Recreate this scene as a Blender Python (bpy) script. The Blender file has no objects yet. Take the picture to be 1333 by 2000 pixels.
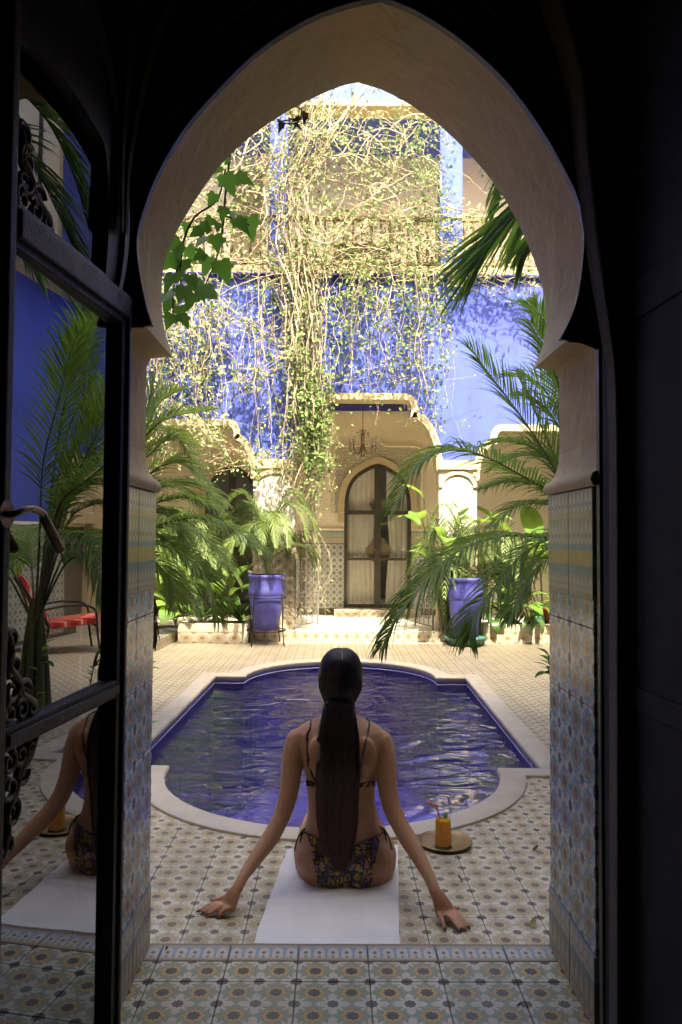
import bpy, bmesh, math, random
from mathutils import Vector, Matrix, noise
from mathutils.bvhtree import BVHTree
random.seed(7)
R = math.radians
scene = bpy.context.scene
COL = scene.collection

# ------------------------------------------------------------------ camera
CAM_H, FPX = 1.197, 1500.0
cam_data = bpy.data.cameras.new('camera')
cam = bpy.data.objects.new('camera', cam_data)
COL.objects.link(cam)
cam_data.sensor_fit = 'VERTICAL'
cam_data.sensor_height = 36.0
cam_data.lens = FPX / 2000.0 * 36.0
cam_data.clip_start = 0.05
cam_data.clip_end = 500.0
CAM_ROT = (Matrix.Rotation(-math.atan(11.5 / FPX), 3, 'Z') @ Matrix.Rotation(math.pi / 2 + math.atan(55 / FPX), 3, 'X')
           @ Matrix.Rotation(R(0.35), 3, 'Z'))
cam.matrix_world = Matrix.Translation((0, 0, CAM_H)) @ CAM_ROT.to_4x4()
scene.camera = cam

# ------------------------------------------------------------------ sky, sun, exposure
SUN_EL, SUN_AZ = R(57.0), R(13.0)      # the sun stands behind the camera, a little to the right
world = bpy.data.worlds.new('World')
scene.world = world
world.use_nodes = True
wn = world.node_tree
wn.nodes.clear()
sky = wn.nodes.new('ShaderNodeTexSky')
sky.sky_type = 'NISHITA'
sky.sun_disc = False
sky.sun_elevation = SUN_EL
sky.sun_rotation = math.pi - SUN_AZ
sky.air_density = 0.8
sky.dust_density = 6.0
sky.ozone_density = 0.3
bg = wn.nodes.new('ShaderNodeBackground')
bg.inputs['Strength'].default_value = 0.15
wo = wn.nodes.new('ShaderNodeOutputWorld')
wn.links.new(sky.outputs[0], bg.inputs['Color'])
wn.links.new(bg.outputs[0], wo.inputs['Surface'])
sun_data = bpy.data.lights.new('sun', 'SUN')
sun_data.energy = 2.0
sun_data.angle = R(0.5)
sun_data.color = (1.0, 0.96, 0.89)
sun = bpy.data.objects.new('sun', sun_data)
COL.objects.link(sun)
# light travels towards +Y, down, and slightly towards -X
ldir = Vector((-math.sin(SUN_AZ) * math.cos(SUN_EL), math.cos(SUN_AZ) * math.cos(SUN_EL), -math.sin(SUN_EL)))
sun.rotation_euler = ldir.to_track_quat('-Z', 'Y').to_euler()
sun.location = (3, -8, 16)
scene.view_settings.view_transform = 'Standard'
scene.view_settings.look = 'None'
scene.view_settings.gamma = 1.0
scene.view_settings.exposure = 3.0
scene.view_settings.use_white_balance = True
scene.view_settings.white_balance_temperature = 7800
scene.view_settings.white_balance_tint = 6
scene.view_settings.use_curve_mapping = False
scene.cycles.use_denoising = True
scene.cycles.max_bounces = 10
scene.cycles.diffuse_bounces = 8
scene.cycles.glossy_bounces = 5
scene.cycles.transmission_bounces = 8
scene.cycles.transparent_max_bounces = 12
scene.cycles.caustics_reflective = False
scene.cycles.caustics_refractive = False
scene.cycles.sample_clamp_indirect = 8.0

# ------------------------------------------------------------------ helpers: where a photographed point stands
CAM_P = Vector((0, 0, CAM_H))
YARD = -0.095            # level of the courtyard floor; the room floor is 0
def ray(px, py):
    return (CAM_ROT @ Vector(((px - 666.5) / FPX, -(py - 1000.0) / FPX, -1.0)))
def G(px, py, z=YARD):
    d = ray(px, py)
    return CAM_P + d * ((z - CAM_H) / d.z)
def P(px, py, Y):
    d = ray(px, py)
    return CAM_P + d * (Y / d.y)
def to_px(p):
    q = CAM_ROT.transposed() @ (Vector(p) - CAM_P)
    if q.z > -0.05: return None
    return (666.5 + FPX * q.x / -q.z, 1000 - FPX * q.y / -q.z)

# ------------------------------------------------------------------ helpers: objects
def tag(o, label=None, cat=None, group=None, kind=None):
    if label: o['label'] = label
    if cat: o['category'] = cat
    if group: o['group'] = group
    if kind: o['kind'] = kind
    return o
def empty(name, loc=(0, 0, 0), label=None, cat=None, group=None, kind=None):
    o = bpy.data.objects.new(name, None)
    COL.objects.link(o)
    o.location = loc
    o.empty_display_size = 0.1
    return tag(o, label, cat, group, kind)
def link(name, mesh, parent=None, kind=None):
    o = bpy.data.objects.new(name, mesh)
    COL.objects.link(o)
    if parent is not None:
        o.parent = parent
        o.matrix_parent_inverse = world_of(parent).inverted()
    if kind: o['kind'] = kind
    return o
def world_of(o):
    m = o.matrix_basis.copy()
    if o.parent is not None:
        m = world_of(o.parent) @ o.matrix_parent_inverse @ m
    return m

def smooth_path(pts, n):
    """Catmull-Rom through pts, n samples."""
    pts = [Vector(p) for p in pts]
    if len(pts) == 2:
        return [pts[0].lerp(pts[1], i / (n - 1)) for i in range(n)]
    ext = [pts[0] * 2 - pts[1]] + pts + [pts[-1] * 2 - pts[-2]]
    out = []
    m = len(pts) - 1
    for i in range(n):
        f = i / (n - 1) * m
        k = min(int(f), m - 1)
        t = f - k
        a, b, c, d = ext[k], ext[k + 1], ext[k + 2], ext[k + 3]
        out.append(0.5 * ((2 * b) + (c - a) * t + (2 * a - 5 * b + 4 * c - d) * t * t + (3 * b - a - 3 * c + d) * t * t * t))
    return out
def lerp_list(v, t):
    f = t * (len(v) - 1)
    k = min(int(f), len(v) - 2)
    return v[k] + (v[k + 1] - v[k]) * (f - k)

class MB:
    def __init__(s):
        s.v, s.f, s.uv, s.mi = [], [], {}, []
    def add(s, vs, fs, uvs=None):
        o = len(s.v)
        s.v += [tuple(x) for x in vs]
        for k, f in enumerate(fs):
            if uvs is not None: s.uv[len(s.f)] = uvs[k]
            s.f.append(tuple(i + o for i in f))
        return s
    def quad(s, a, b, c, d, uv=None):
        return s.add([a, b, c, d], [(0, 1, 2, 3)], [uv] if uv else None)
    def box(s, c, d, rot=None):
        x, y, z = d[0] / 2, d[1] / 2, d[2] / 2
        vs = [Vector(p) for p in ((-x, -y, -z), (x, -y, -z), (x, y, -z), (-x, y, -z), (-x, -y, z), (x, -y, z), (x, y, z), (-x, y, z))]
        if rot is not None: vs = [rot @ p for p in vs]
        c = Vector(c)
        return s.add([p + c for p in vs], [(0, 3, 2, 1), (4, 5, 6, 7), (0, 1, 5, 4), (1, 2, 6, 5), (2, 3, 7, 6), (3, 0, 4, 7)])
    def span(s, a, b):
        a, b = Vector(a), Vector(b)
        return s.box((a + b) / 2, [abs(b[i] - a[i]) for i in range(3)])
    def tube(s, pts, rad, n=6, cap=True, flat=None):
        pts = [Vector(p) for p in pts]
        m = len(pts)
        if not hasattr(rad, '__len__'): rad = [rad] * m
        elif len(rad) != m: rad = [lerp_list(list(rad), i / (m - 1)) for i in range(m)]
        vs, fs = [], []
        prev = None
        for i in range(m):
            t = (pts[min(i + 1, m - 1)] - pts[max(i - 1, 0)])
            t = t.normalized() if t.length > 1e-9 else Vector((0, 0, 1))
            if prev is None:
                u = t.orthogonal().normalized()
            else:
                u = prev - t * prev.dot(t)
                u = u.normalized() if u.length > 1e-6 else t.orthogonal().normalized()
            prev = u
            w = t.cross(u)
            for k in range(n):
                a = 2 * math.pi * k / n
                vs.append(pts[i] + (u * math.cos(a) + w * math.sin(a)) * rad[i])
        for i in range(m - 1):
            for k in range(n):
                k2 = (k + 1) % n
                fs.append((i * n + k, i * n + k2, (i + 1) * n + k2, (i + 1) * n + k))
        if cap:
            fs.append(tuple(range(n - 1, -1, -1)))
            fs.append(tuple((m - 1) * n + k for k in range(n)))
        return s.add(vs, fs)
    def lathe(s, prof, c=(0, 0, 0), n=24, close=False):
        c = Vector(c)
        vs, fs = [], []
        for (r, z) in prof:
            for k in range(n):
                a = 2 * math.pi * k / n
                vs.append(c + Vector((r * math.cos(a), r * math.sin(a), z)))
        m = len(prof)
        for i in range(m - 1 + (1 if close else 0)):
            j = (i + 1) % m
            for k in range(n):
                k2 = (k + 1) % n
                fs.append((i * n + k, i * n + k2, j * n + k2, j * n + k))
        if not close:
            fs.append(tuple(range(n - 1, -1, -1)))
            fs.append(tuple((m - 1) * n + k for k in range(n)))
        return s.add(vs, fs)
    def loft(s, rings, cap=True):
        n = len(rings[0])
        vs = [p for r in rings for p in r]
        fs = []
        for i in range(len(rings) - 1):
            for k in range(n):
                k2 = (k + 1) % n
                fs.append((i * n + k, i * n + k2, (i + 1) * n + k2, (i + 1) * n + k))
        if cap:
            fs.append(tuple(range(n - 1, -1, -1)))
            fs.append(tuple((len(rings) - 1) * n + k for k in range(n)))
        return s.add(vs, fs)
    def prism(s, poly, y0, y1):
        """outline (x, z) pushed through Y"""
        n = len(poly)
        vs = [Vector((x, y0, z)) for x, z in poly] + [Vector((x, y1, z)) for x, z in poly]
        fs = [tuple(range(n)), tuple(range(2 * n - 1, n - 1, -1))]
        fs += [(k, k + n, (k + 1) % n + n, (k + 1) % n) for k in range(n)]
        return s.add(vs, fs)
    def mesh(s, name, mat=None, smooth=None):
        me = bpy.data.meshes.new(name)
        me.from_pydata(s.v, [], s.f)
        if s.uv:
            l = me.uv_layers.new(name='UVMap')
            for p in me.polygons:
                u = s.uv.get(p.index)
                if u:
                    for k, li in enumerate(p.loop_indices): l.data[li].uv = u[k]
        if mat is not None:
            for m in (mat if isinstance(mat, (list, tuple)) else [mat]): me.materials.append(m)
        me.update()
        if smooth is not None:
            me.shade_smooth()
            if smooth < 180: me.set_sharp_from_angle(angle=R(smooth))
        return me
    def build(s, name, mat=None, parent=None, smooth=None, bevel=None, kind=None, fix=False):
        me = s.mesh(name, mat, smooth)
        if fix or bevel:
            bm = bmesh.new()
            bm.from_mesh(me)
            if fix: bmesh.ops.recalc_face_normals(bm, faces=bm.faces)
            if bevel:
                bmesh.ops.remove_doubles(bm, verts=bm.verts, dist=1e-5)
                bmesh.ops.bevel(bm, geom=[e for e in bm.edges if len(e.link_faces) == 2 and e.calc_face_angle(0) > R(30)], offset=bevel, segments=2, affect='EDGES', profile=0.6)
            bm.to_mesh(me)
            bm.free()
            if smooth is not None:
                me.shade_smooth()
                if smooth < 180: me.set_sharp_from_angle(angle=R(smooth))
        return link(name, me, parent, kind)

# ------------------------------------------------------------------ helpers: materials
class NT:
    def __init__(s, name):
        s.m = bpy.data.materials.new(name)
        s.m.use_nodes = True
        s.t = s.m.node_tree
        s.t.nodes.clear()
        s.out = s.t.nodes.new('ShaderNodeOutputMaterial')
    def n(s, typ, **kw):
        nd = s.t.nodes.new(typ)
        for k, v in kw.items(): setattr(nd, k, v)
        return nd
    def put(s, sock, val):
        if val is None: return
        if isinstance(val, bpy.types.NodeSocket): s.t.links.new(val, sock)
        elif isinstance(val, (tuple, list)) and len(val) == 3 and sock.type == 'RGBA': sock.default_value = (*val, 1)
        else: sock.default_value = val
    def math(s, op, a, b=None, c=None):
        nd = s.n('ShaderNodeMath', operation=op)
        s.put(nd.inputs[0], a); s.put(nd.inputs[1], b)
        if c is not None: s.put(nd.inputs[2], c)
        return nd.outputs[0]
    def lt(s, a, b): return s.math('LESS_THAN', a, b)
    def mul(s, a, b): return s.math('MULTIPLY', a, b)
    def mix(s, f, a, b, typ='MIX'):
        nd = s.n('ShaderNodeMix', data_type='RGBA', blend_type=typ)
        s.put(nd.inputs[0], f); s.put(nd.inputs[6], a); s.put(nd.inputs[7], b)
        return nd.outputs[2]
    def coord(s, which='Object'):
        return s.n('ShaderNodeTexCoord').outputs[which]
    def noise(s, vec, scale, detail=4, rough=0.55, out='Fac', dist=0):
        nd = s.n('ShaderNodeTexNoise')
        s.put(nd.inputs['Vector'], vec)
        nd.inputs['Scale'].default_value = scale
        nd.inputs['Detail'].default_value = detail
        nd.inputs['Roughness'].default_value = rough
        nd.inputs['Distortion'].default_value = dist
        return nd.outputs[out]
    def voro(s, vec, scale, feature='F1', out='Distance', rnd=1.0):
        nd = s.n('ShaderNodeTexVoronoi', feature=feature)
        s.put(nd.inputs['Vector'], vec)
        nd.inputs['Scale'].default_value = scale
        nd.inputs['Randomness'].default_value = rnd
        return nd.outputs[out]
    def ramp(s, fac, stops):
        nd = s.n('ShaderNodeValToRGB')
        s.put(nd.inputs[0], fac)
        e = nd.color_ramp.elements
        while len(e) < len(stops): e.new(0.5)
        for k, (p, c) in enumerate(stops):
            e[k].position = p
            e[k].color = (*c, 1) if len(c) == 3 else c
        return nd.outputs[0]
    def mapping(s, vec, scale=(1, 1, 1), loc=(0, 0, 0), rot=(0, 0, 0)):
        nd = s.n('ShaderNodeMapping')
        s.put(nd.inputs[0], vec)
        nd.inputs['Location'].default_value = loc
        nd.inputs['Rotation'].default_value = rot
        nd.inputs['Scale'].default_value = scale
        return nd.outputs[0]
    def sep(s, vec):
        nd = s.n('ShaderNodeSeparateXYZ')
        s.put(nd.inputs[0], vec)
        return nd.outputs
    def bump(s, h, strength=0.3, dist=0.01):
        nd = s.n('ShaderNodeBump')
        s.put(nd.inputs['Height'], h)
        nd.inputs['Strength'].default_value = strength
        nd.inputs['Distance'].default_value = dist
        return nd.outputs[0]
    def pbr(s, base, rough=0.6, metal=0, normal=None, spec=None, **kw):
        b = s.n('ShaderNodeBsdfPrincipled')
        s.put(b.inputs['Base Color'], base)
        s.put(b.inputs['Roughness'], rough)
        s.put(b.inputs['Metallic'], metal)
        if normal is not None: s.put(b.inputs['Normal'], normal)
        if spec is not None: s.put(b.inputs['Specular IOR Level'], spec)
        for k, v in kw.items(): s.put(b.inputs[k.replace('_', ' ')], v)
        return b.outputs[0]
    def done(s, sh):
        s.t.links.new(sh, s.out.inputs['Surface'])
        return s.m

def plain(name, col, rough=0.6, var=0.15, scale=6.0, bump=0.15, bscale=60, metal=0, spec=None, dirt=None, cracks=None, streaks=None, bdist=0.004):
    t = NT(name)
    c = t.coord('Object')
    g = t.n('ShaderNodeNewGeometry').outputs['Position']
    f = t.noise(g, scale, 5)
    lo = tuple(x * (1 - var) for x in col)
    hi = tuple(min(1, x * (1 + var)) for x in col)
    base = t.ramp(f, [(0.3, lo), (0.7, hi)])
    if dirt:
        d = t.ramp(t.noise(g, scale * 0.35, 6, 0.7), [(0.5, (0, 0, 0)), (0.75, (1, 1, 1))])
        base = t.mix(t.mul(d, 0.5), base, dirt)
    if streaks:
        s1 = t.ramp(t.noise(t.mapping(g, (5, 5, 0.5)), 1.0, 5, 0.7), [(0.48, (0, 0, 0)), (0.7, (1, 1, 1))])
        base = t.mix(t.mul(s1, 0.4), base, streaks)
        s2 = t.ramp(t.noise(g, 11, 6, 0.75), [(0.62, (0, 0, 0)), (0.68, (1, 1, 1))])
        base = t.mix(t.mul(s2, 0.35), base, tuple(min(1, k * 1.5 + 0.06) for k in col))
    if cracks:
        ce = t.voro(t.mix(0.12, g, t.noise(g, 3, 4, out='Color'), 'ADD'), 2.2, 'DISTANCE_TO_EDGE')
        cm_ = t.mul(t.lt(ce, 0.006), t.ramp(t.noise(g, 1.6, 3), [(0.5, (0, 0, 0)), (0.62, (1, 1, 1))]))
        base = t.mix(t.mul(cm_, 0.5), base, cracks)
        sm_ = t.ramp(t.noise(g, 5, 7, 0.75), [(0.58, (0, 0, 0)), (0.8, (1, 1, 1))])
        base = t.mix(t.mul(sm_, 0.35), base, cracks)
    nm = t.bump(t.noise(g, bscale, 4), bump, bdist) if bump else None
    rr = t.math('ADD', t.mul(t.noise(g, scale * 2.3, 3), 0.25), rough - 0.12)
    return t.done(t.pbr(base, rr, metal, nm, spec))

def leaf_mat(name, col, col2, rough=0.45, trans=0.35, tcol=None, scale=9):
    t = NT(name)
    g = t.n('ShaderNodeNewGeometry')
    f = t.noise(g.outputs['Position'], scale, 3)
    rnd = g.outputs['Random Per Island']
    oi = t.n('ShaderNodeObjectInfo').outputs['Random']
    f2 = t.math('ADD', t.math('ADD', t.mul(f, 0.45), t.mul(rnd, 0.45)), t.mul(oi, 0.25))
    base = t.ramp(f2, [(0.25, col), (0.8, col2)])
    b = t.pbr(base, rough, spec=0.4)
    tr = t.n('ShaderNodeBsdfTranslucent')
    t.put(tr.inputs[0], tcol if tcol else base)
    mx = t.n('ShaderNodeMixShader')
    mx.inputs[0].default_value = trans
    t.t.links.new(b, mx.inputs[1]); t.t.links.new(tr.outputs[0], mx.inputs[2])
    return t.done(mx.outputs[0])

def star_mat(name, ground, kite, petal, heart, corner, grime=(0.20, 0.17, 0.12), rough=0.35, cells=2.0, wear=0.5, rnd=0.30, spec=0.5):
    """cement tile print: ringed stars in the cell centres, plain stars in the corners, white kites along the edges"""
    t = NT(name)
    uv = t.sep(t.coord('UV'))
    ab = []
    for k in (0, 1):
        fr = t.math('FRACT', t.mul(uv[k], cells))
        ab.append(t.math('ABSOLUTE', t.math('SUBTRACT', fr, 0.5)))
    ax, ay = ab
    bx, by = t.math('SUBTRACT', 0.5, ax), t.math('SUBTRACT', 0.5, ay)
    def star(x, y):
        return t.math('MINIMUM', t.math('MAXIMUM', x, y), t.mul(t.math('ADD', x, y), 0.7071))
    sA, sB = star(ax, ay), star(bx, by)
    sR = t.math('MINIMUM', t.math('MAXIMUM', t.mul(ax, 1.25), ay), t.math('MAXIMUM', ax, t.mul(ay, 1.25)))
    mn, mxx = t.math('MINIMUM', bx, by), t.math('MAXIMUM', bx, by)
    wlim = t.mul(t.math('MINIMUM', t.mul(t.math('SUBTRACT', 0.47, mxx), 1.1), 0.115), 1.0)
    pos = t.n('ShaderNodeNewGeometry').outputs['Position']
    n1 = t.noise(pos, 55, 3)
    gcol = t.mix(t.noise(pos, 18, 2), ground, tuple(x * 0.8 for x in ground))
    c = gcol
    diag = t.lt(t.math('ABSOLUTE', t.math('SUBTRACT', ax, ay)), 0.06)
    c = t.mix(t.mul(diag, t.lt(0.25, sA)), c, tuple(k * 0.85 + 0.06 for k in kite))
    c = t.mix(t.lt(mn, wlim), c, kite)
    c = t.mix(t.lt(sB, 0.19), c, kite)
    c = t.mix(t.lt(sA, 0.225), c, petal)
    c = t.mix(t.lt(t.math('ABSOLUTE', t.math('SUBTRACT', sA, 0.235)), 0.012), c, tuple(k * 0.6 for k in petal))
    c = t.mix(t.lt(sA, 0.135), c, heart)
    c = t.mix(t.lt(sB, 0.125), c, corner)
    oi = t.n('ShaderNodeObjectInfo').outputs['Random']
    wash = t.ramp(t.noise(pos, 1.7, 4, 0.65), [(0.35, (0, 0, 0)), (0.75, (1, 1, 1))])
    c = t.mix(t.mul(wash, wear), c, tuple((a + b) / 2 * 0.95 for a, b in zip(ground, kite)))
    c = t.mix(t.mul(t.ramp(n1, [(0.45, (0, 0, 0)), (0.8, (1, 1, 1))]), 0.35), c, grime)
    c = t.mix(t.mul(oi, rnd), c, grime)
    stn = t.ramp(t.noise(pos, 3.3, 6, 0.7), [(0.5, (0, 0, 0)), (0.72, (1, 1, 1))])
    c = t.mix(t.mul(stn, 0.25), c, tuple(k * 0.9 for k in grime))
    chip = t.ramp(t.noise(pos, 24, 5, 0.8), [(0.68, (0, 0, 0)), (0.71, (1, 1, 1))])
    c = t.mix(t.mul(chip, 0.6), c, tuple(k * 1.6 for k in grime))
    nm = t.bump(t.noise(pos, 130, 3), 0.12, 0.002)
    rr = t.math('ADD', t.mul(n1, 0.3), rough - 0.12)
    return t.done(t.pbr(c, rr, 0, nm, spec))

def arch_border_mat(name, blue, cream, dot, edge, line, motifs=5.0):
    t = NT(name)
    uv = t.sep(t.coord('UV'))
    u = t.math('ABSOLUTE', t.math('SUBTRACT', t.math('FRACT', t.mul(uv[0], motifs)), 0.5))
    v = uv[1]
    pos = t.n('ShaderNodeNewGeometry').outputs['Position']
    # arch = circle on top of a block
    dv = t.math('SUBTRACT', v, 0.52)
    du = t.mul(u, 0.62)
    rr = t.math('SQRT', t.math('ADD', t.mul(du, du), t.mul(dv, dv)))
    arch = t.math('MAXIMUM', t.lt(rr, 0.26), t.mul(t.lt(u, 0.40), t.lt(v, 0.52)))
    inner = t.math('MULTIPLY', t.lt(t.math('ADD', du, t.math('ABSOLUTE', t.math('SUBTRACT', v, 0.5))), 0.11), 1.0)
    ring = t.lt(t.math('ABSOLUTE', t.math('SUBTRACT', rr, 0.19)), 0.012)
    c = t.mix(arch, blue, cream)
    c = t.mix(t.mul(ring, t.lt(0.5, v)), c, tuple(k * 0.75 for k in cream))
    c = t.mix(inner, c, dot)
    c = t.mix(t.mul(t.lt(u, 0.1), t.lt(v, 0.32)), c, tuple(k * 0.6 for k in blue))
    c = t.mix(t.lt(v, 0.20), c, line)
    c = t.mix(t.lt(v, 0.09), c, edge)
    c = t.mix(t.lt(0.84, v), c, line)
    c = t.mix(t.lt(0.90, v), c, edge)
    c = t.mix(t.mul(t.noise(pos, 40, 4), 0.5), c, (0.22, 0.19, 0.14))
    return t.done(t.pbr(c, 0.42, 0, t.bump(t.noise(pos, 130, 3), 0.12, 0.002)))

def frieze_mat(name, bands, pick=None, pitch=8.0):
    """glazed border tile: stacked bands of colour, some of them picket patterned. bands: (top of band, colour, picket colour or None)"""
    t = NT(name)
    uv = t.sep(t.coord('UV'))
    u = t.math('ABSOLUTE', t.math('SUBTRACT', t.math('FRACT', t.mul(uv[0], pitch)), 0.5))
    v = uv[1]
    pos = t.n('ShaderNodeNewGeometry').outputs['Position']
    c = bands[-1][1]
    lo_list = [0.0] + [b[0] for b in bands[:-1]]
    cur = None
    for (top, colr, pk), lo in reversed(list(zip(bands, lo_list))):
        if pk:
            h = t.math('DIVIDE', t.math('SUBTRACT', v, lo), max(top - lo, 1e-3))
            picket = t.lt(u, t.math('MINIMUM', 0.36, t.mul(t.math('SUBTRACT', 1.0, h), 0.9)))
            dotm = t.mul(t.lt(u, 0.12), t.lt(t.math('ABSOLUTE', t.math('SUBTRACT', h, 0.3)), 0.09))
            cc = t.mix(picket, pk, colr)
            cc = t.mix(dotm, cc, (0.16, 0.10, 0.05))
        else:
            cc = colr
        cur = cc if cur is None else t.mix(t.lt(v, top), cur, cc)
    cur = t.mix(t.mul(t.ramp(t.noise(pos, 25, 4), [(0.4, (0, 0, 0)), (0.8, (1, 1, 1))]), 0.4), cur, (0.3, 0.24, 0.15))
    return t.done(t.pbr(cur, 0.3, 0, t.bump(t.noise(pos, 60, 3), 0.12, 0.003)))

M = {}
M['plaster'] = plain('warm_plaster', (0.66, 0.495, 0.255), 0.75, 0.08, 2.2, 0.6, 11, dirt=(0.50, 0.36, 0.18), cracks=(0.34, 0.24, 0.13), bdist=0.014)
M['cream'] = plain('cream_render', (0.58, 0.47, 0.30), 0.8, 0.07, 2.0, 0.2, 25, dirt=(0.5, 0.38, 0.22))
M['cream_pale'] = plain('pale_render', (0.86, 0.77, 0.60), 0.8, 0.05, 1.5, 0.15, 25)
M['white'] = plain('white_render', (0.60, 0.57, 0.50), 0.8, 0.06, 3, 0.2, 25)
M['blue'] = plain('blue_limewash', (0.062, 0.10, 0.46), 0.8, 0.12, 1.2, 0.15, 20, dirt=(0.085, 0.18, 0.50), streaks=(0.045, 0.065, 0.33))
M['blue_dark'] = plain('blue_paint', (0.05, 0.05, 0.33), 0.6, 0.12, 3)
M['wood'] = plain('dark_wood', (0.032, 0.026, 0.021), 0.42, 0.35, 14, 0.25, 90)
M['wood_worn'] = plain('worn_dark_wood', (0.06, 0.05, 0.042), 0.45, 0.4, 20, 0.3, 120)
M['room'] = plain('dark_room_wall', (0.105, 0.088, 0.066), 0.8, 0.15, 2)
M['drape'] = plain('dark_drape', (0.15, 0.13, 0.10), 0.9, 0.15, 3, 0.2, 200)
M['stone'] = plain('pale_coping_stone', (0.50, 0.455, 0.375), 0.55, 0.08, 9, 0.15, 70, dirt=(0.36, 0.31, 0.24))
M['grout'] = plain('grey_grout', (0.16, 0.135, 0.10), 0.9, 0.2, 8)
M['iron'] = plain('wrought_iron', (0.03, 0.027, 0.024), 0.5, 0.2, 20, 0.2, 120, metal=0.4)
M['iron_brown'] = plain('brown_cast_iron', (0.20, 0.155, 0.105), 0.45, 0.25, 20, 0.2, 120, metal=0.5)
M['iron_grey'] = plain('grey_iron', (0.22, 0.22, 0.23), 0.5, 0.2, 20, 0.1, 120, metal=0.5)
M['brass'] = plain('brass', (0.30, 0.20, 0.10), 0.38, 0.2, 30, 0.1, 80, metal=0.75)
M['bronze'] = plain('bronze_handle', (0.30, 0.21, 0.12), 0.3, 0.1, 30, 0.05, 80, metal=1.0)
M['pot'] = plain('blue_glazed_pot', (0.045, 0.045, 0.25), 0.55, 0.25, 9, 0.3, 30, dirt=(0.09, 0.09, 0.30), streaks=(0.10, 0.10, 0.24))
M['teal'] = plain('green_painted_metal', (0.07, 0.20, 0.17), 0.5, 0.15, 9)
M['terracotta'] = plain('terracotta', (0.36, 0.17, 0.09), 0.8, 0.15, 8)
M['soil'] = plain('soil', (0.06, 0.045, 0.03), 0.95, 0.3, 20, 0.6, 60)
M['pool_blue'] = plain('pool_blue', (0.042, 0.032, 0.47), 0.3, 0.15, 5, 0.05, 40)
M['curtain'] = plain('cream_curtain', (0.84, 0.79, 0.67), 0.9, 0.06, 5, 0.2, 200)
M['curtain_red'] = plain('red_curtain', (0.35, 0.07, 0.045), 0.9, 0.3, 5)
M['towel'] = plain('white_towel', (0.80, 0.79, 0.79), 0.95, 0.03, 9, 0.5, 420)
M['palm'] = leaf_mat('palm_leaf', (0.055, 0.115, 0.022), (0.125, 0.215, 0.042), 0.38, 0.45, (0.22, 0.38, 0.05))
M['palm_mid'] = leaf_mat('mid_palm_leaf', (0.075, 0.14, 0.028), (0.17, 0.26, 0.055), 0.38, 0.45, (0.26, 0.40, 0.06))
M['palm_light'] = leaf_mat('pale_palm_leaf', (0.08, 0.13, 0.04), (0.18, 0.25, 0.07), 0.45, 0.35)
M['palm_dry'] = leaf_mat('dry_palm_leaf', (0.10, 0.06, 0.03), (0.22, 0.14, 0.06), 0.7, 0.2)
M['rachis'] = plain('palm_rachis', (0.07, 0.085, 0.03), 0.5, 0.3, 12)
M['ivy'] = leaf_mat('ivy_leaf', (0.045, 0.12, 0.018), (0.11, 0.25, 0.04), 0.38, 0.5, (0.20, 0.44, 0.05), 20)
M['broad'] = leaf_mat('broad_leaf', (0.06, 0.15, 0.03), (0.14, 0.26, 0.05), 0.35, 0.4, (0.25, 0.42, 0.06))
M['broad_dark'] = leaf_mat('dark_broad_leaf', (0.03, 0.08, 0.02), (0.07, 0.14, 0.035), 0.35, 0.3)
M['vine_leaf'] = leaf_mat('vine_leaf', (0.14, 0.175, 0.055), (0.42, 0.43, 0.21), 0.5, 0.35)
M['vine_green'] = leaf_mat('green_vine_leaf', (0.06, 0.13, 0.035), (0.22, 0.32, 0.10), 0.5, 0.4)
M['vine_stem'] = plain('vine_stem', (0.40, 0.32, 0.23), 0.85, 0.3, 14, 0.4, 60)
M['dead_leaf'] = plain('dead_leaf', (0.11, 0.075, 0.04), 0.8, 0.3, 30)

FLOOR_IN = star_mat('room_star_tile', (0.29, 0.34, 0.22), (0.62, 0.55, 0.42), (0.56, 0.36, 0.11), (0.035, 0.032, 0.032), (0.05, 0.048, 0.048), wear=0.12)
FLOOR_OUT = star_mat('yard_star_tile', (0.44, 0.42, 0.30), (0.62, 0.56, 0.44), (0.50, 0.37, 0.19), (0.10, 0.085, 0.07), (0.085, 0.078, 0.08), wear=0.25, rough=0.42)
JAMB_TILE = star_mat('jamb_star_tile', (0.15, 0.38, 0.50), (0.72, 0.69, 0.58), (0.52, 0.38, 0.19), (0.18, 0.09, 0.04), (0.07, 0.09, 0.13), wear=0.22, rough=0.2)
WALL_TILE = star_mat('wall_star_tile', (0.50, 0.54, 0.48), (0.62, 0.60, 0.50), (0.20, 0.36, 0.40), (0.30, 0.16, 0.08), (0.10, 0.20, 0.26), wear=0.15, rough=0.25, cells=2)
RISER_TILE = star_mat('riser_dot_tile', (0.46, 0.42, 0.33), (0.50, 0.46, 0.37), (0.44, 0.34, 0.21), (0.20, 0.12, 0.06), (0.25, 0.17, 0.10), wear=0.2, cells=1)
BORDER = arch_border_mat('threshold_border', (0.20, 0.30, 0.42), (0.56, 0.51, 0.41), (0.12, 0.06, 0.04), (0.20, 0.15, 0.10), (0.45, 0.33, 0.15))
PLANTER_TILE = arch_border_mat('planter_border', (0.30, 0.32, 0.30), (0.60, 0.54, 0.42), (0.20, 0.13, 0.08), (0.45, 0.36, 0.24), (0.5, 0.40, 0.26), 6)
FRIEZE = frieze_mat('glazed_frieze', [
    (0.06, (0.30, 0.24, 0.14), None), (0.22, (0.52, 0.47, 0.36), (0.25, 0.24, 0.22)), (0.30, (0.12, 0.24, 0.27), None),
    (0.44, (0.60, 0.43, 0.12), None), (0.50, (0.25, 0.38, 0.38), None), (0.74, (0.66, 0.60, 0.42), (0.46, 0.40, 0.24)),
    (0.80, (0.60, 0.50, 0.25), None), (1.0, (0.66, 0.62, 0.46), (0.30, 0.36, 0.36))], pitch=6)
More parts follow.
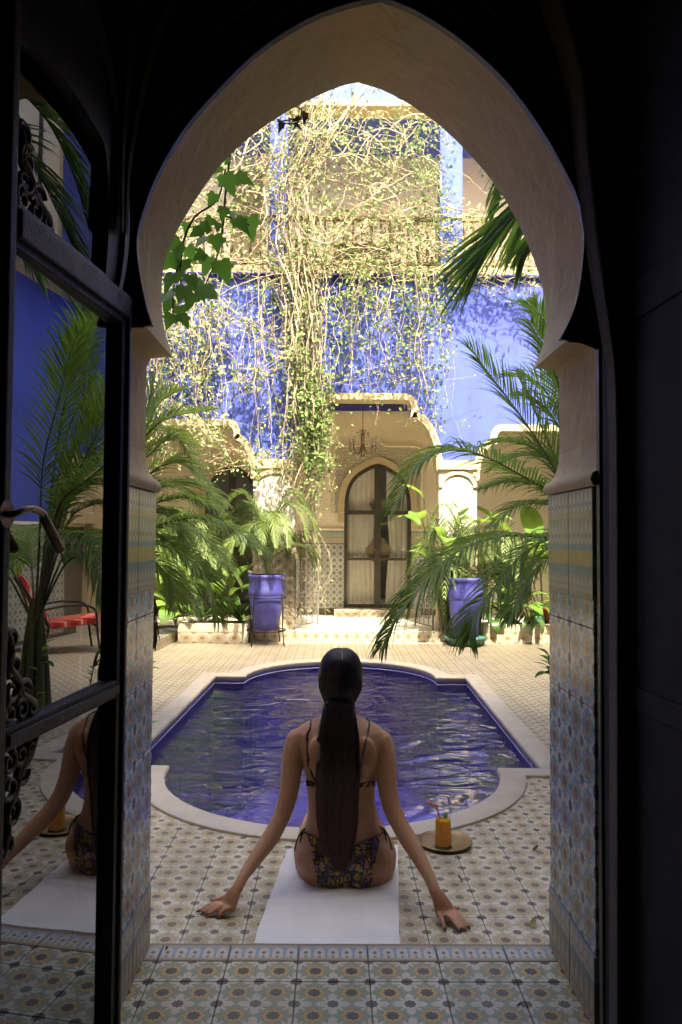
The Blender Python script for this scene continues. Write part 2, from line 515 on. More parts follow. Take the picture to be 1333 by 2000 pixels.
SKIRT = frieze_mat('glazed_skirting', [(0.55, (0.42, 0.34, 0.22), (0.18, 0.15, 0.12)), (0.66, (0.10, 0.15, 0.19), None), (1.0, (0.46, 0.40, 0.29), (0.22, 0.26, 0.28))], pitch=5)

# ================================================================== the doorway and the dark room
Y_IN, Y_FR, Y_OUT = 1.83, 1.90, 2.32          # room face of the wall, back of the wooden frame, courtyard face
def xz(px, py, Y):
    p = P(px, py, Y)
    return (p.x, p.z)
L_px = [(338, 698), (320, 635), (316, 575), (320, 520), (335, 475), (370, 410), (425, 330), (480, 275), (545, 228), (615, 190), (667, 168), (699, 161)]
R_px = [(757, 180), (837, 228), (902, 285), (967, 360), (1012, 435), (1042, 505), (1062, 570), (1067, 625), (1062, 670), (1043, 720)]
def dense(pts, k):
    q = smooth_path([Vector((x, 0, z)) for x, z in pts], k)
    return [(p.x, p.z) for p in q]
archL = dense([xz(x, y, Y_OUT) for x, y in L_px], 30)
archR = dense([xz(699, 161, Y_OUT)] + [xz(x, y, Y_OUT) for x, y in R_px], 26)[1:]
xJL, xJR = P(285, 820, Y_OUT).x, P(1093, 820, Y_OUT).x       # plaster jambs
zSL, zSR = archL[0][1], archR[-1][1]
outline = [(xJL, -0.3), (xJL, 0.6), (xJL, 1.36), (xJL, zSL - 0.03), (xJL + 0.012, zSL - 0.004), (xJL + 0.05, zSL)] + archL + archR + \
          [(xJR - 0.05, zSR), (xJR - 0.012, zSR - 0.004), (xJR, zSR - 0.03), (xJR, 1.36), (xJR, 0.6), (xJR, -0.3)]

def ring_wall(mb, ol, y, cx, cz, x0, x1, z0, z1, flip=False):
    """a wall face in the plane y with the opening ol (open at the bottom), out to a rectangle"""
    def out(p):
        dx, dz = p[0] - cx, p[1] - cz
        ks = []
        if dx > 1e-6: ks.append((x1 - cx) / dx)
        if dx < -1e-6: ks.append((x0 - cx) / dx)
        if dz > 1e-6: ks.append((z1 - cz) / dz)
        if dz < -1e-6: ks.append((z0 - cz) / dz)
        k = min(ks)
        return (cx + dx * k, cz + dz * k)
    q = [out(p) for p in ol]
    for i in range(len(ol) - 1):
        a, b, c, d = ol[i], ol[i + 1], q[i + 1], q[i]
        v = [(a[0], y, a[1]), (b[0], y, b[1]), (c[0], y, c[1]), (d[0], y, d[1])]
        mb.add(v, [(0, 1, 2, 3)] if not flip else [(3, 2, 1, 0)])
        # close the corner of the rectangle
        for X in (x0, x1):
            for Z in (z0, z1):
                on = lambda p: (abs(p[0] - X) < 1e-5, abs(p[1] - Z) < 1e-5)
                o1, o2 = on(c), on(d)
                if (o1[0] and o2[1] and not o2[0]) or (o1[1] and o2[0] and not o2[1]):
                    mb.add([(c[0], y, c[1]), (X, y, Z), (d[0], y, d[1])], [(0, 1, 2)])
    return mb

house = empty('entrance_house', (0.05, Y_OUT, 0), 'thick plastered house wall pierced by the horseshoe arch around the doorway', 'building')
mb = MB()
for i in range(len(outline) - 1):
    a, b = outline[i], outline[i + 1]
    seg = 5
    for k in range(seg):
        ya, yb = 1.888 + (Y_OUT - 1.888) * k / seg, 1.888 + (Y_OUT - 1.888) * (k + 1) / seg
        mb.add([(a[0], ya, a[1]), (b[0], ya, b[1]), (b[0], yb, b[1]), (a[0], yb, a[1])], [(0, 1, 2, 3)])
rev = mb.build('arch_reveal', M['plaster'], house, smooth=40)
bm = bmesh.new(); bm.from_mesh(rev.data)
bmesh.ops.remove_doubles(bm, verts=bm.verts, dist=1e-5)
bm.to_mesh(rev.data); bm.free()
rev.data.shade_smooth(); rev.data.set_sharp_from_angle(angle=R(35))
mb = MB()
ring_wall(mb, outline, Y_OUT, 0.05, 1.2, -4.4, 4.5, -0.4, 11.35, True)
mb.build('outer_wall', M['cream'], house)
mb = MB()
mb.span((-4.4, -3.0, 11.35), (4.5, 2.34, 11.5))
mb.build('roof', M['cream'], house)

# wainscot of the two jambs: 20 cm tiles, each its own piece, proud of the plaster
def tile_mesh(name, w, h, t, mat, bev=0.0015):
    """a tile lying in X (w) and Z (h), its face towards -Y at y = -t, print on the face by UV"""
    mb = MB()
    b = bev
    x, z = w / 2, h / 2
    f = [(-x + b, -t, -z + b), (x - b, -t, -z + b), (x - b, -t, z - b), (-x + b, -t, z - b)]
    e = [(-x, -t + b, -z), (x, -t + b, -z), (x, -t + b, z), (-x, -t + b, z)]
    k = [(-x, 0, -z), (x, 0, -z), (x, 0, z), (-x, 0, z)]
    vs = f + e + k
    fs = [(0, 1, 2, 3)]
    for i in range(4):
        j = (i + 1) % 4
        fs += [(i, i + 4, j + 4, j), (i + 4, i + 8, j + 8, j + 4)]
    uvv = [((p[0] + x) / w, (p[2] + z) / h) for p in vs]
    mb.add(vs, fs, [[uvv[i] for i in f_] for f_ in fs])
    return mb.mesh(name, mat)
def place(name, mesh, parent, mat4):
    o = bpy.data.objects.new(name, mesh)
    COL.objects.link(o)
    o.parent = parent
    o.matrix_parent_inverse = world_of(parent).inverted()
    o.matrix_basis = mat4
    return o
def frame_m(origin, xdir, ydir, zdir):
    m = Matrix((xdir, ydir, zdir)).transposed().to_4x4()
    m.translation = Vector(origin)
    return m

TS, GAP = 0.2, 0.0022
tile_star = tile_mesh('jamb_tile', TS - GAP, TS - GAP, 0.014, JAMB_TILE)
tile_frieze = tile_mesh('frieze_tile', TS - GAP, 0.285, 0.016, FRIEZE)
tile_skirt = tile_mesh('skirting_tile', TS - GAP, 0.175, 0.018, SKIRT)
for side in (-1, 1):
    xj = xJL if side < 0 else xJR
    w = MB()
    x_a = xj - 0.01 * -side
    w.span((min(xj - 0.02 * side, xj + 0.10 * side), 1.889, -0.3), (max(xj - 0.004 * side, xj + 0.10 * side), Y_OUT - 0.001, 1.335))
    ws = w.build('wainscot', M['grout'], house)
    face = xj - 0.020 * side
    n = Vector((-side, 0, 0))                      # outward normal
    yd, zd = -n, Vector((0, 0, 1))
    xd = yd.cross(zd)
    tiles_y = [Y_OUT - 0.002 - TS * (k + 0.5) for k in range(2)] + [Y_OUT - 0.002 - TS * 2.5]
    for k, yy in enumerate(tiles_y):
        for r in range(5):
            z0 = 0.18 + TS * r
            if z0 + TS > 1.19: continue
            if k == 2: continue
            place('tile', tile_star, ws, frame_m((face, yy, z0 + TS / 2 - 0.002), xd, yd, zd) )
        if k < 2:
            z_f = 0.18 + TS * 4
            place('tile', tile_frieze, ws, frame_m((face, yy, 1.335 - 0.1435), xd, yd, zd))
            place('tile', tile_skirt, ws, frame_m((face, yy, 0.0885), xd, yd, zd))
    # fill piece (cut tile) between the star field and the frieze
    cut = tile_mesh('cut_tile', TS - GAP, 0.066, 0.0135, JAMB_TILE)
    for yy in tiles_y[:2]:
        place('tile', cut, ws, frame_m((face, yy, 1.0135), xd, yd, zd))
    # narrow cut column next to the wooden frame
    rem = (Y_OUT - 0.002 - 0.4) - Y_FR
    # moulding over the tiles
    prof = [(0.0, 1.335), (0.045, 1.337), (0.052, 1.352), (0.046, 1.368), (0.028, 1.378), (0.014, 1.395), (0.004, 1.43), (0.0, 1.47)]
    mm = MB()
    rings = []
    for y in (1.889, Y_OUT + 0.004):
        rings.append([Vector((xj - side * (d - 0.001), y, z)) for d, z in prof] + [Vector((xj + side * 0.03, y, 1.47)), Vector((xj + side * 0.03, y, 1.335))])
    mm.loft(rings)
    mm.build('moulding', M['plaster'], house, smooth=50, fix=True)

# the room: dark walls, ceiling, floor
def struct(name, mb, mat, **kw):
    o = mb.build(name, mat, None, **kw)
    o['kind'] = 'structure'
    return o
frame_L = [(300, 637), (287, 595), (274, 525), (270, 475), (280, 425), (310, 345), (360, 260), (415, 195), (500, 110), (590, 50), (667, 18), (744, 0)]
frame_R = [(817, 30), (907, 90), (987, 165), (1057, 260), (1102, 340), (1127, 395), (1138, 460), (1134, 530), (1124, 590), (1107, 635), (1092, 664)]
YF = 1.885
fL = dense([xz(x, y, YF) for x, y in frame_L], 30)
fR = dense([xz(744, 0, YF)] + [xz(x, y, YF) for x, y in frame_R], 26)[1:]
xFL, xFR = P(243, 1000, YF).x, P(1168, 1000, YF).x
f_out = [(xFL, -0.05), (xFL, 0.8), (xFL, fL[0][1] - 0.001)] + fL + fR + [(xFR, fR[-1][1] - 0.001), (xFR, 0.8), (xFR, -0.05)]
def offset_poly(pts, d):
    out = []
    n = len(pts)
    for i in range(n):
        a, b = Vector(pts[max(i - 1, 0)]), Vector(pts[min(i + 1, n - 1)])
        t = (b - a).normalized()
        nn = Vector((-t.y, t.x))
        out.append((pts[i][0] + nn.x * d, pts[i][1] + nn.y * d))
    return out
# clean concentric rings made radially from the arch centre
def grow(pts, d):
    """outline moved outwards: arch part radially, straight part sideways"""
    out = []
    for (x, z) in pts:
        if z < 1.6:
            out.append((x + (d if x > 0.05 else -d), z))
        else:
            v = Vector((x - 0.06, (z - 1.9)))
            l = v.length
            out.append((x + v.x / l * d, z + v.y / l * d))
    return out
door_frame = empty('arched_door_frame', (0.05, YF, 0), 'black wooden horseshoe arch frame lining the doorway', 'door frame')
prof = [(0.0, 1.893), (0.0, 1.872), (0.010, 1.866), (0.020, 1.868), (0.024, 1.876), (0.030, 1.862), (0.042, 1.850), (0.060, 1.846), (0.085, 1.846), (0.085, 1.85)]
mb = MB()
rings = []
for d, y in prof:
    g = grow(f_out, d)
    rings.append([Vector((x, y, z)) for x, z in g])
nn = len(f_out)
vs = [p for r in rings for p in r]
fs = []
for i in range(len(rings) - 1):
    for k in range(nn - 1):
        fs.append((i * nn + k, i * nn + k + 1, (i + 1) * nn + k + 1, (i + 1) * nn + k))
mb.add(vs, fs)
mb.build('frame', M['wood'], door_frame, smooth=50)
# second, outer band of the frame, dull
mb = MB()
rings = []
for d, y in [(0.085, 1.846), (0.088, 1.838), (0.12, 1.832), (0.15, 1.834), (0.17, 1.826), (0.19, 1.83), (0.30, 1.832)]:
    rings.append([Vector((x, y, z)) for x, z in grow(f_out, d)])
vs = [p for r in rings for p in r]
fs = []
for i in range(len(rings) - 1):
    for k in range(nn - 1):
        fs.append((i * nn + k, i * nn + k + 1, (i + 1) * nn + k + 1, (i + 1) * nn + k))
mb.add(vs, fs)
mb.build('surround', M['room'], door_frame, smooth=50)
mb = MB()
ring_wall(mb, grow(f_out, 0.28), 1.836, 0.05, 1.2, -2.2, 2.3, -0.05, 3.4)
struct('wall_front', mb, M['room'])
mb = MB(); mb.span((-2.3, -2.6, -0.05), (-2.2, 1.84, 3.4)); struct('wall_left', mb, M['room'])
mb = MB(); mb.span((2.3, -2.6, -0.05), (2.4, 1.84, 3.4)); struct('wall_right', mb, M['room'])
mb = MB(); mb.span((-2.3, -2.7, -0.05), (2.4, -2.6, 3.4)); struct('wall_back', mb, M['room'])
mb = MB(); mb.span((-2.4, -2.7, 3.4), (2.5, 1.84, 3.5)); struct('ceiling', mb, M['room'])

# ------------------------------------------------------------------ floors
def flat_tile(name, w, d, t, mat, bev=0.0015, u0=0, v0=0, us=None, vs_=None):
    mb = MB()
    x, y, b = w / 2, d / 2, bev
    us = us or w; vs_ = vs_ or d
    f = [(-x + b, -y + b, t), (x - b, -y + b, t), (x - b, y - b, t), (-x + b, y - b, t)]
    e = [(-x, -y, t - b), (x, -y, t - b), (x, y, t - b), (-x, y, t - b)]
    k = [(-x, -y, 0), (x, -y, 0), (x, y, 0), (-x, y, 0)]
    vs = f + e + k
    fs = [(0, 1, 2, 3)]
    for i in range(4):
        j = (i + 1) % 4
        fs += [(i, i + 4, j + 4, j), (i + 4, i + 8, j + 8, j + 4)]
    uvv = [(u0 + (p[0] + x) / us, v0 + (p[1] + y) / vs_) for p in vs]
    mb.add(vs, fs, [[uvv[i] for i in q] for q in fs])
    return mb.mesh(name, mat)
room_floor = MB()
room_floor.span((-2.3, -2.7, -0.08), (2.4, Y_OUT + 0.002, -0.006))
room_floor = struct('room_floor', room_floor, M['grout'])
X0 = P(583.7, 1860.6, 1).x * 0 + G(583.7, 1860.6, 0).x
row0 = 2.129
ft = flat_tile('floor_tile', TS - GAP, TS - GAP, 0.006, FLOOR_IN)
half = flat_tile('floor_tile_half', TS - GAP, 0.0985, 0.006, FLOOR_IN, us=TS, vs_=TS)
border = flat_tile('border_tile', TS - GAP, 0.0905, 0.0065, BORDER)
for i in range(-5, 6):
    xc = X0 + TS * (i + 0.5)
    if xJL - 0.02 < xc + 0.1 and xc - 0.1 < xJR + 0.02:
        place('tile', half, room_floor, Matrix.Translation((xc, row0 + 0.05, -0.006)))
        place('tile', border, room_floor, Matrix.Translation((xc, row0 + 0.1 + 0.0455, -0.006)))
    for j in range(5):
        if abs(xc) > 1.0 and j < 1: continue
        place('tile', ft, room_floor, Matrix.Translation((xc, row0 - TS * (j + 0.5), -0.006 + random.uniform(-0.0006, 0.0003))))
mb = MB(); mb.span((-0.75, Y_OUT - 0.004, -0.20), (0.85, Y_OUT + 0.012, -0.003))
o = mb.build('step_nosing', plain('worn_brown_edge', (0.20, 0.14, 0.09), 0.5, 0.2, 30), room_floor, bevel=0.003)

# ------------------------------------------------------------------ pool outline
AX0, AX_S = -0.003, 0.022                      # the pool's axis leans a touch to the right with depth
def pool_local():
    pts = []
    hw, bw = 1.19, 0.94
    yF, yB = 4.385, 7.30
    # counter-clockwise from the right front corner
    pts += [(hw, yF), (hw, yB)]
    # back shoulder, back bulge
    bb = 0.91
    pts.append((bb, yB))
    for k in range(1, 24):
        a = math.pi * k / 24
        c, s_ = math.cos(a), math.sin(a)
        pts.append((bb * math.copysign(abs(c) ** 1.0, c), yB + 0.95 * s_ ** 1.0))
    pts.append((-bb, yB))
    pts += [(-hw, yB), (-hw, yF), (-bw, yF)]
    for k in range(1, 28):
        a = math.pi * k / 28
        c, s_ = math.cos(a), math.sin(a)
        pts.append((-bw * c, yF - 0.93 * s_))
    pts.append((bw, yF))
    return pts
POOL = [(AX0 + AX_S * (y - 4.385) + x, y - AX_S * 0.6 * x) for x, y in pool_local()]
def ring_offset(poly, d):
    n = len(poly)
    out = []
    for i in range(n):
        p0, p1, p2 = Vector(poly[i - 1]), Vector(poly[i]), Vector(poly[(i + 1) % n])
        t1, t2 = (p1 - p0).normalized(), (p2 - p1).normalized()
        n1, n2 = Vector((t1.y, -t1.x)), Vector((t2.y, -t2.x))      # outwards for ccw
        m = (n1 + n2)
        m = m.normalized()
        k = d / max(0.45, m.dot(n1))
        out.append((p1.x + m.x * k, p1.y + m.y * k))
    return out
def inside(poly, x, y):
    c = False
    n = len(poly)
    j = n - 1
    for i in range(n):
        xi, yi = poly[i]; xj, yj = poly[j]
        if (yi > y) != (yj > y) and x < (xj - xi) * (y - yi) / (yj - yi) + xi: c = not c
        j = i
    return c
COPE_W, WATER_Z = 0.128, YARD - 0.075
POOL_MID = ring_offset(POOL, COPE_W * 0.55)
pool = empty('swimming_pool', (0.03, 5.84, YARD), 'blue courtyard pool with curved ends and pale stone coping', 'pool')
def sweep(poly, prof, closed_prof=False):
    rings = [[Vector((x, y, z)) for x, y in ring_offset(poly, d)] for d, z in prof]
    return rings
mb = MB()
rings = sweep(POOL, [(0.004, YARD - 0.05), (-0.012, YARD - 0.03), (-0.016, YARD + 0.0), (-0.009, YARD + 0.011), (0.004, YARD + 0.015), (COPE_W - 0.010, YARD + 0.015), (COPE_W - 0.002, YARD + 0.011), (COPE_W, YARD + 0.004), (COPE_W, YARD - 0.03)])
mb.loft([list(r) for r in rings], cap=False)
mb.build('coping', M['stone'], pool, smooth=40, fix=False)
mb = MB()
rings = sweep(POOL, [(0.0, YARD - 0.012), (0.0, YARD - 0.06), (0.012, YARD - 0.062), (0.012, YARD - 1.25)])
mb.loft(rings, cap=False)
n = len(POOL)
mb.add([Vector((x, y, YARD - 1.25)) for x, y in ring_offset(POOL, 0.012)], [tuple(range(n))])
mb.build('basin', M['pool_blue'], pool)
# pale waterline strip
mb = MB()
mb.loft(sweep(POOL, [(-0.002, WATER_Z + 0.004), (-0.004, WATER_Z + 0.008), (-0.004, WATER_Z + 0.014), (0.0, WATER_Z + 0.016)]), cap=False)
mb.build('waterline', plain('waterline_scale', (0.45, 0.45, 0.6), 0.5), pool)
t = NT('pool_water')
pos = t.n('ShaderNodeNewGeometry').outputs['Position']
w1 = t.noise(t.mapping(pos, (1.0, 1.5, 1)), 2.6, 2, 0.45, dist=1.0)
w2 = t.noise(t.mapping(pos, (1.0, 1.8, 1)), 9.0, 2, 0.5, dist=0.8)
w3 = t.noise(t.mapping(pos, (1.0, 1.4, 1)), 26.0, 2, 0.5, dist=0.4)
hgt = t.math('ADD', t.math('ADD', t.mul(w1, 1.0), t.mul(w2, 0.11)), t.mul(w3, 0.004))
bmp = t.bump(hgt, 1.0, 0.042)
fr = t.n('ShaderNodeFresnel'); fr.inputs['IOR'].default_value = 2.4
t.put(fr.inputs['Normal'], bmp)
gl = t.n('ShaderNodeBsdfGlossy'); gl.inputs['Roughness'].default_value = 0.01
t.put(gl.inputs['Normal'], bmp)
tr = t.n('ShaderNodeBsdfTransparent'); tr.inputs[0].default_value = (0.82, 0.82, 1.0, 1)
mx = t.n('ShaderNodeMixShader')
t.t.links.new(fr.outputs[0], mx.inputs[0]); t.t.links.new(tr.outputs[0], mx.inputs[1]); t.t.links.new(gl.outputs[0], mx.inputs[2])
M['water'] = t.done(mx.outputs[0])
mb = MB()
mb.add([Vector((x, y, WATER_Z)) for x, y in ring_offset(POOL, 0.008)], [tuple(range(n))])
mb.build('water', M['water'], pool)

# ------------------------------------------------------------------ courtyard floor
XA, XB, YB = -4.4, 4.5, 9.86
def cell_field(mb, x0, x1, y0, y1, z, poly, n=8, uv=False):
    """a rectangle with the pool left out, in small cells where it crosses the edge"""
    cs = [inside(poly, x, y) for x in (x0, (x0 + x1) / 2, x1) for y in (y0, (y0 + y1) / 2, y1)]
    if all(cs): return 0
    if not any(cs):
        mb.quad((x0, y0, z), (x1, y0, z), (x1, y1, z), (x0, y1, z), [(0, 0), (1, 0), (1, 1), (0, 1)])
        return 1
    k = 0
    for i in range(n):
        for j in range(n):
            a, b = i / n, (i + 1) / n
            c, d = j / n, (j + 1) / n
            if inside(poly, x0 + (x1 - x0) * (a + b) / 2, y0 + (y1 - y0) * (c + d) / 2): continue
            k += 1
            mb.quad((x0 + (x1 - x0) * a, y0 + (y1 - y0) * c, z), (x0 + (x1 - x0) * b, y0 + (y1 - y0) * c, z), (x0 + (x1 - x0) * b, y0 + (y1 - y0) * d, z), (x0 + (x1 - x0) * a, y0 + (y1 - y0) * d, z),
                    [(a, c), (b, c), (b, d), (a, d)])
    return 2
base = MB()
ys = [Y_OUT - 0.01 + (YB + 2.6 - Y_OUT) * k / 50 for k in range(51)]
xs = [XA + (XB - XA) * k / 45 for k in range(46)]
for i in range(45):
    for j in range(50):
        cell_field(base, xs[i], xs[i + 1], ys[j], ys[j + 1], YARD - 0.006, POOL_MID)
yard = struct('courtyard_floor', base, M['grout'])
yt = flat_tile('yard_tile', TS - GAP, TS - GAP, 0.006, FLOOR_OUT)
row_o = G(600, 1791).y
X1 = G(477.5, 1825).x
cells = []
for i in range(-24, 25):
    for j in range(-3, 40):
        xc, yc = X1 + TS * (i + 0.5), row_o + TS * (j - 0.5)
        if xc < XA or xc > XB or yc < Y_OUT + 0.02 - 0.1 or yc > YB: continue
        cells.append((yc, xc))
cells.sort()
rest = MB()
count = 0
for yc, xc in cells:
    x0, x1, y0, y1 = xc - TS / 2, xc + TS / 2, max(yc - TS / 2, Y_OUT + 0.013), min(yc + TS / 2, YB)
    cs = [inside(POOL_MID, x, y) for x in (x0, xc, x1) for y in (y0, yc, y1)]
    if all(cs): continue
    q = to_px((xc, yc, YARD))
    seen = q and 240 < q[0] < 1110 and q[1] < 1850
    if not any(cs) and seen and count < 290 and y1 - y0 > TS - 0.001:
        place('tile', yt, yard, Matrix.Translation((xc, yc, YARD - 0.006 + random.uniform(-0.0007, 0.0004))))
        count += 1
    else:
        g = GAP / 2
        cell_field(rest, x0 + g, x1 - g, y0 + g, y1 - g, YARD, POOL_MID)
r = rest.build('tile_field', FLOOR_OUT, yard, kind='stuff')

# ================================================================== the house across the courtyard
YW, YBK, DEP = 10.0, 12.05, 0.30           # front wall plane, back wall of the gallery, thickness
LAND_Z = 0.035
Z_BAL = P(600, 537, YW).z                  # underside of the balcony edge
yardhouse = empty('courtyard_house', (0.42, YW, LAND_Z), 'blue limewashed house across the pool with cream lobed arches and a balcony', 'building')

def bay(xc, half, z_cap, z_top, arm):
    """right half of a lobed opening, bottom to top, relative x"""
    r = []
    r += [(half, -0.2), (half, z_cap)]
    # convex lobe from the capital to the notch
    xn, zn = half - arm, z_cap + (z_top - z_cap) * 0.74
    for k in range(0, 13):
        a = math.pi / 2 * k / 12
        r.append((xn + (half - 0.03 - xn) * math.cos(a) ** 0.9 if k < 12 else xn, z_cap + 0.02 + (zn - z_cap - 0.02) * math.sin(a)))
    # little notch, then rounded shoulder to the flat head
    r += [(xn - 0.012, zn + 0.02), (xn, zn + (z_top - zn) * 0.35)]
    for k in range(1, 6):
        a = math.pi / 2 * k / 5
        r.append((xn - 0.07 + 0.07 * math.cos(a) + 0.004, zn + (z_top - zn) * (0.35 + 0.65 * math.sin(a))))
    right = [(xc + x, z) for x, z in r]
    left = [(xc - x, z) for x, z in r]
    return left + right[::-1]
z_c = P(740, 781, YW).z
bays = [bay(-1.94, 0.87, 1.98, P(440, 832, YW).z, 0.26), bay(0.42, 0.93, 2.10, z_c, 0.36), bay(2.72, 0.87, 1.98, P(970, 842, YW).z, 0.26)]
prof = [(-4.4, -0.2)]
for b in bays: prof += b
prof += [(4.5, -0.2)]
wall = MB()
Z_CAPTOP = P(540, 905, YW).z               # below this the piers are white
mono = [prof[0]]
for b in bays:
    xm = (b[0][0] + b[-1][0]) / 2
    L_ = [p for p in b if p[0] <= xm]
    keep, xr = [], -99
    for p in L_:                                   # keep x rising so that no two columns overlap
        if p[0] > xr + 1e-6 or (abs(p[0] - xr) < 1e-6 and len(keep) < 2): keep.append(p); xr = max(xr, p[0])
    mono += keep + [(2 * xm - x, z) for x, z in keep[::-1]]
mono.append(prof[-1])
def wall_cols(mb, lo, hi):
    for i in range(len(mono) - 1):
        (xa, za), (xb, zb) = mono[i], mono[i + 1]
        if xb - xa < 1e-6: continue
        za2, zb2 = max(za, lo), max(zb, lo)
        if za2 >= hi and zb2 >= hi: continue
        mb.add([(xa, YW, min(za2, hi)), (xb, YW, min(zb2, hi)), (xb, YW, hi), (xa, YW, hi)], [(0, 1, 2, 3)])
wall_cols(wall, Z_CAPTOP, Z_BAL)
wall.build('blue_wall', M['blue'], yardhouse)
# inner faces of the openings
intr = MB()
for i in range(len(prof) - 1):
    (xa, za), (xb, zb) = prof[i], prof[i + 1]
    intr.add([(xa, YW, za), (xa, YW + DEP, za), (xb, YW + DEP, zb), (xb, YW, zb)], [(0, 1, 2, 3)])
intr.build('arch_soffit', M['cream'], yardhouse, smooth=30)
bk = MB()
for i in range(len(mono) - 1):
    (xa, za), (xb, zb) = mono[i], mono[i + 1]
    if xb - xa > 1e-6:
        bk.add([(xa, YW + DEP, za), (xb, YW + DEP, zb), (xb, YW + DEP, 3.6), (xa, YW + DEP, 3.6)], [(3, 2, 1, 0)])
bk.build('gallery_inner_wall', M['cream_pale'], yardhouse)
# cream raised trim round each opening head
for bi, b in enumerate(bays):
    head = [p for p in b if p[1] > 1.9]
    xc = (b[0][0] + b[-1][0]) / 2
    zt = max(p[1] for p in b)
    mb = MB()
    outer = []
    n = len(head)
    for i in range(n):
        a, c = Vector(head[max(i - 1, 0)]), Vector(head[min(i + 1, n - 1)])
        t = (c - a)
        t = t.normalized() if t.length > 1e-6 else Vector((0, 1))
        nn = Vector((-t.y, t.x))
        outer.append((head[i][0] + nn.x * 0.085, head[i][1] + nn.y * 0.085))
    inner = [(x, z) for x, z in head]
    front = [Vector((x, YW - 0.025, z)) for x, z in inner] + [Vector((x, YW - 0.025, z)) for x, z in outer]
    back = [Vector((x, YW + 0.004, z)) for x, z in inner] + [Vector((x, YW + 0.004, z)) for x, z in outer]
    vs = front + back
    fs = []
    for i in range(n - 1):
        fs += [(i, i + 1, n + i + 1, n + i), (n + i, n + i + 1, 3 * n + i + 1, 3 * n + i), (i + 1, i, 2 * n + i, 2 * n + i + 1)]
    fs += [(0, n, 3 * n, 2 * n), (n - 1, 2 * n - 1 + 0, 4 * n - 1, 3 * n - 1)]
    mb.add(vs, fs)
    mb.build('arch_trim', M['cream'], yardhouse)
# white piers under the blue, each with a rounded blind niche, a cream cap and a tiled foot
tile_w = tile_mesh('wall_tile', TS - 0.003, TS - 0.003, 0.012, WALL_TILE, 0.001)
dot_tile = tile_mesh('dot_tile', 0.131, 0.131, 0.012, RISER_TILE, 0.001)
def pier(x0, x1):
    e = MB()
    e.span((x0 + 0.002, YW - 0.005, LAND_Z - 0.13), (x1 - 0.002, YW + DEP - 0.01, Z_CAPTOP))
    pr = e.build('pier', M['white'], yardhouse)
    c = MB()
    c.span((x0 - 0.012, YW - 0.05, Z_CAPTOP - 0.07), (x1 + 0.012, YW + 0.02, Z_CAPTOP + 0.05))
    c.build('cap', M['cream'], pr, bevel=0.01)
    # blind arch: raised cream spandrels left and right of a rounded head
    w, zc = (x1 - x0) / 2, Z_CAPTOP - 0.30
    xc = (x0 + x1) / 2
    s = MB()
    pts_o = [(xc + w * math.cos(math.pi * k / 16), zc + 0.22 * math.sin(math.pi * k / 16) * 1.0) for k in range(17)]
    pts_i = [(xc + (w - 0.05) * math.cos(math.pi * k / 16), zc + 0.17 * math.sin(math.pi * k / 16)) for k in range(17)]
    for k in range(16):
        a, b2, c2, d = pts_i[k], pts_i[k + 1], pts_o[k + 1], pts_o[k]
        s.add([(p[0], YW - 0.03, p[1]) for p in (a, b2, c2, d)] + [(p[0], YW, p[1]) for p in (a, b2, c2, d)], [(0, 1, 2, 3), (0, 4, 5, 1), (3, 2, 6, 7)])
    s.build('niche_arch', M['cream'], pr)
    # tiled foot
    k = max(2, round((x1 - x0) / 0.134))
    for i in range(k):
        for j in range(9):
            place('tile', dot_tile, pr, frame_m((x0 + (x1 - x0) * (i + 0.5) / k, YW - 0.006, LAND_Z - 0.12 + 0.134 * (j + 0.5)), Vector((1, 0, 0)), Vector((0, 1, 0)), Vector((0, 0, 1))))
pier(bays[0][-1][0], bays[1][0][0])
pier(bays[1][-1][0], bays[2][0][0])
for x0, x1 in ((-4.4, bays[0][0][0]), (bays[2][-1][0], 4.5)):
    e = MB(); e.span((x0, YW - 0.004, -0.2), (x1 - 0.002, YW + DEP - 0.01, Z_CAPTOP)); e.build('pier', M['cream'], yardhouse)

# gallery: back wall with door opening, ceiling, landing
DX, DHW = P(738, 1000, YBK).x, 0.525
Z_D0, Z_RAIL, Z_SPR, Z_APX = P(738, 1187, YBK).z, P(738, 1092, YBK).z, P(738, 1001, YBK).z, P(738, 905, YBK).z
def horseshoe(xc, hw, z_spr, z_apx, n=22, bulge=1.0):
    """pointed horseshoe head from the left springing over the apex to the right one"""
    pts = []
    h = z_apx - z_spr
    for k in range(n + 1):
        t = k / n
        a = math.pi * t
        x = -math.cos(a)
        x = math.copysign(abs(x) ** 0.92, x)
        z = math.sin(a) ** 0.72
        z = z * 0.93 + 0.07 * max(0, 1 - abs(x) * 2.2)
        pts.append((xc + hw * x * bulge, z_spr + h * z))
    return pts
def door_outline(xc, hw, z0, z_spr, z_apx):
    zz = [z0 + (z_spr - z0) * k / 6 for k in range(7)]
    return [(xc - hw, z) for z in zz] + horseshoe(xc, hw, z_spr + 0.005, z_apx) + [(xc + hw, z) for z in zz[::-1]]
XL_D = -1.62                                # a second arched door in the bay beside it, glimpsed behind the plants
gw = MB()
o1 = door_outline(DX, DHW, LAND_Z - 0.1, Z_SPR, Z_APX)
ring_wall(gw, o1, YBK, DX, 0.9, -0.55, 4.5, LAND_Z - 0.1, 3.5)
o2 = door_outline(XL_D, 0.42, LAND_Z - 0.1, Z_SPR, Z_APX - 0.04)
ring_wall(gw, o2, YBK, XL_D, 0.9, -4.4, -0.55, LAND_Z - 0.1, 3.5)
gw.build('gallery_wall', M['cream_pale'], yardhouse)
mb = MB(); mb.span((-4.4, YW + DEP, 3.5), (4.5, YBK + 0.2, 3.6)); mb.build('gallery_ceiling', M['cream_pale'], yardhouse)
mb = MB()
mb.span((-4.4, YBK - 0.05, 3.235), (4.5, YBK - 0.002, 3.499))
mb.build('cornice', M['blue_dark'], yardhouse)
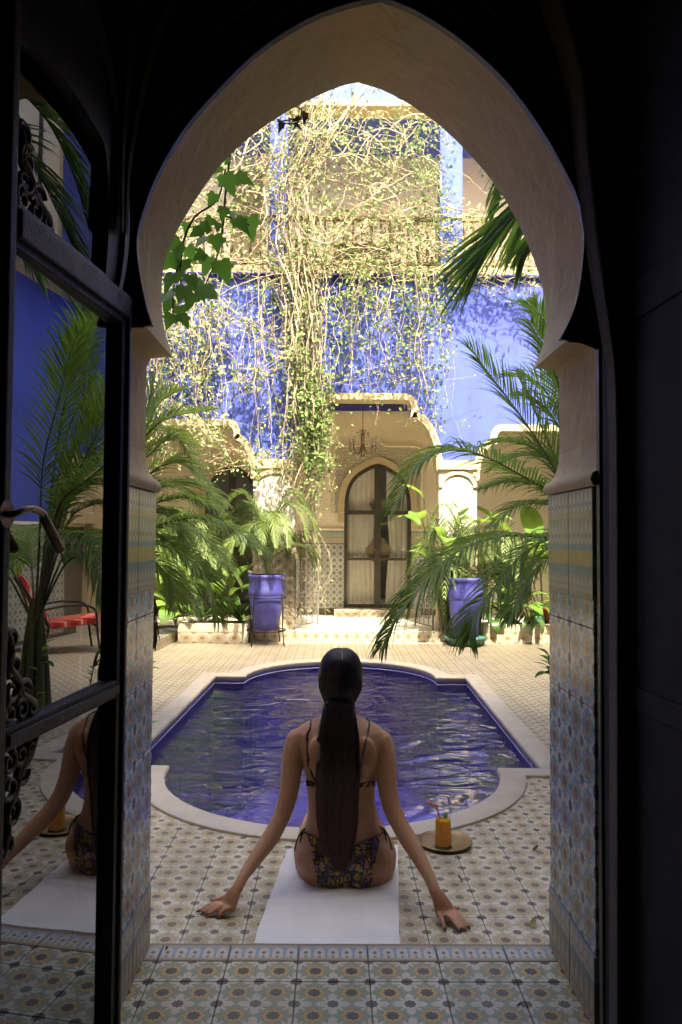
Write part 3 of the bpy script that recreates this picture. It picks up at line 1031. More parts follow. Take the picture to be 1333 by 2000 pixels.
# carved plaster panel round the door
t = NT('carved_plaster')
pos = t.n('ShaderNodeNewGeometry').outputs['Position']
v1 = t.voro(pos, 26, 'DISTANCE_TO_EDGE', 'Distance', 0.15)
v2 = t.voro(pos, 52, 'F1', 'Distance', 0.5)
hh = t.math('ADD', t.math('MINIMUM', t.mul(v1, 6.0), 1.0), t.mul(v2, 0.8))
colr = t.ramp(hh, [(0.2, (0.46, 0.38, 0.27)), (0.7, (0.78, 0.70, 0.56))])
M['carved'] = t.done(t.pbr(colr, 0.85, 0, t.bump(hh, 1.0, 0.022)))
zf, zp = P(700, 871, YBK).z, P(736, 850, YBK).z
cp = MB()
pw = 0.70
top = [(DX - pw, Z_SPR - 0.02), (DX - pw, zf - 0.1), (DX - pw + 0.03, zf - 0.03), (DX - pw + 0.1, zf), (DX - 0.16, zf), (DX - 0.07, zf + 0.03), (DX - 0.03, zf + 0.08), (DX, zp),
       (DX + 0.03, zf + 0.08), (DX + 0.07, zf + 0.03), (DX + 0.16, zf), (DX + pw - 0.1, zf), (DX + pw - 0.03, zf - 0.03), (DX + pw, zf - 0.1), (DX + pw, Z_SPR - 0.02)]
hs = horseshoe(DX, DHW + 0.09, Z_SPR, Z_APX + 0.09, 28)
def resample(poly, n):
    L = [0]
    for a, b in zip(poly, poly[1:]): L.append(L[-1] + math.hypot(b[0] - a[0], b[1] - a[1]))
    out = []
    for k in range(n):
        s_ = L[-1] * k / (n - 1)
        for i in range(len(poly) - 1):
            if L[i + 1] >= s_ - 1e-9:
                f = (s_ - L[i]) / max(L[i + 1] - L[i], 1e-9)
                out.append((poly[i][0] + (poly[i + 1][0] - poly[i][0]) * f, poly[i][1] + (poly[i + 1][1] - poly[i][1]) * f))
                break
    return out
A, B = resample(hs, 60), resample(top, 60)
for k in range(59):
    cp.add([(A[k][0], YBK - 0.018, A[k][1]), (A[k + 1][0], YBK - 0.018, A[k + 1][1]), (B[k + 1][0], YBK - 0.018, B[k + 1][1]), (B[k][0], YBK - 0.018, B[k][1])], [(3, 2, 1, 0)])
cp.build('carved_panel', M['carved'], yardhouse)
cp = MB()
cp.tube([Vector((x, YBK - 0.02, z)) for x, z in resample(top, 70)], 0.022, 6)
cp.build('panel_moulding', M['cream_pale'], yardhouse, smooth=60)
# cream band round the arched head
for xc, hw, za, extra in ((DX, DHW, Z_APX, 0.1), (XL_D, 0.42, Z_APX - 0.04, 0.1)):
    a1 = horseshoe(xc, hw, Z_SPR, za, 30)
    a2 = horseshoe(xc, hw + extra, Z_SPR - 0.02, za + extra, 30)
    mb = MB()
    for k in range(30):
        p = [a1[k], a1[k + 1], a2[k + 1], a2[k]]
        mb.add([(q[0], YBK - 0.045, q[1]) for q in p] + [(q[0], YBK + 0.05, q[1]) for q in p], [(3, 2, 1, 0), (0, 1, 5, 4), (2, 3, 7, 6)])
    mb.span((xc - hw - extra, YBK - 0.045, Z_SPR - 0.16), (xc - hw, YBK + 0.05, Z_SPR - 0.015))
    mb.span((xc + hw, YBK - 0.045, Z_SPR - 0.16), (xc + hw + extra, YBK + 0.05, Z_SPR - 0.015))
    mb.build('door_arch_band', M['cream'], yardhouse)

# glass with a little mirror in it
def glass_mat(name, refl, tint=(0.9, 0.92, 0.92), rough=0.0, wave=0.0, edge=0.6):
    t = NT(name)
    gl = t.n('ShaderNodeBsdfGlossy'); gl.inputs['Roughness'].default_value = rough
    if wave:
        pos = t.n('ShaderNodeNewGeometry').outputs['Position']
        t.put(gl.inputs['Normal'], t.bump(t.noise(pos, 1.5, 2), wave, 0.02))
    tr = t.n('ShaderNodeBsdfTransparent'); tr.inputs[0].default_value = (*tint, 1)
    mx = t.n('ShaderNodeMixShader')
    lw = t.n('ShaderNodeLayerWeight'); lw.inputs['Blend'].default_value = 0.3
    f = t.math('ADD', t.mul(lw.outputs['Fresnel'], edge), refl)
    t.put(mx.inputs[0], f)
    t.t.links.new(tr.outputs[0], mx.inputs[1]); t.t.links.new(gl.outputs[0], mx.inputs[2])
    return t.done(mx.outputs[0])
M['pane'] = glass_mat('window_pane', 0.07, (0.97, 0.98, 0.98))
M['bronze_frame'] = plain('dark_bronze_door_frame', (0.055, 0.045, 0.032), 0.5, 0.2, 12)
def far_door(xc, hw, za, deco=True):
    d = empty('arched_double_door', (xc, YBK, LAND_Z))
    d.parent = yardhouse
    d.matrix_parent_inverse = world_of(yardhouse).inverted()
    yf = YBK + 0.02
    out = door_outline(xc, hw, Z_D0, Z_SPR, za)
    inn = door_outline(xc, hw - 0.055, Z_D0 + 0.05, Z_SPR, za - 0.06)
    a, b = resample(out, 80), resample(inn, 80)
    m = MB()
    for k in range(79):
        p = [b[k], b[k + 1], a[k + 1], a[k]]
        m.add([(q[0], yf - 0.03, q[1]) for q in p] + [(q[0], yf + 0.04, q[1]) for q in p], [(3, 2, 1, 0), (0, 1, 5, 4)])
    m.span((xc - hw, yf - 0.03, Z_D0), (xc + hw, yf + 0.04, Z_D0 + 0.055))
    m.span((xc - 0.05, yf - 0.042, Z_D0 + 0.01), (xc + 0.05, yf + 0.04, za - 0.03))
    m.span((xc - hw + 0.02, yf - 0.036, Z_SPR - 0.03), (xc + hw - 0.02, yf + 0.036, Z_SPR + 0.03))
    m.span((xc - hw + 0.02, yf - 0.034, Z_RAIL - 0.02), (xc + hw - 0.02, yf + 0.034, Z_RAIL + 0.02))
    m.build('frame', M['bronze_frame'], d)
    for s in (-1, 1):
        for z0, z1 in ((Z_D0 + 0.055, Z_RAIL - 0.02), (Z_RAIL + 0.02, Z_SPR - 0.03)):
            g = MB()
            x0, x1 = xc + s * 0.05, xc + s * (hw - 0.055)
            g.quad((min(x0, x1), yf, z0), (max(x0, x1), yf, z0), (max(x0, x1), yf, z1), (min(x0, x1), yf, z1))
            g.build('pane', M['pane'], d)
        hp = [p for p in horseshoe(xc, hw - 0.05, Z_SPR + 0.03, za - 0.055, 30) if (p[0] - xc) * s >= 0.045]
        if s < 0: poly = hp + [(xc - 0.045, Z_SPR + 0.03)]
        else: poly = hp + [(xc + 0.045, Z_SPR + 0.03)]
        g = MB()
        g.add([(x, yf, z) for x, z in poly], [tuple(range(len(poly)))])
        g.build('pane', M['pane'], d)
    hd = MB()
    hd.tube([(xc - 0.03, yf - 0.05, Z_RAIL + 0.15), (xc - 0.03, yf - 0.09, Z_RAIL + 0.15), (xc - 0.1, yf - 0.09, Z_RAIL + 0.15)], 0.012, 8)
    hd.build('handle', M['brass'], d, smooth=60)
    return d
far_door(DX, DHW, Z_APX)
far_door(XL_D, 0.42, Z_APX - 0.04)
# what stands behind those panes: a dim room, curtains
mb = MB()
for x0, x1 in ((-0.4, 2.0), (-2.6, -0.45)):
    mb.quad((x0, YBK + 1.6, -0.1), (x1, YBK + 1.6, -0.1), (x1, YBK + 1.6, 3.4), (x0, YBK + 1.6, 3.4))
    mb.quad((x0, YBK + 0.1, LAND_Z + 0.03), (x1, YBK + 0.1, LAND_Z + 0.03), (x1, YBK + 1.6, LAND_Z + 0.03), (x0, YBK + 1.6, LAND_Z + 0.03))
    mb.quad((x0, YBK + 0.1, 3.2), (x1, YBK + 0.1, 3.2), (x1, YBK + 1.6, 3.2), (x0, YBK + 1.6, 3.2))
    for x in (x0, x1):
        mb.quad((x, YBK + 0.1, -0.1), (x, YBK + 1.6, -0.1), (x, YBK + 1.6, 3.4), (x, YBK + 0.1, 3.4))
mb.build('salon_shell', plain('salon_wall', (0.45, 0.40, 0.31), 0.8), yardhouse)
def curtain(name, mat, x0, x1, y, z0, z1, folds, amp, parent, seed=0, taper=0.0):
    rnd = random.Random(seed)
    m = MB()
    nx, nz = folds * 8, 10
    vs, fs = [], []
    ph = [rnd.uniform(-0.5, 0.5) for _ in range(folds + 2)]
    for j in range(nz + 1):
        v = j / nz
        for i in range(nx + 1):
            u = i / nx
            xx = x0 + (x1 - x0) * u
            yy = y + amp * math.sin(u * folds * 2 * math.pi + ph[int(u * folds)] * 0.8 + 0.3 * math.sin(3 * v)) * (1 - 0.3 * v)
            pinch = 1 - taper * math.exp(-((v - 0.45) / 0.18) ** 2)
            xx = x0 + (xx - x0) * pinch
            vs.append((xx, yy, z0 + (z1 - z0) * v))
    for j in range(nz):
        for i in range(nx):
            a = j * (nx + 1) + i
            fs.append((a, a + 1, a + nx + 2, a + nx + 1))
    m.add(vs, fs)
    return m.build(name, mat, parent, smooth=180)
c1 = curtain('door_curtain', M['curtain'], DX - 0.49, DX - 0.01, YBK + 0.13, LAND_Z + 0.04, 2.45, 6, 0.012, None, 1, 0.08)
tag(c1, 'cream curtain hanging behind the glass, wider one beside the middle bar', 'curtain', 'curtains behind the arched door')
c2 = curtain('door_curtain', M['curtain'], DX + 0.50, DX + 0.14, YBK + 0.13, LAND_Z + 0.04, 2.45, 4, 0.012, None, 2, 0.15)
tag(c2, 'cream curtain tied back behind the palm side of the arched door', 'curtain', 'curtains behind the arched door')
# lace medallions on the curtains
t = NT('lace')
pos = t.n('ShaderNodeNewGeometry').outputs['Position']
M['lace'] = t.done(t.pbr(t.mix(t.ramp(t.voro(pos, 60, 'DISTANCE_TO_EDGE'), [(0.05, (0, 0, 0)), (0.12, (1, 1, 1))]), (0.55, 0.40, 0.28), (0.30, 0.18, 0.10)), 0.9))
def medallion(z0, h, w, lab):
    m = MB()
    pts = []
    for k in range(20):
        a = 2 * math.pi * k / 20
        r = 1 + 0.09 * (k % 2)
        pts.append((DX + 0.02 + w * math.copysign(abs(math.cos(a)) ** 1.7, math.cos(a)) * r, z0 + h * math.copysign(abs(math.sin(a)) ** 1.7, math.sin(a)) * r))
    m.prism(pts, YBK + 0.082, YBK + 0.090)
    tag(m.build('lace_ornament', M['lace'], None), lab, 'ornament', 'lace ornaments behind the door glass')
medallion(P(738, 1075, YBK).z, 0.24, 0.20, 'brown lace ornament behind the lower panes of the arched door')
medallion(P(738, 985, YBK).z, 0.13, 0.15, 'smaller brown lace ornament behind the arched panes')
# wainscot of the gallery wall
Z_WT = P(640, 1036, YBK).z
segs = [(-0.55, DX - DHW - 0.004), (DX + DHW + 0.004, 2.4), (-3.2, XL_D - 0.425), (XL_D + 0.425, -0.56)]
fz = tile_mesh('gallery_frieze_tile', TS - 0.003, 0.20, 0.012, frieze_mat('gallery_frieze', [(0.12, (0.45, 0.40, 0.28), None), (0.45, (0.56, 0.52, 0.40), (0.25, 0.30, 0.30)), (0.6, (0.48, 0.40, 0.22), None), (0.92, (0.52, 0.52, 0.44), (0.16, 0.30, 0.34)), (1.0, (0.3, 0.36, 0.34), None)], pitch=5), 0.001)
IDM = (Vector((1, 0, 0)), Vector((0, 1, 0)), Vector((0, 0, 1)))
for x0, x1 in segs:
    nx = max(1, int((x1 - x0) / TS))
    ws = MB(); ws.span((x0, YBK - 0.02, LAND_Z), (x1, YBK - 0.001, Z_WT)); gws = ws.build('gallery_wainscot', M['grout'], yardhouse)
    for i in range(nx):
        xc = x1 - TS * (i + 0.5) if x0 < DX - 0.6 else x0 + TS * (i + 0.5)
        if not (-2.2 < xc < 2.2): continue
        place('tile', fz, gws, frame_m((xc, YBK - 0.02, Z_WT - 0.102), *IDM))
        for j in range(5):
            place('tile', tile_w, gws, frame_m((xc, YBK - 0.02, LAND_Z + 0.10 + TS * (j + 0.5)), *IDM))
mb = MB()
for x0, x1 in segs: mb.span((x0, YBK - 0.04, Z_WT), (x1, YBK - 0.001, Z_WT + 0.03))
mb.build('wainscot_cap', M['cream_pale'], yardhouse)
# sill under the door, landing with dotted riser
mb = MB(); mb.span((DX - DHW - 0.15, YBK - 0.34, LAND_Z), (DX + DHW + 0.1, YBK + 0.12, Z_D0 - 0.002)); sill = mb.build('door_sill', M['stone'], yardhouse, bevel=0.006)
st = tile_mesh('sill_tile', 0.13, 0.088, 0.010, RISER_TILE, 0.001)
for i in range(10):
    place('tile', st, sill, frame_m((DX - DHW - 0.15 + 0.065 + 0.132 * i, YBK - 0.341, LAND_Z + 0.046), *IDM))
land = MB()
land.span((-4.4, 9.85, YARD - 0.1), (4.5, YBK + 0.1, LAND_Z))
land = struct('landing', land, plain('pale_landing', (0.74, 0.69, 0.58), 0.5, 0.1, 5, 0.1, 60))
lt_m = flat_tile('landing_tile', TS - 0.003, TS - 0.003, 0.005, plain('landing_tile', (0.74, 0.69, 0.59), 0.35, 0.12, 4, 0.05, 60))
for i in range(-3, 8):
    for j in range(10):
        x, y = 0.42 + TS * (i - 2), 9.86 + TS * (j + 0.5)
        if -0.5 < x - 0.1 and x + 0.1 < 1.36 and y + 0.1 < YBK - 0.34: place('tile', lt_m, land, Matrix.Translation((x, y, LAND_Z)))
rt = tile_mesh('riser_tile', 0.128, 0.124, 0.010, RISER_TILE, 0.001)
for i in range(-12, 20):
    x = 0.42 + 0.131 * i
    place('tile', rt, land, frame_m((x, 9.851, YARD + 0.066), *IDM))

# ------------------------------------------------------------------ balcony storey
mb = MB(); mb.span((-4.4, YW - 0.06, Z_BAL), (4.5, YW + 1.7, Z_BAL + 0.10)); mb.build('balcony_slab', M['cream'], yardhouse, bevel=0.01)
mb = MB(); mb.span((-4.4, YW - 0.075, Z_BAL - 0.02), (4.5, YW - 0.03, Z_BAL + 0.0)); mb.build('balcony_edge', M['blue_dark'], yardhouse)
mb = MB(); mb.span((-4.4, YW + 1.5, Z_BAL), (4.5, YW + 1.6, 8.4)); mb.build('upper_wall', M['cream_pale'], yardhouse)
Z_LIN = P(720, 208, YW).z
for x0, x1, m_ in ((P(527, 380, YW).x, P(562, 380, YW).x, 'blue'), (P(860, 350, YW).x, P(904, 350, YW).x, 'blue')):
    mb = MB(); mb.span((x0, YW, Z_BAL + 0.1), (x1, YW + 0.26, Z_LIN)); mb.build('balcony_post', M[m_], yardhouse, bevel=0.012)
mb = MB(); mb.span((-4.4, YW - 0.02, Z_LIN), (4.5, YW + 0.3, Z_LIN + 0.075)); mb.build('lintel', M['cream'], yardhouse, bevel=0.01)
mb = MB(); mb.span((-4.4, YW, Z_LIN + 0.075), (4.5, YW + 1.6, 8.6)); mb.build('attic_wall', M['blue'], yardhouse)
# railing of the balcony with a top rail, each baluster a part
rl = empty('balcony_railing', (0.4, YW + 0.03, Z_BAL + 0.1), 'weathered wooden balcony railing tangled in vines above the blue wall', 'railing')
zr0, zr1 = Z_BAL + 0.1, P(700, 425, YW).z
mb = MB(); mb.span((-2.6, YW + 0.0, zr1 - 0.03), (2.9, YW + 0.06, zr1 + 0.02)); mb.build('rail', plain('old_wood', (0.16, 0.10, 0.06), 0.8, 0.3, 20), rl)
mb = MB(); mb.span((-2.6, YW + 0.01, zr0 + 0.05), (2.9, YW + 0.05, zr0 + 0.09)); mb.build('rail', bpy.data.materials['old_wood'], rl)
bal = MB(); bal.lathe([(0.016, 0), (0.016, 0.12), (0.026, 0.18), (0.014, 0.3), (0.014, zr1 - zr0 - 0.22), (0.022, zr1 - zr0 - 0.15), (0.014, zr1 - zr0 - 0.03)], n=8)
bal = bal.mesh('baluster', bpy.data.materials['old_wood'], 50)
for k in range(44):
    place('baluster', bal, rl, Matrix.Translation((-2.5 + 5.3 * k / 43, YW + 0.03, zr0)))
cr = curtain('balcony_curtain', M['curtain_red'], P(672, 250, YW + 1.4).x, P(745, 250, YW + 1.4).x, YW + 1.36, P(700, 292, YW + 1.4).z, P(700, 200, YW + 1.4).z, 5, 0.03, None, 5)
tag(cr, 'red striped hanging on the upper balcony wall behind the vines', 'curtain')
# shuttered window on the balcony
mb = MB(); mb.span((P(455, 400, 11.5).x, YW + 1.47, Z_BAL + 0.1), (P(512, 400, 11.5).x, YW + 1.499, Z_BAL + 2.1)); mb.build('balcony_door', plain('pale_brown_door', (0.30, 0.23, 0.15), 0.7), yardhouse)
mb = MB(); mb.span((P(655, 400, 11.5).x, YW + 1.47, Z_BAL + 0.1), (P(760, 400, 11.5).x, YW + 1.499, Z_BAL + 1.0)); mb.build('balcony_chest', plain('dark_cupboard', (0.08, 0.05, 0.03), 0.7), yardhouse)

# ------------------------------------------------------------------ side walls of the courtyard
def side_wall(name, x, sgn, label):
    e = empty(name, (x, 6.2, YARD), label, 'wall')
    m = MB(); m.span((x, Y_OUT, YARD - 0.1), (x + 0.25 * sgn, YW + 2.2, 7.0)); m.build('plaster', M['blue'], e)
    m = MB(); m.span((x - 0.02 * sgn, Y_OUT + 0.01, YARD), (x - 0.001 * sgn, YW, 1.36)); w = m.build('wainscot', M['grout'], e)
    m = MB(); m.span((x - 0.05 * sgn, Y_OUT + 0.01, 1.36), (x - 0.001 * sgn, YW, 1.40)); m.build('moulding', M['cream_pale'], e)
    if sgn > 0:
        for i in range(18):
            for j in range(6):
                place('tile', tile_w, w, frame_m((x - 0.02, 5.9 + TS * (i + 0.5), YARD + 0.05 + TS * (j + 0.5)), Vector((0, -1, 0)), Vector((1, 0, 0)), Vector((0, 0, 1))))
            place('tile', fz, w, frame_m((x - 0.02, 5.9 + TS * (i + 0.5), YARD + 0.05 + TS * 6 + 0.103), Vector((0, -1, 0)), Vector((1, 0, 0)), Vector((0, 0, 1))))
        # cream arched pilaster and upper windows
        m = MB()
        for k in range(6):
            m.span((x - 0.22 + 0.02 * k, 9.25 + 0.05 * k, 1.40 + 0.16 * k), (x - 0.002, 9.95 - 0.02 * k, 1.40 + 0.16 * (k + 1)))
        m.build('corbel', M['cream'], e, bevel=0.012)
        for y0 in (4.2, 6.2, 8.2):
            m = MB(); m.span((x - 0.03, y0, 4.9), (x - 0.001, y0 + 1.1, 6.9)); wd = m.build('window', M['cream'], e)
            m = MB(); m.span((x - 0.036, y0 + 0.1, 5.0), (x - 0.0315, y0 + 1.0, 6.8)); m.build('pane', M['curtain'], wd)
            m = MB(); m.span((x - 0.06, y0 + 0.52, 5.0), (x - 0.037, y0 + 0.58, 6.8)); m.build('bar', M['bronze_frame'], wd)
        m = MB(); m.span((x - 0.4, 3.2, 4.42), (x - 0.002, 9.9, 4.55)); m.build('ledge', M['cream'], e)
    return e
side_wall('courtyard_side_wall', XB - 0.3, 1, 'blue courtyard wall with tiled foot, seen only mirrored in the door glass')
lw_ = side_wall('courtyard_side_wall', XA + 0.1, -1, 'blue courtyard wall behind the palm beside the tiled platform')

# low platform by the left wall and planters with tiled fronts
zpl = YARD + 0.13
plat = MB()
pe = [G(297, 1275), G(365, 1243)]
poly = [(-4.35, 6.8), (pe[0].x - 0.03, 6.8), (pe[0].x, pe[0].y), (pe[1].x, pe[1].y + 0.2), (-4.35, 9.84)]
nP = len(poly)
plat.add([Vector((x, y, YARD - 0.01)) for x, y in poly] + [Vector((x, y, zpl)) for x, y in poly], [tuple(range(nP, 2 * nP))] + [(k, (k + 1) % nP, (k + 1) % nP + nP, k + nP) for k in range(nP)])
plat = struct('platform', plat, plain('polished_stone', (0.33, 0.33, 0.32), 0.22, 0.1, 5, 0.03, 40), fix=True)
pa, pb = Vector((poly[1][0], 6.9)), Vector((poly[3][0], poly[3][1]))
for seg in ((Vector(poly[1]), Vector(poly[2])), (Vector(poly[2]), Vector(poly[3]))):
    a, b = seg
    d = (b - a)
    k = int(d.length / 0.131)
    d.normalize()
    for i in range(k):
        c = a + d * (0.131 * (i + 0.5))
        xd = Vector((-d.x, -d.y, 0)) * -1
        yd = Vector((0, 0, 1)).cross(xd)
        place('tile', rt, plat, frame_m((c.x, c.y, YARD + 0.064), xd, yd, Vector((0, 0, 1))))
pt = tile_mesh('planter_tile', 0.197, 0.099, 0.012, PLANTER_TILE, 0.001)
pt2 = tile_mesh('planter_dot_tile', 0.197, 0.13, 0.010, RISER_TILE, 0.001)
def planter(x0, x1, y0, y1, label):
    e = empty('planter_bed', ((x0 + x1) / 2, y0, YARD), label, 'planter', 'tiled planter beds')
    m = MB()
    zt = YARD + 0.24
    m.span((x0, y0, YARD), (x1, y0 + 0.09, zt)); m.span((x0, y0 + 0.09, YARD), (x0 + 0.06, y1, zt)); m.span((x1 - 0.06, y0 + 0.09, YARD), (x1, y1, zt))
    w = m.build('kerb_wall', M['stone'], e, bevel=0.004)
    m = MB(); m.span((x0 + 0.06, y0 + 0.09, YARD + 0.01), (x1 - 0.06, y1, zt - 0.03)); m.build('soil', M['soil'], e)
    k = int((x1 - x0) / 0.2)
    for i in range(k):
        place('tile', pt, w, frame_m((x0 + 0.1 + 0.2 * i, y0, zt - 0.052), *IDM))
        place('tile', pt2, w, frame_m((x0 + 0.1 + 0.2 * i, y0, YARD + 0.068), *IDM))
planter(pe[1].x + 0.02, -1.08, 9.62, 10.3, 'low tiled planter bed beside the blue pot on its iron stand')
planter(1.88, 3.9, 9.72, 10.3, 'low tiled planter bed below the broad leaves and green lamp')

# ================================================================== door leaves
LA, LB = P(236, 1000, 1.862), P(-25, 1000, 1.30)
LU = Vector((LB.x - LA.x, LB.y - LA.y, 0)); LEAF_W = LU.length; LU.normalize()
LN = Vector((-LU.y, LU.x, 0))
if LN.x < 0: LN = -LN
L0 = Vector((LA.x, LA.y, 0))
def lp(px, py):
    d = ray(px, py)
    k = (L0 - CAM_P).dot(LN) / d.dot(LN)
    p = CAM_P + d * k
    return ((p - L0).dot(LU), p.z)
def l3(u, z, off=0.0):
    return L0 + LU * u + LN * off + Vector((0, 0, z))
glazed = empty('glazed_door', L0, 'open dark wooden door leaf with arched glass panes and iron scrollwork', 'door')
def strip_prism(a, b, o0, o1):
    """solid between two outlines of equal length in leaf coordinates"""
    m = MB()
    n = len(a)
    vs = [l3(u, z, o1) for u, z in a] + [l3(u, z, o1) for u, z in b] + [l3(u, z, o0) for u, z in a] + [l3(u, z, o0) for u, z in b]
    fs = []
    for k in range(n - 1):
        fs += [(k, k + 1, n + k + 1, n + k), (2 * n + k, 3 * n + k, 3 * n + k + 1, 2 * n + k + 1), (k, 2 * n + k, 2 * n + k + 1, k + 1), (n + k, n + k + 1, 3 * n + k + 1, 3 * n + k)]
    fs += [(0, n, 3 * n, 2 * n), (n - 1, 3 * n - 1, 4 * n - 1, 2 * n - 1)]
    m.add(vs, fs)
    return m
def bar(u0, u1, z0, z1, o0=-0.02, o1=0.016):
    return strip_prism([(u0, z0), (u0, z1)], [(u1, z0), (u1, z1)], o0, o1)
u_in = lp(221, 1000)[0]                       # inner edge of the hinge stile
u_ms = lp(4, 1000)[0]                        # inner edge of the meeting stile
zt_lo, zt_hi, zr_lo, zr_hi = 1.712, 1.795, 0.825, 0.866
def molded(mb, name, mat, bevel=0.004):
    return mb.build(name, mat, glazed, bevel=bevel, fix=True)
molded(bar(0.0, u_in, 0.012, zt_hi - 0.004), 'hinge_stile', M['wood'])
molded(bar(0.004, u_in * 0.45, 0.013, zt_hi - 0.012, 0.016, 0.024), 'stile_moulding', M['wood_worn'])
molded(bar(u_ms, LEAF_W, 0.012, 2.46), 'meeting_stile', M['wood'])
molded(bar(u_ms + 0.012, LEAF_W - 0.01, 0.013, 2.45, 0.016, 0.024), 'stile_moulding', M['wood_worn'])
molded(bar(u_in, u_ms, zt_lo, zt_hi), 'rail', M['wood_worn'])
molded(bar(u_in * 0.5, u_ms, zt_lo + 0.016, zt_hi - 0.014, 0.016, 0.026), 'rail_moulding', M['wood_worn'])
molded(bar(u_in, u_ms, zr_lo, zr_hi), 'rail', M['wood_worn'])
molded(bar(u_in, u_ms, zr_lo + 0.01, zr_hi - 0.01, 0.016, 0.025), 'rail_moulding', M['wood_worn'])
molded(bar(u_in, u_ms, 0.012, 0.075), 'rail', M['wood'])
inner_px = [(190, 572), (197, 500), (200, 430), (198, 350), (192, 285), (166, 238), (130, 180), (90, 130), (55, 100), (22, 76)]
outer_px = [(214, 590), (229, 510), (234, 430), (231, 350), (222, 270), (207, 180), (192, 90), (165, 0), (120, -80), (22, -130)]
ai = resample([(p.x, p.z) for p in smooth_path([Vector((*(lp(x, y)[0:1]), 0, lp(x, y)[1])) for x, y in inner_px], 40)], 30)
ao = resample([(p.x, p.z) for p in smooth_path([Vector((*(lp(x, y)[0:1]), 0, lp(x, y)[1])) for x, y in outer_px], 40)], 30)
molded(strip_prism(ai, ao, -0.02, 0.016), 'arched_head', M['wood'], None)
amid = [(a[0] * 0.25 + b[0] * 0.75, a[1] * 0.25 + b[1] * 0.75) for a, b in zip(ai, ao)]
molded(strip_prism(amid, ao, 0.016, 0.026), 'head_moulding', M['wood_worn'], None)
M['door_glass'] = glass_mat('door_glass', 0.10, (0.55, 0.55, 0.52), 0.0, 0.02, 0.42)
U_C, PANE_TURN = (u_in + u_ms) / 2, R(1.2)      # the glass sits a little askew in its rebate
PN = (Matrix.Rotation(PANE_TURN, 3, 'Z') @ LN).normalized()
if abs((l3(U_C + 0.1, 0, 0.1 * math.tan(PANE_TURN)) - l3(U_C, 0)).dot(PN)) > 1e-3: PN = (Matrix.Rotation(-PANE_TURN, 3, 'Z') @ LN).normalized()
PC = l3(U_C, 0)
def pane(poly):
    m = MB()
    n = len(poly)
    m.add([l3(u, z, (u - U_C) * math.tan(PANE_TURN)) for u, z in poly], [tuple(range(n))])
    return m.build('pane', M['door_glass'], glazed)
pane([(u_in - 0.004, 0.07), (u_ms + 0.004, 0.07), (u_ms + 0.004, zr_lo + 0.004), (u_in - 0.004, zr_lo + 0.004)])
pane([(u_in - 0.004, zr_hi - 0.004), (u_ms + 0.004, zr_hi - 0.004), (u_ms + 0.004, zt_lo + 0.004), (u_in - 0.004, zt_lo + 0.004)])
pane([(u, z) for u, z in ai] + [(u_ms + 0.004, ai[-1][1]), (u_ms + 0.004, zt_hi - 0.004), (ai[0][0], zt_hi - 0.004)])
# cast scrollwork standing in front of the glass along the meeting stile
def spiral(cu, cz, r, turns, start, hand):
    return [(cu + r * (1 - 0.82 * k / 26) * math.cos(start + hand * turns * 2 * math.pi * k / 26), cz + r * (1 - 0.82 * k / 26) * math.sin(start + hand * turns * 2 * math.pi * k / 26)) for k in range(27)]
def scrolls(z0, z1, w, flip):
    H = z1 - z0
    e = u_ms - 0.004
    curves = []
    f = lambda v: z0 + H * (v if not flip else 1 - v)
    curves.append(([(e, f(0.98)), (e - 0.12 * w, f(0.85)), (e - 0.22 * w, f(0.7)), (e - 0.18 * w, f(0.55)), (e - 0.4 * w, f(0.4)), (e - 0.52 * w, f(0.25)), (e - 0.75 * w, f(0.16)), (e - 0.95 * w, f(0.02))], (0.004, 0.008, 0.006, 0.008, 0.006, 0.008, 0.004)))
    for cu, v, r, st, hd in ((0.20, 0.82, 0.16, 0, 1), (0.30, 0.58, 0.20, 2, -1), (0.24, 0.34, 0.22, 1, 1), (0.55, 0.28, 0.17, 3, -1), (0.50, 0.10, 0.17, 0.5, 1), (0.20, 0.12, 0.17, 2, -1), (0.78, 0.08, 0.12, 1, 1)):
        curves.append((spiral(e - cu * w, f(v), r * w, 1.3, st, hd * (-1 if flip else 1)), (0.006, 0.005, 0.004, 0.003)))
    m = MB()
    for c, rad in curves:
        pts = smooth_path([l3(u, z, 0.006) for u, z in c], 34)
        m.tube(pts, rad, 6)
    o = m.build('scrollwork', M['iron_brown'], glazed, smooth=70)
scrolls(zt_hi + 0.0, lp(25, 215)[1], 0.155, False)
scrolls(zr_hi, lp(5, 1215)[1], 0.13, False)
scrolls(lp(5, 1690)[1], zr_lo, 0.13, True)
# lever handle
h = MB()
hb = l3(u_ms + 0.03, lp(5, 1005)[1], 0.02)
hpts = [hb, hb + LN * 0.02, hb + LN * 0.028 - LU * 0.03 + Vector((0, 0, 0.010)), hb + LN * 0.028 - LU * 0.075 + Vector((0, 0, 0.006)), hb + LN * 0.028 - LU * 0.10 + Vector((0, 0, -0.016)), hb + LN * 0.028 - LU * 0.15 + Vector((0, 0, -0.062))]
h.tube(smooth_path(hpts, 24), [0.006, 0.006, 0.006, 0.007, 0.009, 0.0105], 10)
h.build('handle', M['bronze'], glazed, smooth=60)
m = MB(); m.tube([hb - LN * 0.004, hb + LN * 0.008], 0.024, 14); m.build('handle_rose', M['bronze'], glazed, smooth=40)

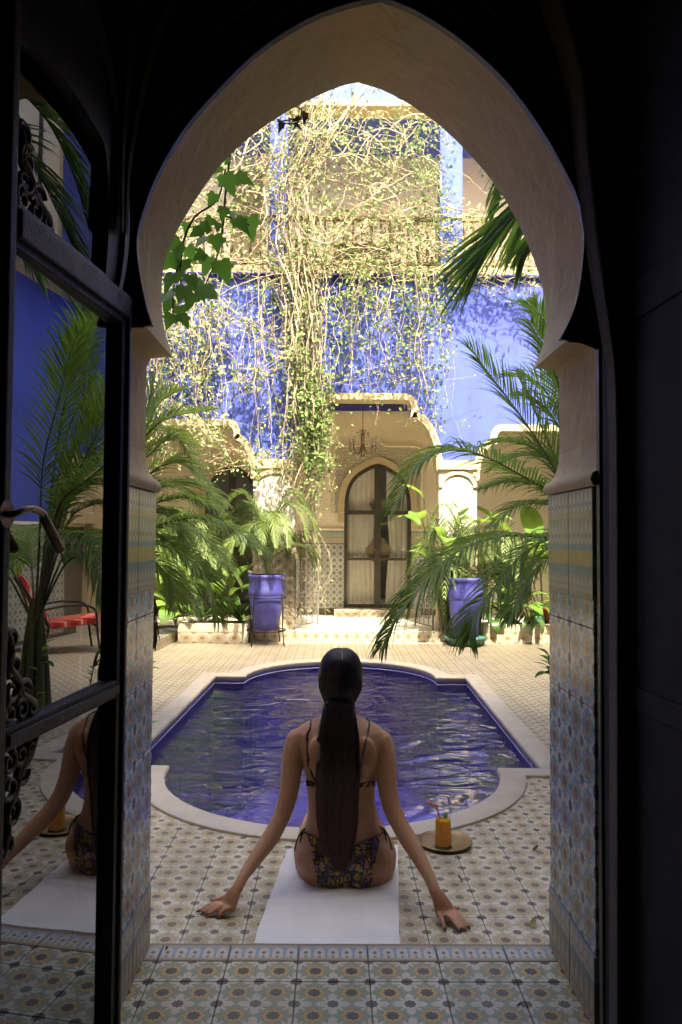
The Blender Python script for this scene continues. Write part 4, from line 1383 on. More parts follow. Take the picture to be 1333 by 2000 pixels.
# the other leaf stands folded back in the dark, solid
RA, RB = P(1190, 1000, 1.862), P(1440, 1000, 1.34)
RU = Vector((RB.x - RA.x, RB.y - RA.y, 0)); RW = RU.length; RU.normalize()
RN = Vector((-RU.y, RU.x, 0))
if RN.x > 0: RN = -RN
def r3(u, z, off=0): return Vector((RA.x, RA.y, 0)) + RU * u + RN * off + Vector((0, 0, z))
dark = empty('panelled_door', (RA.x, RA.y, 0), 'unlit dark wooden door leaf folded back in the shadows', 'door')
def rbox(u0, u1, z0, z1, o0, o1, name, mat):
    m = MB()
    vs = [r3(u, z, o) for o in (o0, o1) for u, z in ((u0, z0), (u1, z0), (u1, z1), (u0, z1))]
    m.add(vs, [(0, 1, 2, 3), (7, 6, 5, 4), (0, 4, 5, 1), (1, 5, 6, 2), (2, 6, 7, 3), (3, 7, 4, 0)])
    m.build(name, mat, dark, bevel=0.004, fix=True)
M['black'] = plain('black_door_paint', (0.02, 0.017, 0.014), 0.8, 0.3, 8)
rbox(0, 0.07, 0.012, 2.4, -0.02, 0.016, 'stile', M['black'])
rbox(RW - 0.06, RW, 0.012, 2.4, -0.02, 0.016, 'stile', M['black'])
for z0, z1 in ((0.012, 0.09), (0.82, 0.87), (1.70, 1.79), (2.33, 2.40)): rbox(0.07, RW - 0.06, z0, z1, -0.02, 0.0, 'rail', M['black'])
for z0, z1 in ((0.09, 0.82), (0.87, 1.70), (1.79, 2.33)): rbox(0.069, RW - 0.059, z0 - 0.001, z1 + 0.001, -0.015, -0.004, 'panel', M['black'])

def drape(label, left, right, Yd, folds, amp):
    lft = smooth_path([P(x, y, Yd) for x, y in left], 24)
    rgt = smooth_path([P(x, y, Yd) for x, y in right], 24)
    m = MB()
    nx = folds * 8
    vs, fs = [], []
    for j in range(24):
        for i in range(nx + 1):
            u = i / nx
            p = lft[j].lerp(rgt[j], u)
            p = p + Vector((0, -amp * (0.5 - 0.5 * math.cos(u * folds * 2 * math.pi)) * (0.5 + 0.5 * math.sin(3.1 * u + 1)), 0))
            vs.append(p)
    for j in range(23):
        for i in range(nx):
            a = j * (nx + 1) + i
            fs.append((a, a + 1, a + nx + 2, a + nx + 1))
    m.add(vs, fs)
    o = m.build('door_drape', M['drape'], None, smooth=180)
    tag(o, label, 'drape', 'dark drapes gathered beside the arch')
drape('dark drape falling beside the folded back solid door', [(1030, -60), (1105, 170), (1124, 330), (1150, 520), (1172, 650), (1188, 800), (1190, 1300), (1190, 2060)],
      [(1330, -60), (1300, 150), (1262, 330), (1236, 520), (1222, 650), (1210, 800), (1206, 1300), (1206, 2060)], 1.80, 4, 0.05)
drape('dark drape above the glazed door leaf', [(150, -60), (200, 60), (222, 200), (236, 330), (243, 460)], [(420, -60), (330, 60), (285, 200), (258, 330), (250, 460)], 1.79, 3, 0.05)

# ================================================================== plants
def frond(parent, pts, n, L, W, mat, sweep=0.75, droop=0.35, seed=0, name='frond', r0=0.010, start=0.12, up=Vector((0, 0, 1)), lift=0.25, side_bias=(1, 1), curl=0.0):
    """a pinnate leaf: rachis and two rows of leaflets, one part"""
    rnd = random.Random(seed)
    path = smooth_path(pts, 40)
    m = MB()
    m.tube(path, [r0, r0 * 0.7, r0 * 0.4, r0 * 0.15], 5)
    nr = len(m.f)
    for k in range(n):
        t = start + (1 - start) * (k + 0.5) / n
        f = t * 39
        i = min(int(f), 38)
        p = path[i].lerp(path[i + 1], f - i)
        tg = (path[min(i + 2, 39)] - path[max(i - 1, 0)]).normalized()
        sd = tg.cross(up)
        sd = sd.normalized() if sd.length > 0.05 else Vector((1, 0, 0))
        nv = sd.cross(tg).normalized()
        env = math.sin(math.pi * min(1, 0.18 + 0.80 * (t - start) / (1 - start))) ** 0.6
        for s in (-1, 1):
            ll = L * env * rnd.uniform(0.85, 1.1) * side_bias[0 if s < 0 else 1]
            if ll < 0.02: continue
            sw = sweep * (1 - 0.45 * t) + rnd.uniform(-0.09, 0.09)
            d = tg * math.cos(sw) + sd * (s * math.sin(sw)) + nv * (lift + rnd.uniform(-0.08, 0.1))
            d.normalize()
            wv = d.cross(nv).normalized()
            q = p + sd * s * r0 * 0.3
            seg = 5
            pr = []
            dd = d.copy()
            dr = droop * rnd.uniform(0.7, 1.35)
            for j in range(seg + 1):
                w = W * (0.55, 1.0, 0.95, 0.72, 0.4, 0.03)[j]
                fold = nv * (w * 0.35)
                pr.append((q + wv * w * 0.5 + fold, q.copy(), q - wv * w * 0.5 + fold))
                dd = (dd + Vector((0, 0, -dr * (j + 1) / seg * 0.7))).normalized()
                q = q + dd * (ll / seg)
            vs = [v for r_ in pr for v in r_]
            fs = []
            for j in range(seg):
                a = j * 3
                fs += [(a, a + 1, a + 4, a + 3), (a + 1, a + 2, a + 5, a + 4)]
            m.add(vs, fs)
    me = m.mesh(name, [mat, M['rachis']])
    for pi in range(nr): me.polygons[pi].material_index = 1
    me.shade_smooth()
    return link(name, me, parent)
def pxpath(l): return [P(x, y, Y) for x, y, Y in l]

rp = empty('areca_palm', (1.95, 5.35, YARD), 'dark green feather palm arching over the pool beside the tiled jamb', 'palm')
base_r = Vector((1.92, 5.35, 0.55))
R_FR = [
    ([(1110, 965, 5.2), (1040, 845, 5.1), (975, 755, 5.0), (912, 672, 4.9)], 34, 0.34, 0.75, 0.30),
    ([(1110, 985, 5.0), (1030, 935, 4.8), (950, 893, 4.6), (880, 880, 4.5), (815, 912, 4.4), (765, 1000, 4.3)], 52, 0.34, 0.95, 0.55),
    ([(1120, 1062, 4.8), (1040, 1048, 4.5), (965, 1050, 4.3), (890, 1080, 4.15), (830, 1138, 4.05), (778, 1205, 4.0), (745, 1268, 3.95)], 56, 0.33, 0.95, 0.6),
    ([(1110, 1050, 5.0), (1030, 1075, 4.9), (965, 1148, 4.7), (928, 1200, 4.6), (918, 1250, 4.55)], 40, 0.33, 0.85, 0.55),
    ([(1125, 800, 5.2), (1090, 690, 5.1), (1062, 625, 5.0), (1030, 590, 4.9)], 28, 0.28, 0.8, 0.35),
    ([(1150, 900, 5.0), (1098, 770, 4.8), (1070, 690, 4.7), (1035, 630, 4.6)], 30, 0.30, 0.8, 0.3),
    ([(1120, 935, 5.5), (1060, 885, 5.5), (1000, 862, 5.4), (940, 872, 5.4)], 34, 0.28, 0.85, 0.5),
    ([(1110, 1100, 5.3), (1060, 1100, 5.2), (1020, 1150, 5.1), (992, 1215, 5.0)], 30, 0.28, 0.85, 0.5),
    ([(1130, 965, 5.4), (1090, 905, 5.3), (1045, 805, 5.3), (1010, 730, 5.3)], 32, 0.30, 0.8, 0.35),
    ([(1130, 1000, 5.2), (1085, 960, 5.0), (1010, 940, 4.9), (940, 955, 4.8)], 36, 0.28, 0.9, 0.55),
    ([(1130, 900, 5.5), (1090, 830, 5.5), (1060, 790, 5.4), (1010, 770, 5.4)], 30, 0.30, 0.85, 0.45),
]
R_FR += [([(1130, 880, 5.6), (1085, 790, 5.6), (1040, 740, 5.5), (985, 735, 5.5)], 32, 0.30, 0.85, 0.35),
         ([(1130, 1010, 5.6), (1070, 985, 5.6), (1010, 990, 5.5), (960, 1030, 5.4)], 34, 0.30, 0.9, 0.55),
         ([(1130, 1080, 5.5), (1075, 1070, 5.4), (1040, 1110, 5.4), (1020, 1170, 5.3)], 32, 0.28, 0.9, 0.5),
         ([(1130, 840, 5.4), (1095, 760, 5.4), (1085, 680, 5.3), (1080, 610, 5.3)], 28, 0.26, 0.8, 0.3),
         ([(1130, 950, 5.7), (1080, 900, 5.7), (1020, 890, 5.6), (960, 915, 5.6)], 34, 0.30, 0.9, 0.5)]
for k, (pp, n, L, sw, dr) in enumerate(R_FR):
    path = pxpath(pp)
    frond(rp, [base_r.lerp(path[0], 0.05), base_r.lerp(path[0], 0.6) + Vector((0, 0, 0.05))] + path, int(n * 1.2) + 8, L * 1.15, 0.0138, M['palm'], sw, dr, k, start=0.30)
for k in range(3):
    a = k * 0.75 - 0.6
    d = Vector((math.cos(a), math.sin(a) * 0.9, 0))
    frond(rp, [base_r, base_r + d * 0.3 + Vector((0, 0, 0.5)), base_r + d * 0.75 + Vector((0, 0, 0.72)), base_r + d * 1.2 + Vector((0, 0, 0.42 - 0.04 * k))], 34, 0.33, 0.022, M['palm'], 0.9, 0.5, 40 + k, start=0.25)
m = MB()
for k in range(7):
    a = k * 0.9
    m.tube(smooth_path([(1.92 + 0.1 * math.cos(a), 5.35 + 0.1 * math.sin(a), YARD), (1.92 + 0.07 * math.cos(a), 5.35 + 0.07 * math.sin(a), 0.3), (1.92 + 0.02 * math.cos(a), 5.35 + 0.02 * math.sin(a), 0.75)], 8), [0.035, 0.028, 0.02], 8)
m.build('trunk', M['rachis'], rp, smooth=60)

lpalm = empty('areca_palm', (-1.95, 5.55, YARD), 'feather palm with drooping fronds spilling past the pale jamb toward the blue pot', 'palm')
base_l = Vector((-1.9, 5.55, 0.5))
L_FR = [
    ([(240, 950, 5.4), (285, 852, 5.3), (335, 815, 5.3), (420, 800, 5.2)], 30, 0.26, 0.85, 0.15),
    ([(230, 1060, 5.2), (295, 1031, 5.1), (380, 1012, 5.0), (455, 1034, 4.9), (520, 1078, 4.8)], 44, 0.33, 0.95, 0.6),
    ([(230, 1080, 5.2), (300, 1062, 5.1), (365, 1088, 5.0), (410, 1138, 4.9), (428, 1215, 4.85)], 40, 0.32, 0.9, 0.6),
    ([(240, 980, 5.4), (300, 920, 5.3), (350, 905, 5.3), (400, 940, 5.2)], 32, 0.28, 0.9, 0.45),
    ([(235, 1000, 5.3), (290, 962, 5.3), (340, 950, 5.2), (392, 985, 5.1)], 32, 0.28, 0.9, 0.5),
    ([(240, 1100, 5.3), (290, 1090, 5.2), (330, 1130, 5.1), (345, 1190, 5.0)], 30, 0.28, 0.9, 0.55),
    ([(240, 900, 5.4), (285, 800, 5.3), (305, 735, 5.3)], 26, 0.24, 0.8, 0.2),
    ([(235, 1020, 5.3), (300, 985, 5.2), (370, 972, 5.1), (430, 998, 5.0)], 34, 0.27, 0.9, 0.5),
    ([(235, 940, 5.5), (290, 890, 5.5), (330, 860, 5.5), (375, 870, 5.4)], 30, 0.26, 0.9, 0.3),
    ([(235, 1050, 5.4), (290, 1045, 5.4), (340, 1065, 5.3), (385, 1120, 5.2)], 32, 0.30, 0.9, 0.55),
]
L_FR += [([(238, 870, 5.7), (290, 840, 5.7), (340, 850, 5.6), (380, 900, 5.5)], 32, 0.30, 0.9, 0.4),
         ([(238, 990, 5.7), (300, 950, 5.7), (380, 945, 5.6), (440, 985, 5.5)], 36, 0.30, 0.9, 0.5),
         ([(238, 1060, 5.8), (310, 1030, 5.8), (390, 1045, 5.7), (450, 1110, 5.6)], 36, 0.32, 0.9, 0.55),
         ([(238, 1110, 5.6), (300, 1110, 5.5), (350, 1140, 5.4), (390, 1200, 5.3)], 34, 0.30, 0.9, 0.55),
         ([(238, 920, 5.6), (280, 850, 5.6), (310, 790, 5.6), (350, 760, 5.5)], 30, 0.28, 0.85, 0.25),
         ([(238, 1020, 5.5), (290, 1000, 5.4), (330, 1010, 5.4), (370, 1060, 5.3)], 32, 0.30, 0.9, 0.5)]
for k, (pp, n, L, sw, dr) in enumerate(L_FR):
    path = pxpath(pp)
    frond(lpalm, [base_l.lerp(path[0], 0.05), base_l.lerp(path[0], 0.6) + Vector((0, 0, 0.05))] + path, int(n * 1.2) + 8, L * 1.15, 0.0135, M['palm_mid'], sw, dr, 100 + k, start=0.30)
m = MB()
for k in range(6):
    a = k * 1.05
    m.tube(smooth_path([(-1.9 + 0.1 * math.cos(a), 5.55 + 0.1 * math.sin(a), YARD), (-1.9 + 0.06 * math.cos(a), 5.55 + 0.06 * math.sin(a), 0.3), (-1.9 + 0.02 * math.cos(a), 5.55 + 0.02 * math.sin(a), 0.7)], 8), [0.035, 0.028, 0.02], 8)
m.build('trunk', M['rachis'], lpalm, smooth=60)
sprig = empty('hanging_palm_sprig', P(268, 1100, 2.36), 'small withered frond hanging at the edge of the tiled jamb', 'frond')
frond(sprig, pxpath([(266, 1050, 2.33), (277, 1120, 2.38), (288, 1160, 2.42), (297, 1205, 2.43), (299, 1262, 2.42)]), 20, 0.095, 0.010, M['palm_dry'], 0.5, 0.9, 7, r0=0.004, start=0.2)
frond(sprig, pxpath([(264, 1060, 2.33), (272, 1130, 2.38), (282, 1170, 2.41), (290, 1210, 2.42), (288, 1250, 2.41)]), 16, 0.08, 0.0095, M['palm_dry'], 0.5, 0.9, 8, r0=0.004, start=0.2)

kp = empty('kentia_palm', (1.62, 3.15, YARD), 'tall palm whose broad dark fronds hang below the arch', 'palm')
top_k = Vector((1.62, 3.15, 2.75))
m = MB(); m.tube(smooth_path([(1.62, 3.15, YARD), (1.64, 3.13, 1.2), (1.62, 3.15, 2.75)], 14), [0.06, 0.05, 0.042, 0.03], 10); m.build('trunk', M['vine_stem'], kp, smooth=60)
frond(kp, [top_k, Vector((1.35, 3.2, 2.95))] + pxpath([(1095, 320, 3.35), (1030, 395, 3.4), (975, 455, 3.42), (935, 515, 3.45)]), 30, 0.58, 0.027, M['palm'], 0.8, 0.08, 200, r0=0.014, start=0.42, lift=0.05)
frond(kp, [top_k, Vector((1.4, 3.3, 2.9))] + pxpath([(1110, 400, 3.6), (1060, 445, 3.65), (1020, 500, 3.7)]), 16, 0.32, 0.035, M['palm'], 0.6, 0.5, 201, r0=0.012, start=0.45, lift=0.05)
for k, a in enumerate((0.2, 0.8, 1.25, -0.5, -1.1)):
    d = Vector((math.cos(a), math.sin(a), 0))
    frond(kp, [top_k, top_k + d * 0.35 + Vector((0, 0, 0.5)), top_k + d * 0.95 + Vector((0, 0, 0.62)), top_k + d * 1.55 + Vector((0, 0, 0.15))], 26, 0.46, 0.04, M['palm'], 0.75, 0.45, 210 + k, r0=0.014, start=0.25)

def PM(px, py, t):
    """where a point seen mirrored in the door glass really stands; t = unfolded distance"""
    d = ray(px, py); d = d / d.y
    k = (PC - CAM_P).dot(PN) / d.dot(PN)
    h = CAM_P + d * k
    d2 = d - PN * (2 * d.dot(PN))
    return h + d2 * (t - k)
for k, pth in enumerate(([(10, 170), (85, 225), (140, 330), (172, 440)], [(5, 260), (70, 330), (120, 430), (160, 520)], [(10, 110), (60, 150), (110, 190), (160, 260)])):
    q = [PM(x, y, 4.4 + 0.2 * k) for x, y in pth]
    frond(kp, [top_k, top_k.lerp(q[0], 0.6) + Vector((0, 0, 0.12))] + q, 34, 0.42, 0.030, M['palm'], 0.7, 0.25, 230 + k, r0=0.014, start=0.35)

# ivy hanging over the edge of the arch: each lobed leaf its own piece
def ivy_leaf():
    half = [(0, -0.02), (0.16, -0.12), (0.40, -0.05), (0.36, 0.14), (0.50, 0.30), (0.27, 0.40), (0.20, 0.62), (0, 1.0)]
    m = MB()
    pts = [(x, y) for x, y in half] + [(-x, y) for x, y in half[-2:0:-1]]
    vs = [Vector((x, 0.10 * abs(x) + 0.12 * (y - 0.4) ** 2, -y)) for x, y in pts]
    c = Vector((0, 0.0, -0.32))
    vs.append(c)
    n = len(pts)
    m.add(vs, [(k, (k + 1) % n, n) for k in range(n)])
    return m.mesh('ivy_leaf', M['ivy'], 60)
IV = ivy_leaf()
ivy = empty('hanging_ivy', P(455, 262, 2.44), 'green ivy trailing down the left flank of the arch', 'ivy')
YI = 2.45
stems = [[(470, 225), (456, 262), (448, 320), (441, 380), (436, 440), (425, 500), (400, 560)], [(441, 330), (425, 390), (380, 425), (356, 480), (340, 560), (338, 625)], [(360, 470), (352, 530), (362, 590)], [(436, 420), (470, 432), (488, 440)]]
m = MB()
for k_, s_ in enumerate(stems): m.tube(smooth_path([P(x, y, YI + 0.02 if (i_ or k_) else Y_OUT) for i_, (x, y) in enumerate(s_)], 24), [0.003, 0.004, 0.0022], 5)
m.build('stem', plain('ivy_stem', (0.09, 0.05, 0.025), 0.8), ivy)
leaves = [(457, 262, 16, 20), (452, 280, 14, -30), (447, 312, 16, 30), (440, 352, 40, -25), (462, 352, 38, -60), (432, 330, 18, 40), (420, 385, 26, 30), (438, 412, 26, 10), (452, 418, 24, -20), (462, 435, 38, -40), (486, 435, 44, -10),
          (414, 432, 26, 20), (402, 470, 34, 30), (420, 468, 32, -10), (408, 448, 30, 60), (392, 455, 26, 50), (432, 522, 44, -20), (410, 512, 38, 20), (398, 500, 28, 40), (365, 440, 22, 10), (352, 478, 34, 40), (346, 492, 40, -10),
          (366, 492, 34, -30), (358, 520, 44, 10), (340, 512, 36, 50), (336, 545, 40, 20), (372, 545, 34, -20), (382, 560, 46, -25), (396, 575, 46, -50), (360, 568, 40, 10), (345, 575, 40, 40), (332, 590, 36, 10), (352, 606, 32, -10),
          (336, 622, 30, 20), (356, 622, 30, -25), (375, 582, 34, 10), (426, 440, 22, 0), (436, 470, 22, 20)]
rnd = random.Random(3)
for (x, y, sz, rot) in leaves:
    s = sz / 1500 * YI * 1.14
    mt = Matrix.Translation(P(x, y - sz * 0.25, YI + rnd.uniform(-0.05, 0.04))) @ Matrix.Rotation(R(rot), 4, 'Y') @ Matrix.Rotation(R(rnd.uniform(-35, 20)), 4, 'X') @ Matrix.Rotation(R(rnd.uniform(-35, 35)), 4, 'Z') @ Matrix.Diagonal((s, s, s, 1))
    place('leaf', IV, ivy, mt)
m = MB()
YC_ = 2.40
dl = empty('withered_creeper', P(575, 205, YC_), 'brown withered creeper leaves dangling near the arch top', 'creeper')
m.tube(smooth_path([P(x, y, YC_) for x, y in ((592, 190), (575, 205), (590, 215), (580, 240), (548, 238), (600, 228))], 20), 0.0025, 5)
m.build('stem', M['dead_leaf'], dl)
IVD = IV.copy(); IVD.materials.clear(); IVD.materials.append(M['dead_leaf'])
for (x, y, sz, rot) in ((552, 245, 20, 20), (578, 245, 18, -40), (598, 225, 22, 10), (585, 235, 16, 60), (545, 238, 14, -20)):
    s = sz / 1500 * YC_ * 1.2
    place('leaf', IVD, dl, Matrix.Translation(P(x, y - 5, YC_)) @ Matrix.Rotation(R(rot), 4, 'Y') @ Matrix.Rotation(R(30), 4, 'Z') @ Matrix.Diagonal((s * 0.7, s, s, 1)))

# broad leaved plants
def blade(L, W, bend, mat, name='leaf', wave=0.0, pointed=True, nseg=9, cross=3):
    """one broad leaf growing along +X from its stalk, drooping by bend"""
    m = MB()
    vs, fs = [], []
    p = Vector((0, 0, 0)); a = 0.0
    for j in range(nseg + 1):
        t = j / nseg
        w = W * (math.sin(math.pi * min(1, t * 0.93 + 0.05)) ** 0.75)
        for i in range(-cross, cross + 1):
            s = i / cross
            vs.append(p + Vector((0, s * w / 2, abs(s) * w * 0.16 + wave * math.sin(9 * t + 2 * s) * w)))
        a -= bend / nseg
        p = p + Vector((math.cos(a), 0, math.sin(a))) * (L / nseg)
    c = 2 * cross + 1
    for j in range(nseg):
        for i in range(c - 1):
            fs.append((j * c + i, j * c + i + 1, (j + 1) * c + i + 1, (j + 1) * c + i))
    m.add(vs, fs)
    return m.mesh(name, mat, 180)
def leafy(name, label, loc, specs, mat, seed, cat='plant', group=None, root=None):
    """specs: (direction degrees, stalk length, stalk elevation, leaf length, width, bend)"""
    e = empty(name, loc, label, cat, group)
    rnd = random.Random(seed)
    st = MB()
    for (az, sl, el, L, W, bend) in specs:
        d = Vector((math.cos(R(az)) * math.cos(R(el)), math.sin(R(az)) * math.cos(R(el)), math.sin(R(el))))
        p0 = Vector(loc)
        p1 = p0 + d * sl + Vector((0, 0, sl * 0.15))
        st.tube(smooth_path([p0, p0.lerp(p1, 0.5) + Vector((0, 0, sl * 0.08)), p1], 8), [0.011, 0.006], 5)
        me = blade(L, W, bend, mat, wave=rnd.uniform(0.0, 0.04))
        e2 = R(el) * 0.75
        mt = Matrix.Translation(p1) @ Matrix.Rotation(R(az), 4, 'Z') @ Matrix.Rotation(-e2, 4, 'Y') @ Matrix.Rotation(R(rnd.uniform(-25, 25)), 4, 'X')
        place('leaf', me, e, mt)
    if root is not None:                         # a thin stem down to the paving, with a few leaves of its own
        p0 = Vector(loc); r0_ = Vector((p0.x + 0.04, p0.y, root))
        sp_ = smooth_path([r0_, r0_.lerp(p0, 0.5) + Vector((0.02, 0.02, 0)), p0], 12)
        st.tube(sp_, [0.006, 0.005, 0.004], 6)
        for q in range(2, 11):
            mt = Matrix.Translation(sp_[q]) @ Matrix.Rotation(rnd.uniform(0, 6.28), 4, 'Z') @ Matrix.Rotation(-0.6, 4, 'Y')
            place('leaf', blade(0.07, 0.03, 0.6, mat), e, mt)
    st.build('stalks', M['rachis'], e, smooth=60)
    return e
def rosette(n, rnd, sl, el, L, W, bend):
    return [(360 * k / n + rnd.uniform(-20, 20), sl * rnd.uniform(0.6, 1.2), rnd.uniform(*el), L * rnd.uniform(0.7, 1.15), W * rnd.uniform(0.8, 1.1), bend * rnd.uniform(0.7, 1.3)) for k in range(n)]
rnd = random.Random(11)
zs = YARD + 0.21
def gx(px, Y): return P(px, 1000, Y).x
leafy('banana_plant', 'banana plant with tall yellow green blades behind the feather palm', (gx(1060, 10.4), 10.4, zs), [(150, 0.9, 72, 1.0, 0.32, 0.5), (95, 0.9, 78, 0.95, 0.30, 0.6), (190, 0.7, 60, 0.9, 0.30, 0.9), (250, 0.8, 62, 0.9, 0.3, 1.0), (20, 0.9, 70, 0.9, 0.3, 0.7), (320, 0.6, 60, 0.8, 0.28, 1.1)], M['broad'], 1)
leafy('broad_leaf_plant', 'pale sunlit plant with drooping broad leaves before the right pier', (gx(862, 9.95), 9.80, LAND_Z), rosette(13, rnd, 1.25, (62, 84), 0.46, 0.19, 1.5), M['broad'], 2)
leafy('broad_leaf_plant', 'broad leaved plant beside the green lamp', (gx(1005, 10.0), 9.95, zs), rosette(14, rnd, 0.35, (35, 75), 0.46, 0.16, 1.2), M['broad'], 3)
leafy('trailing_plant', 'trailing plant hanging over the tiled planter edge under the lamp', (gx(1035, 9.85), 9.85, zs + 0.02), [(270, 0.12, 30, 0.34, 0.07, 2.0), (250, 0.1, 40, 0.30, 0.07, 1.8), (290, 0.12, 35, 0.32, 0.07, 2.0), (262, 0.16, 55, 0.34, 0.08, 1.5), (230, 0.2, 55, 0.32, 0.09, 1.4), (310, 0.22, 55, 0.34, 0.09, 1.2), (282, 0.2, 60, 0.30, 0.08, 1.2), (90, 0.3, 65, 0.36, 0.10, 1), (200, 0.25, 50, 0.34, 0.09, 1.2), (340, 0.25, 50, 0.34, 0.09, 1.2)], M['broad_dark'], 4)
leafy('trailing_plant', 'grey green trailing plant hanging beside the blue pot in its saucer', (gx(962, 9.85), 9.85, zs + 0.02), [(265, 0.1, 30, 0.28, 0.10, 2.4), (285, 0.1, 40, 0.24, 0.10, 2.2), (240, 0.15, 50, 0.3, 0.10, 1.9), (320, 0.2, 50, 0.28, 0.11, 1.2), (200, 0.2, 50, 0.28, 0.11, 1.2)], M['broad_dark'], 5)
leafy('canna_plant', 'bright green canna leaves behind the left palm fronds', (gx(440, 10.2), 10.15, zs), [(100, 0.45, 78, 0.75, 0.26, 0.5), (60, 0.4, 70, 0.7, 0.26, 0.8), (140, 0.5, 70, 0.7, 0.25, 0.8), (260, 0.35, 66, 0.6, 0.24, 1.1), (310, 0.35, 60, 0.55, 0.22, 1.2), (200, 0.4, 62, 0.6, 0.22, 1.1)], M['broad'], 6)
leafy('philodendron', 'low philodendron with large leaf at the corner of the tiled platform', (gx(345, 9.75), 9.80, zs), [(270, 0.15, 50, 0.40, 0.26, 1.7), (240, 0.2, 60, 0.34, 0.2, 1.3), (310, 0.2, 60, 0.36, 0.22, 1.4), (180, 0.3, 60, 0.36, 0.2, 1.2), (60, 0.4, 70, 0.4, 0.2, 1.0)], M['broad'], 7)
leafy('bromeliad', 'dark strap leaved plant between platform and blue pot', (gx(400, 9.95), 9.95, zs), rosette(16, rnd, 0.06, (40, 80), 0.55, 0.06, 0.9), M['broad_dark'], 8)
leafy('bromeliad', 'strap leaved plant close behind the blue pot on its stand', (gx(470, 9.95), 10.0, zs), rosette(16, rnd, 0.06, (40, 80), 0.6, 0.07, 0.9), M['broad_dark'], 9)
leafy('bromeliad', 'strap leaved plant in the bed behind the trailing plants', (gx(990, 10.1), 10.12, zs), rosette(16, rnd, 0.06, (45, 80), 0.55, 0.06, 0.9), M['broad_dark'], 10)
leafy('shrub', 'small leafy sprigs poking out beside the right tiled jamb', (G(1084, 1400).x, G(1084, 1400).y, YARD + 0.30), [(170, 0.06, 40, 0.07, 0.035, 0.6), (200, 0.08, 60, 0.08, 0.035, 0.6), (150, 0.10, 70, 0.07, 0.03, 0.8), (190, 0.05, 10, 0.07, 0.035, 0.6), (100, 0.08, 70, 0.07, 0.03, 0.8)], M['ivy'], 12, root=YARD)
leafy('shrub', 'small leafy sprigs at jamb height near the far paving', (P(1082, 1300, 4.3).x, 4.3, P(1082, 1315, 4.3).z), [(170, 0.05, 40, 0.08, 0.035, 0.6), (200, 0.07, 60, 0.08, 0.035, 0.6), (190, 0.05, 0, 0.07, 0.035, 0.9), (150, 0.09, 70, 0.07, 0.03, 0.8)], M['ivy'], 13, root=YARD)
leafy('shrub', 'tiny green sprig peeping out by the left tiled jamb', (P(270, 1312, 3.0).x, 3.0, P(270, 1318, 3.0).z), [(0, 0.03, 30, 0.06, 0.02, 0.6), (20, 0.03, 50, 0.06, 0.02, 0.6), (-30, 0.03, 10, 0.05, 0.02, 0.9)], M['broad'], 14, root=YARD)

# ------------------------------------------------------------------ pots
def pot(x, y, z, label, h=0.66, r=0.225):
    e = empty('plant_pot', (x, y, z), label, 'pot', 'tall blue pots')
    m = MB()
    prof = [(r * 0.60, 0), (r * 0.66, 0.01), (r * 0.74, h * 0.15), (r * 0.88, h * 0.4), (r * 0.97, h * 0.62), (r * 0.965, h * 0.63), (r * 0.99, h * 0.64), (r * 1.0, h * 0.70), (r * 0.97, h * 0.78), (r * 0.93, h * 0.88), (r * 0.96, h * 0.93), (r * 1.02, h * 0.955), (r * 1.02, h * 0.985), (r * 0.98, h), (r * 0.88, h), (r * 0.86, h * 0.9)]
    m.lathe(prof, (x, y, z), 32)
    m.build('body', M['pot'], e, smooth=50)
    s = MB(); s.lathe([(0.0, h * 0.93), (r * 0.88, h * 0.93)], (x, y, z), 24); s.build('soil', M['soil'], e)
    return e
PX1, PY1 = P(521, 1150, 9.52).x, 9.52
pz1 = P(521, 1230, PY1).z
pot(PX1, PY1, pz1, 'tall blue pot held up in an iron ring stand', P(521, 1122, PY1).z - pz1, 0.225)
sd = empty('pot_stand', (PX1, PY1, YARD), 'thin wrought iron stand carrying the blue pot', 'stand')
for k in range(4):
    a = R(45 + 90 * k + 12)
    c, s = math.cos(a), math.sin(a)
    m = MB(); m.tube(smooth_path([(PX1 + 0.28 * c, PY1 + 0.28 * s, YARD), (PX1 + 0.255 * c, PY1 + 0.255 * s, YARD + 0.2), (PX1 + 0.245 * c, PY1 + 0.245 * s, pz1 + 0.42), (PX1 + 0.24 * c, PY1 + 0.24 * s, pz1 + 0.43)], 10), 0.008, 6); m.build('leg', M['iron'], sd, smooth=60)
for zz, rr in ((pz1 + 0.40, 0.236), (pz1 - 0.004, 0.24)):
    m = MB(); m.tube([(PX1 + rr * math.cos(2 * math.pi * k / 28), PY1 + rr * math.sin(2 * math.pi * k / 28), zz) for k in range(29)], 0.008, 6); m.build('ring', M['iron'], sd, smooth=60)
m = MB(); m.span((PX1 - 0.235, PY1 - 0.012, pz1 - 0.012), (PX1 + 0.235, PY1 + 0.012, pz1 - 0.002)); m.span((PX1 - 0.012, PY1 - 0.235, pz1 - 0.022), (PX1 + 0.012, PY1 + 0.235, pz1 - 0.0125)); m.build('cross_bar', M['iron'], sd)
PX2, PY2 = P(910, 1150, 9.58).x, 9.58
pz2 = YARD + 0.10
pot(PX2, PY2, pz2, 'tall blue pot standing in a green saucer behind hanging fronds', P(910, 1128, PY2).z - pz2, 0.225)
sc = MB(); sc.lathe([(0.16, 0), (0.19, 0.01), (0.20, 0.04), (0.26, 0.07), (0.27, 0.095), (0.25, 0.0955), (0.19, 0.055), (0.0, 0.052)], (PX2, PY2, YARD + 0.001), 28)
o = sc.build('saucer', M['teal'], None, smooth=50); tag(o, 'round green saucer under the blue pot', 'saucer')
tp = MB(); tp.lathe([(0.11, 0), (0.13, 0.02), (0.17, 0.17), (0.185, 0.17), (0.185, 0.20), (0.16, 0.20), (0.15, 0.16), (0, 0.16)], (P(1082, 1170, 10.05).x, 10.05, zs), 24)
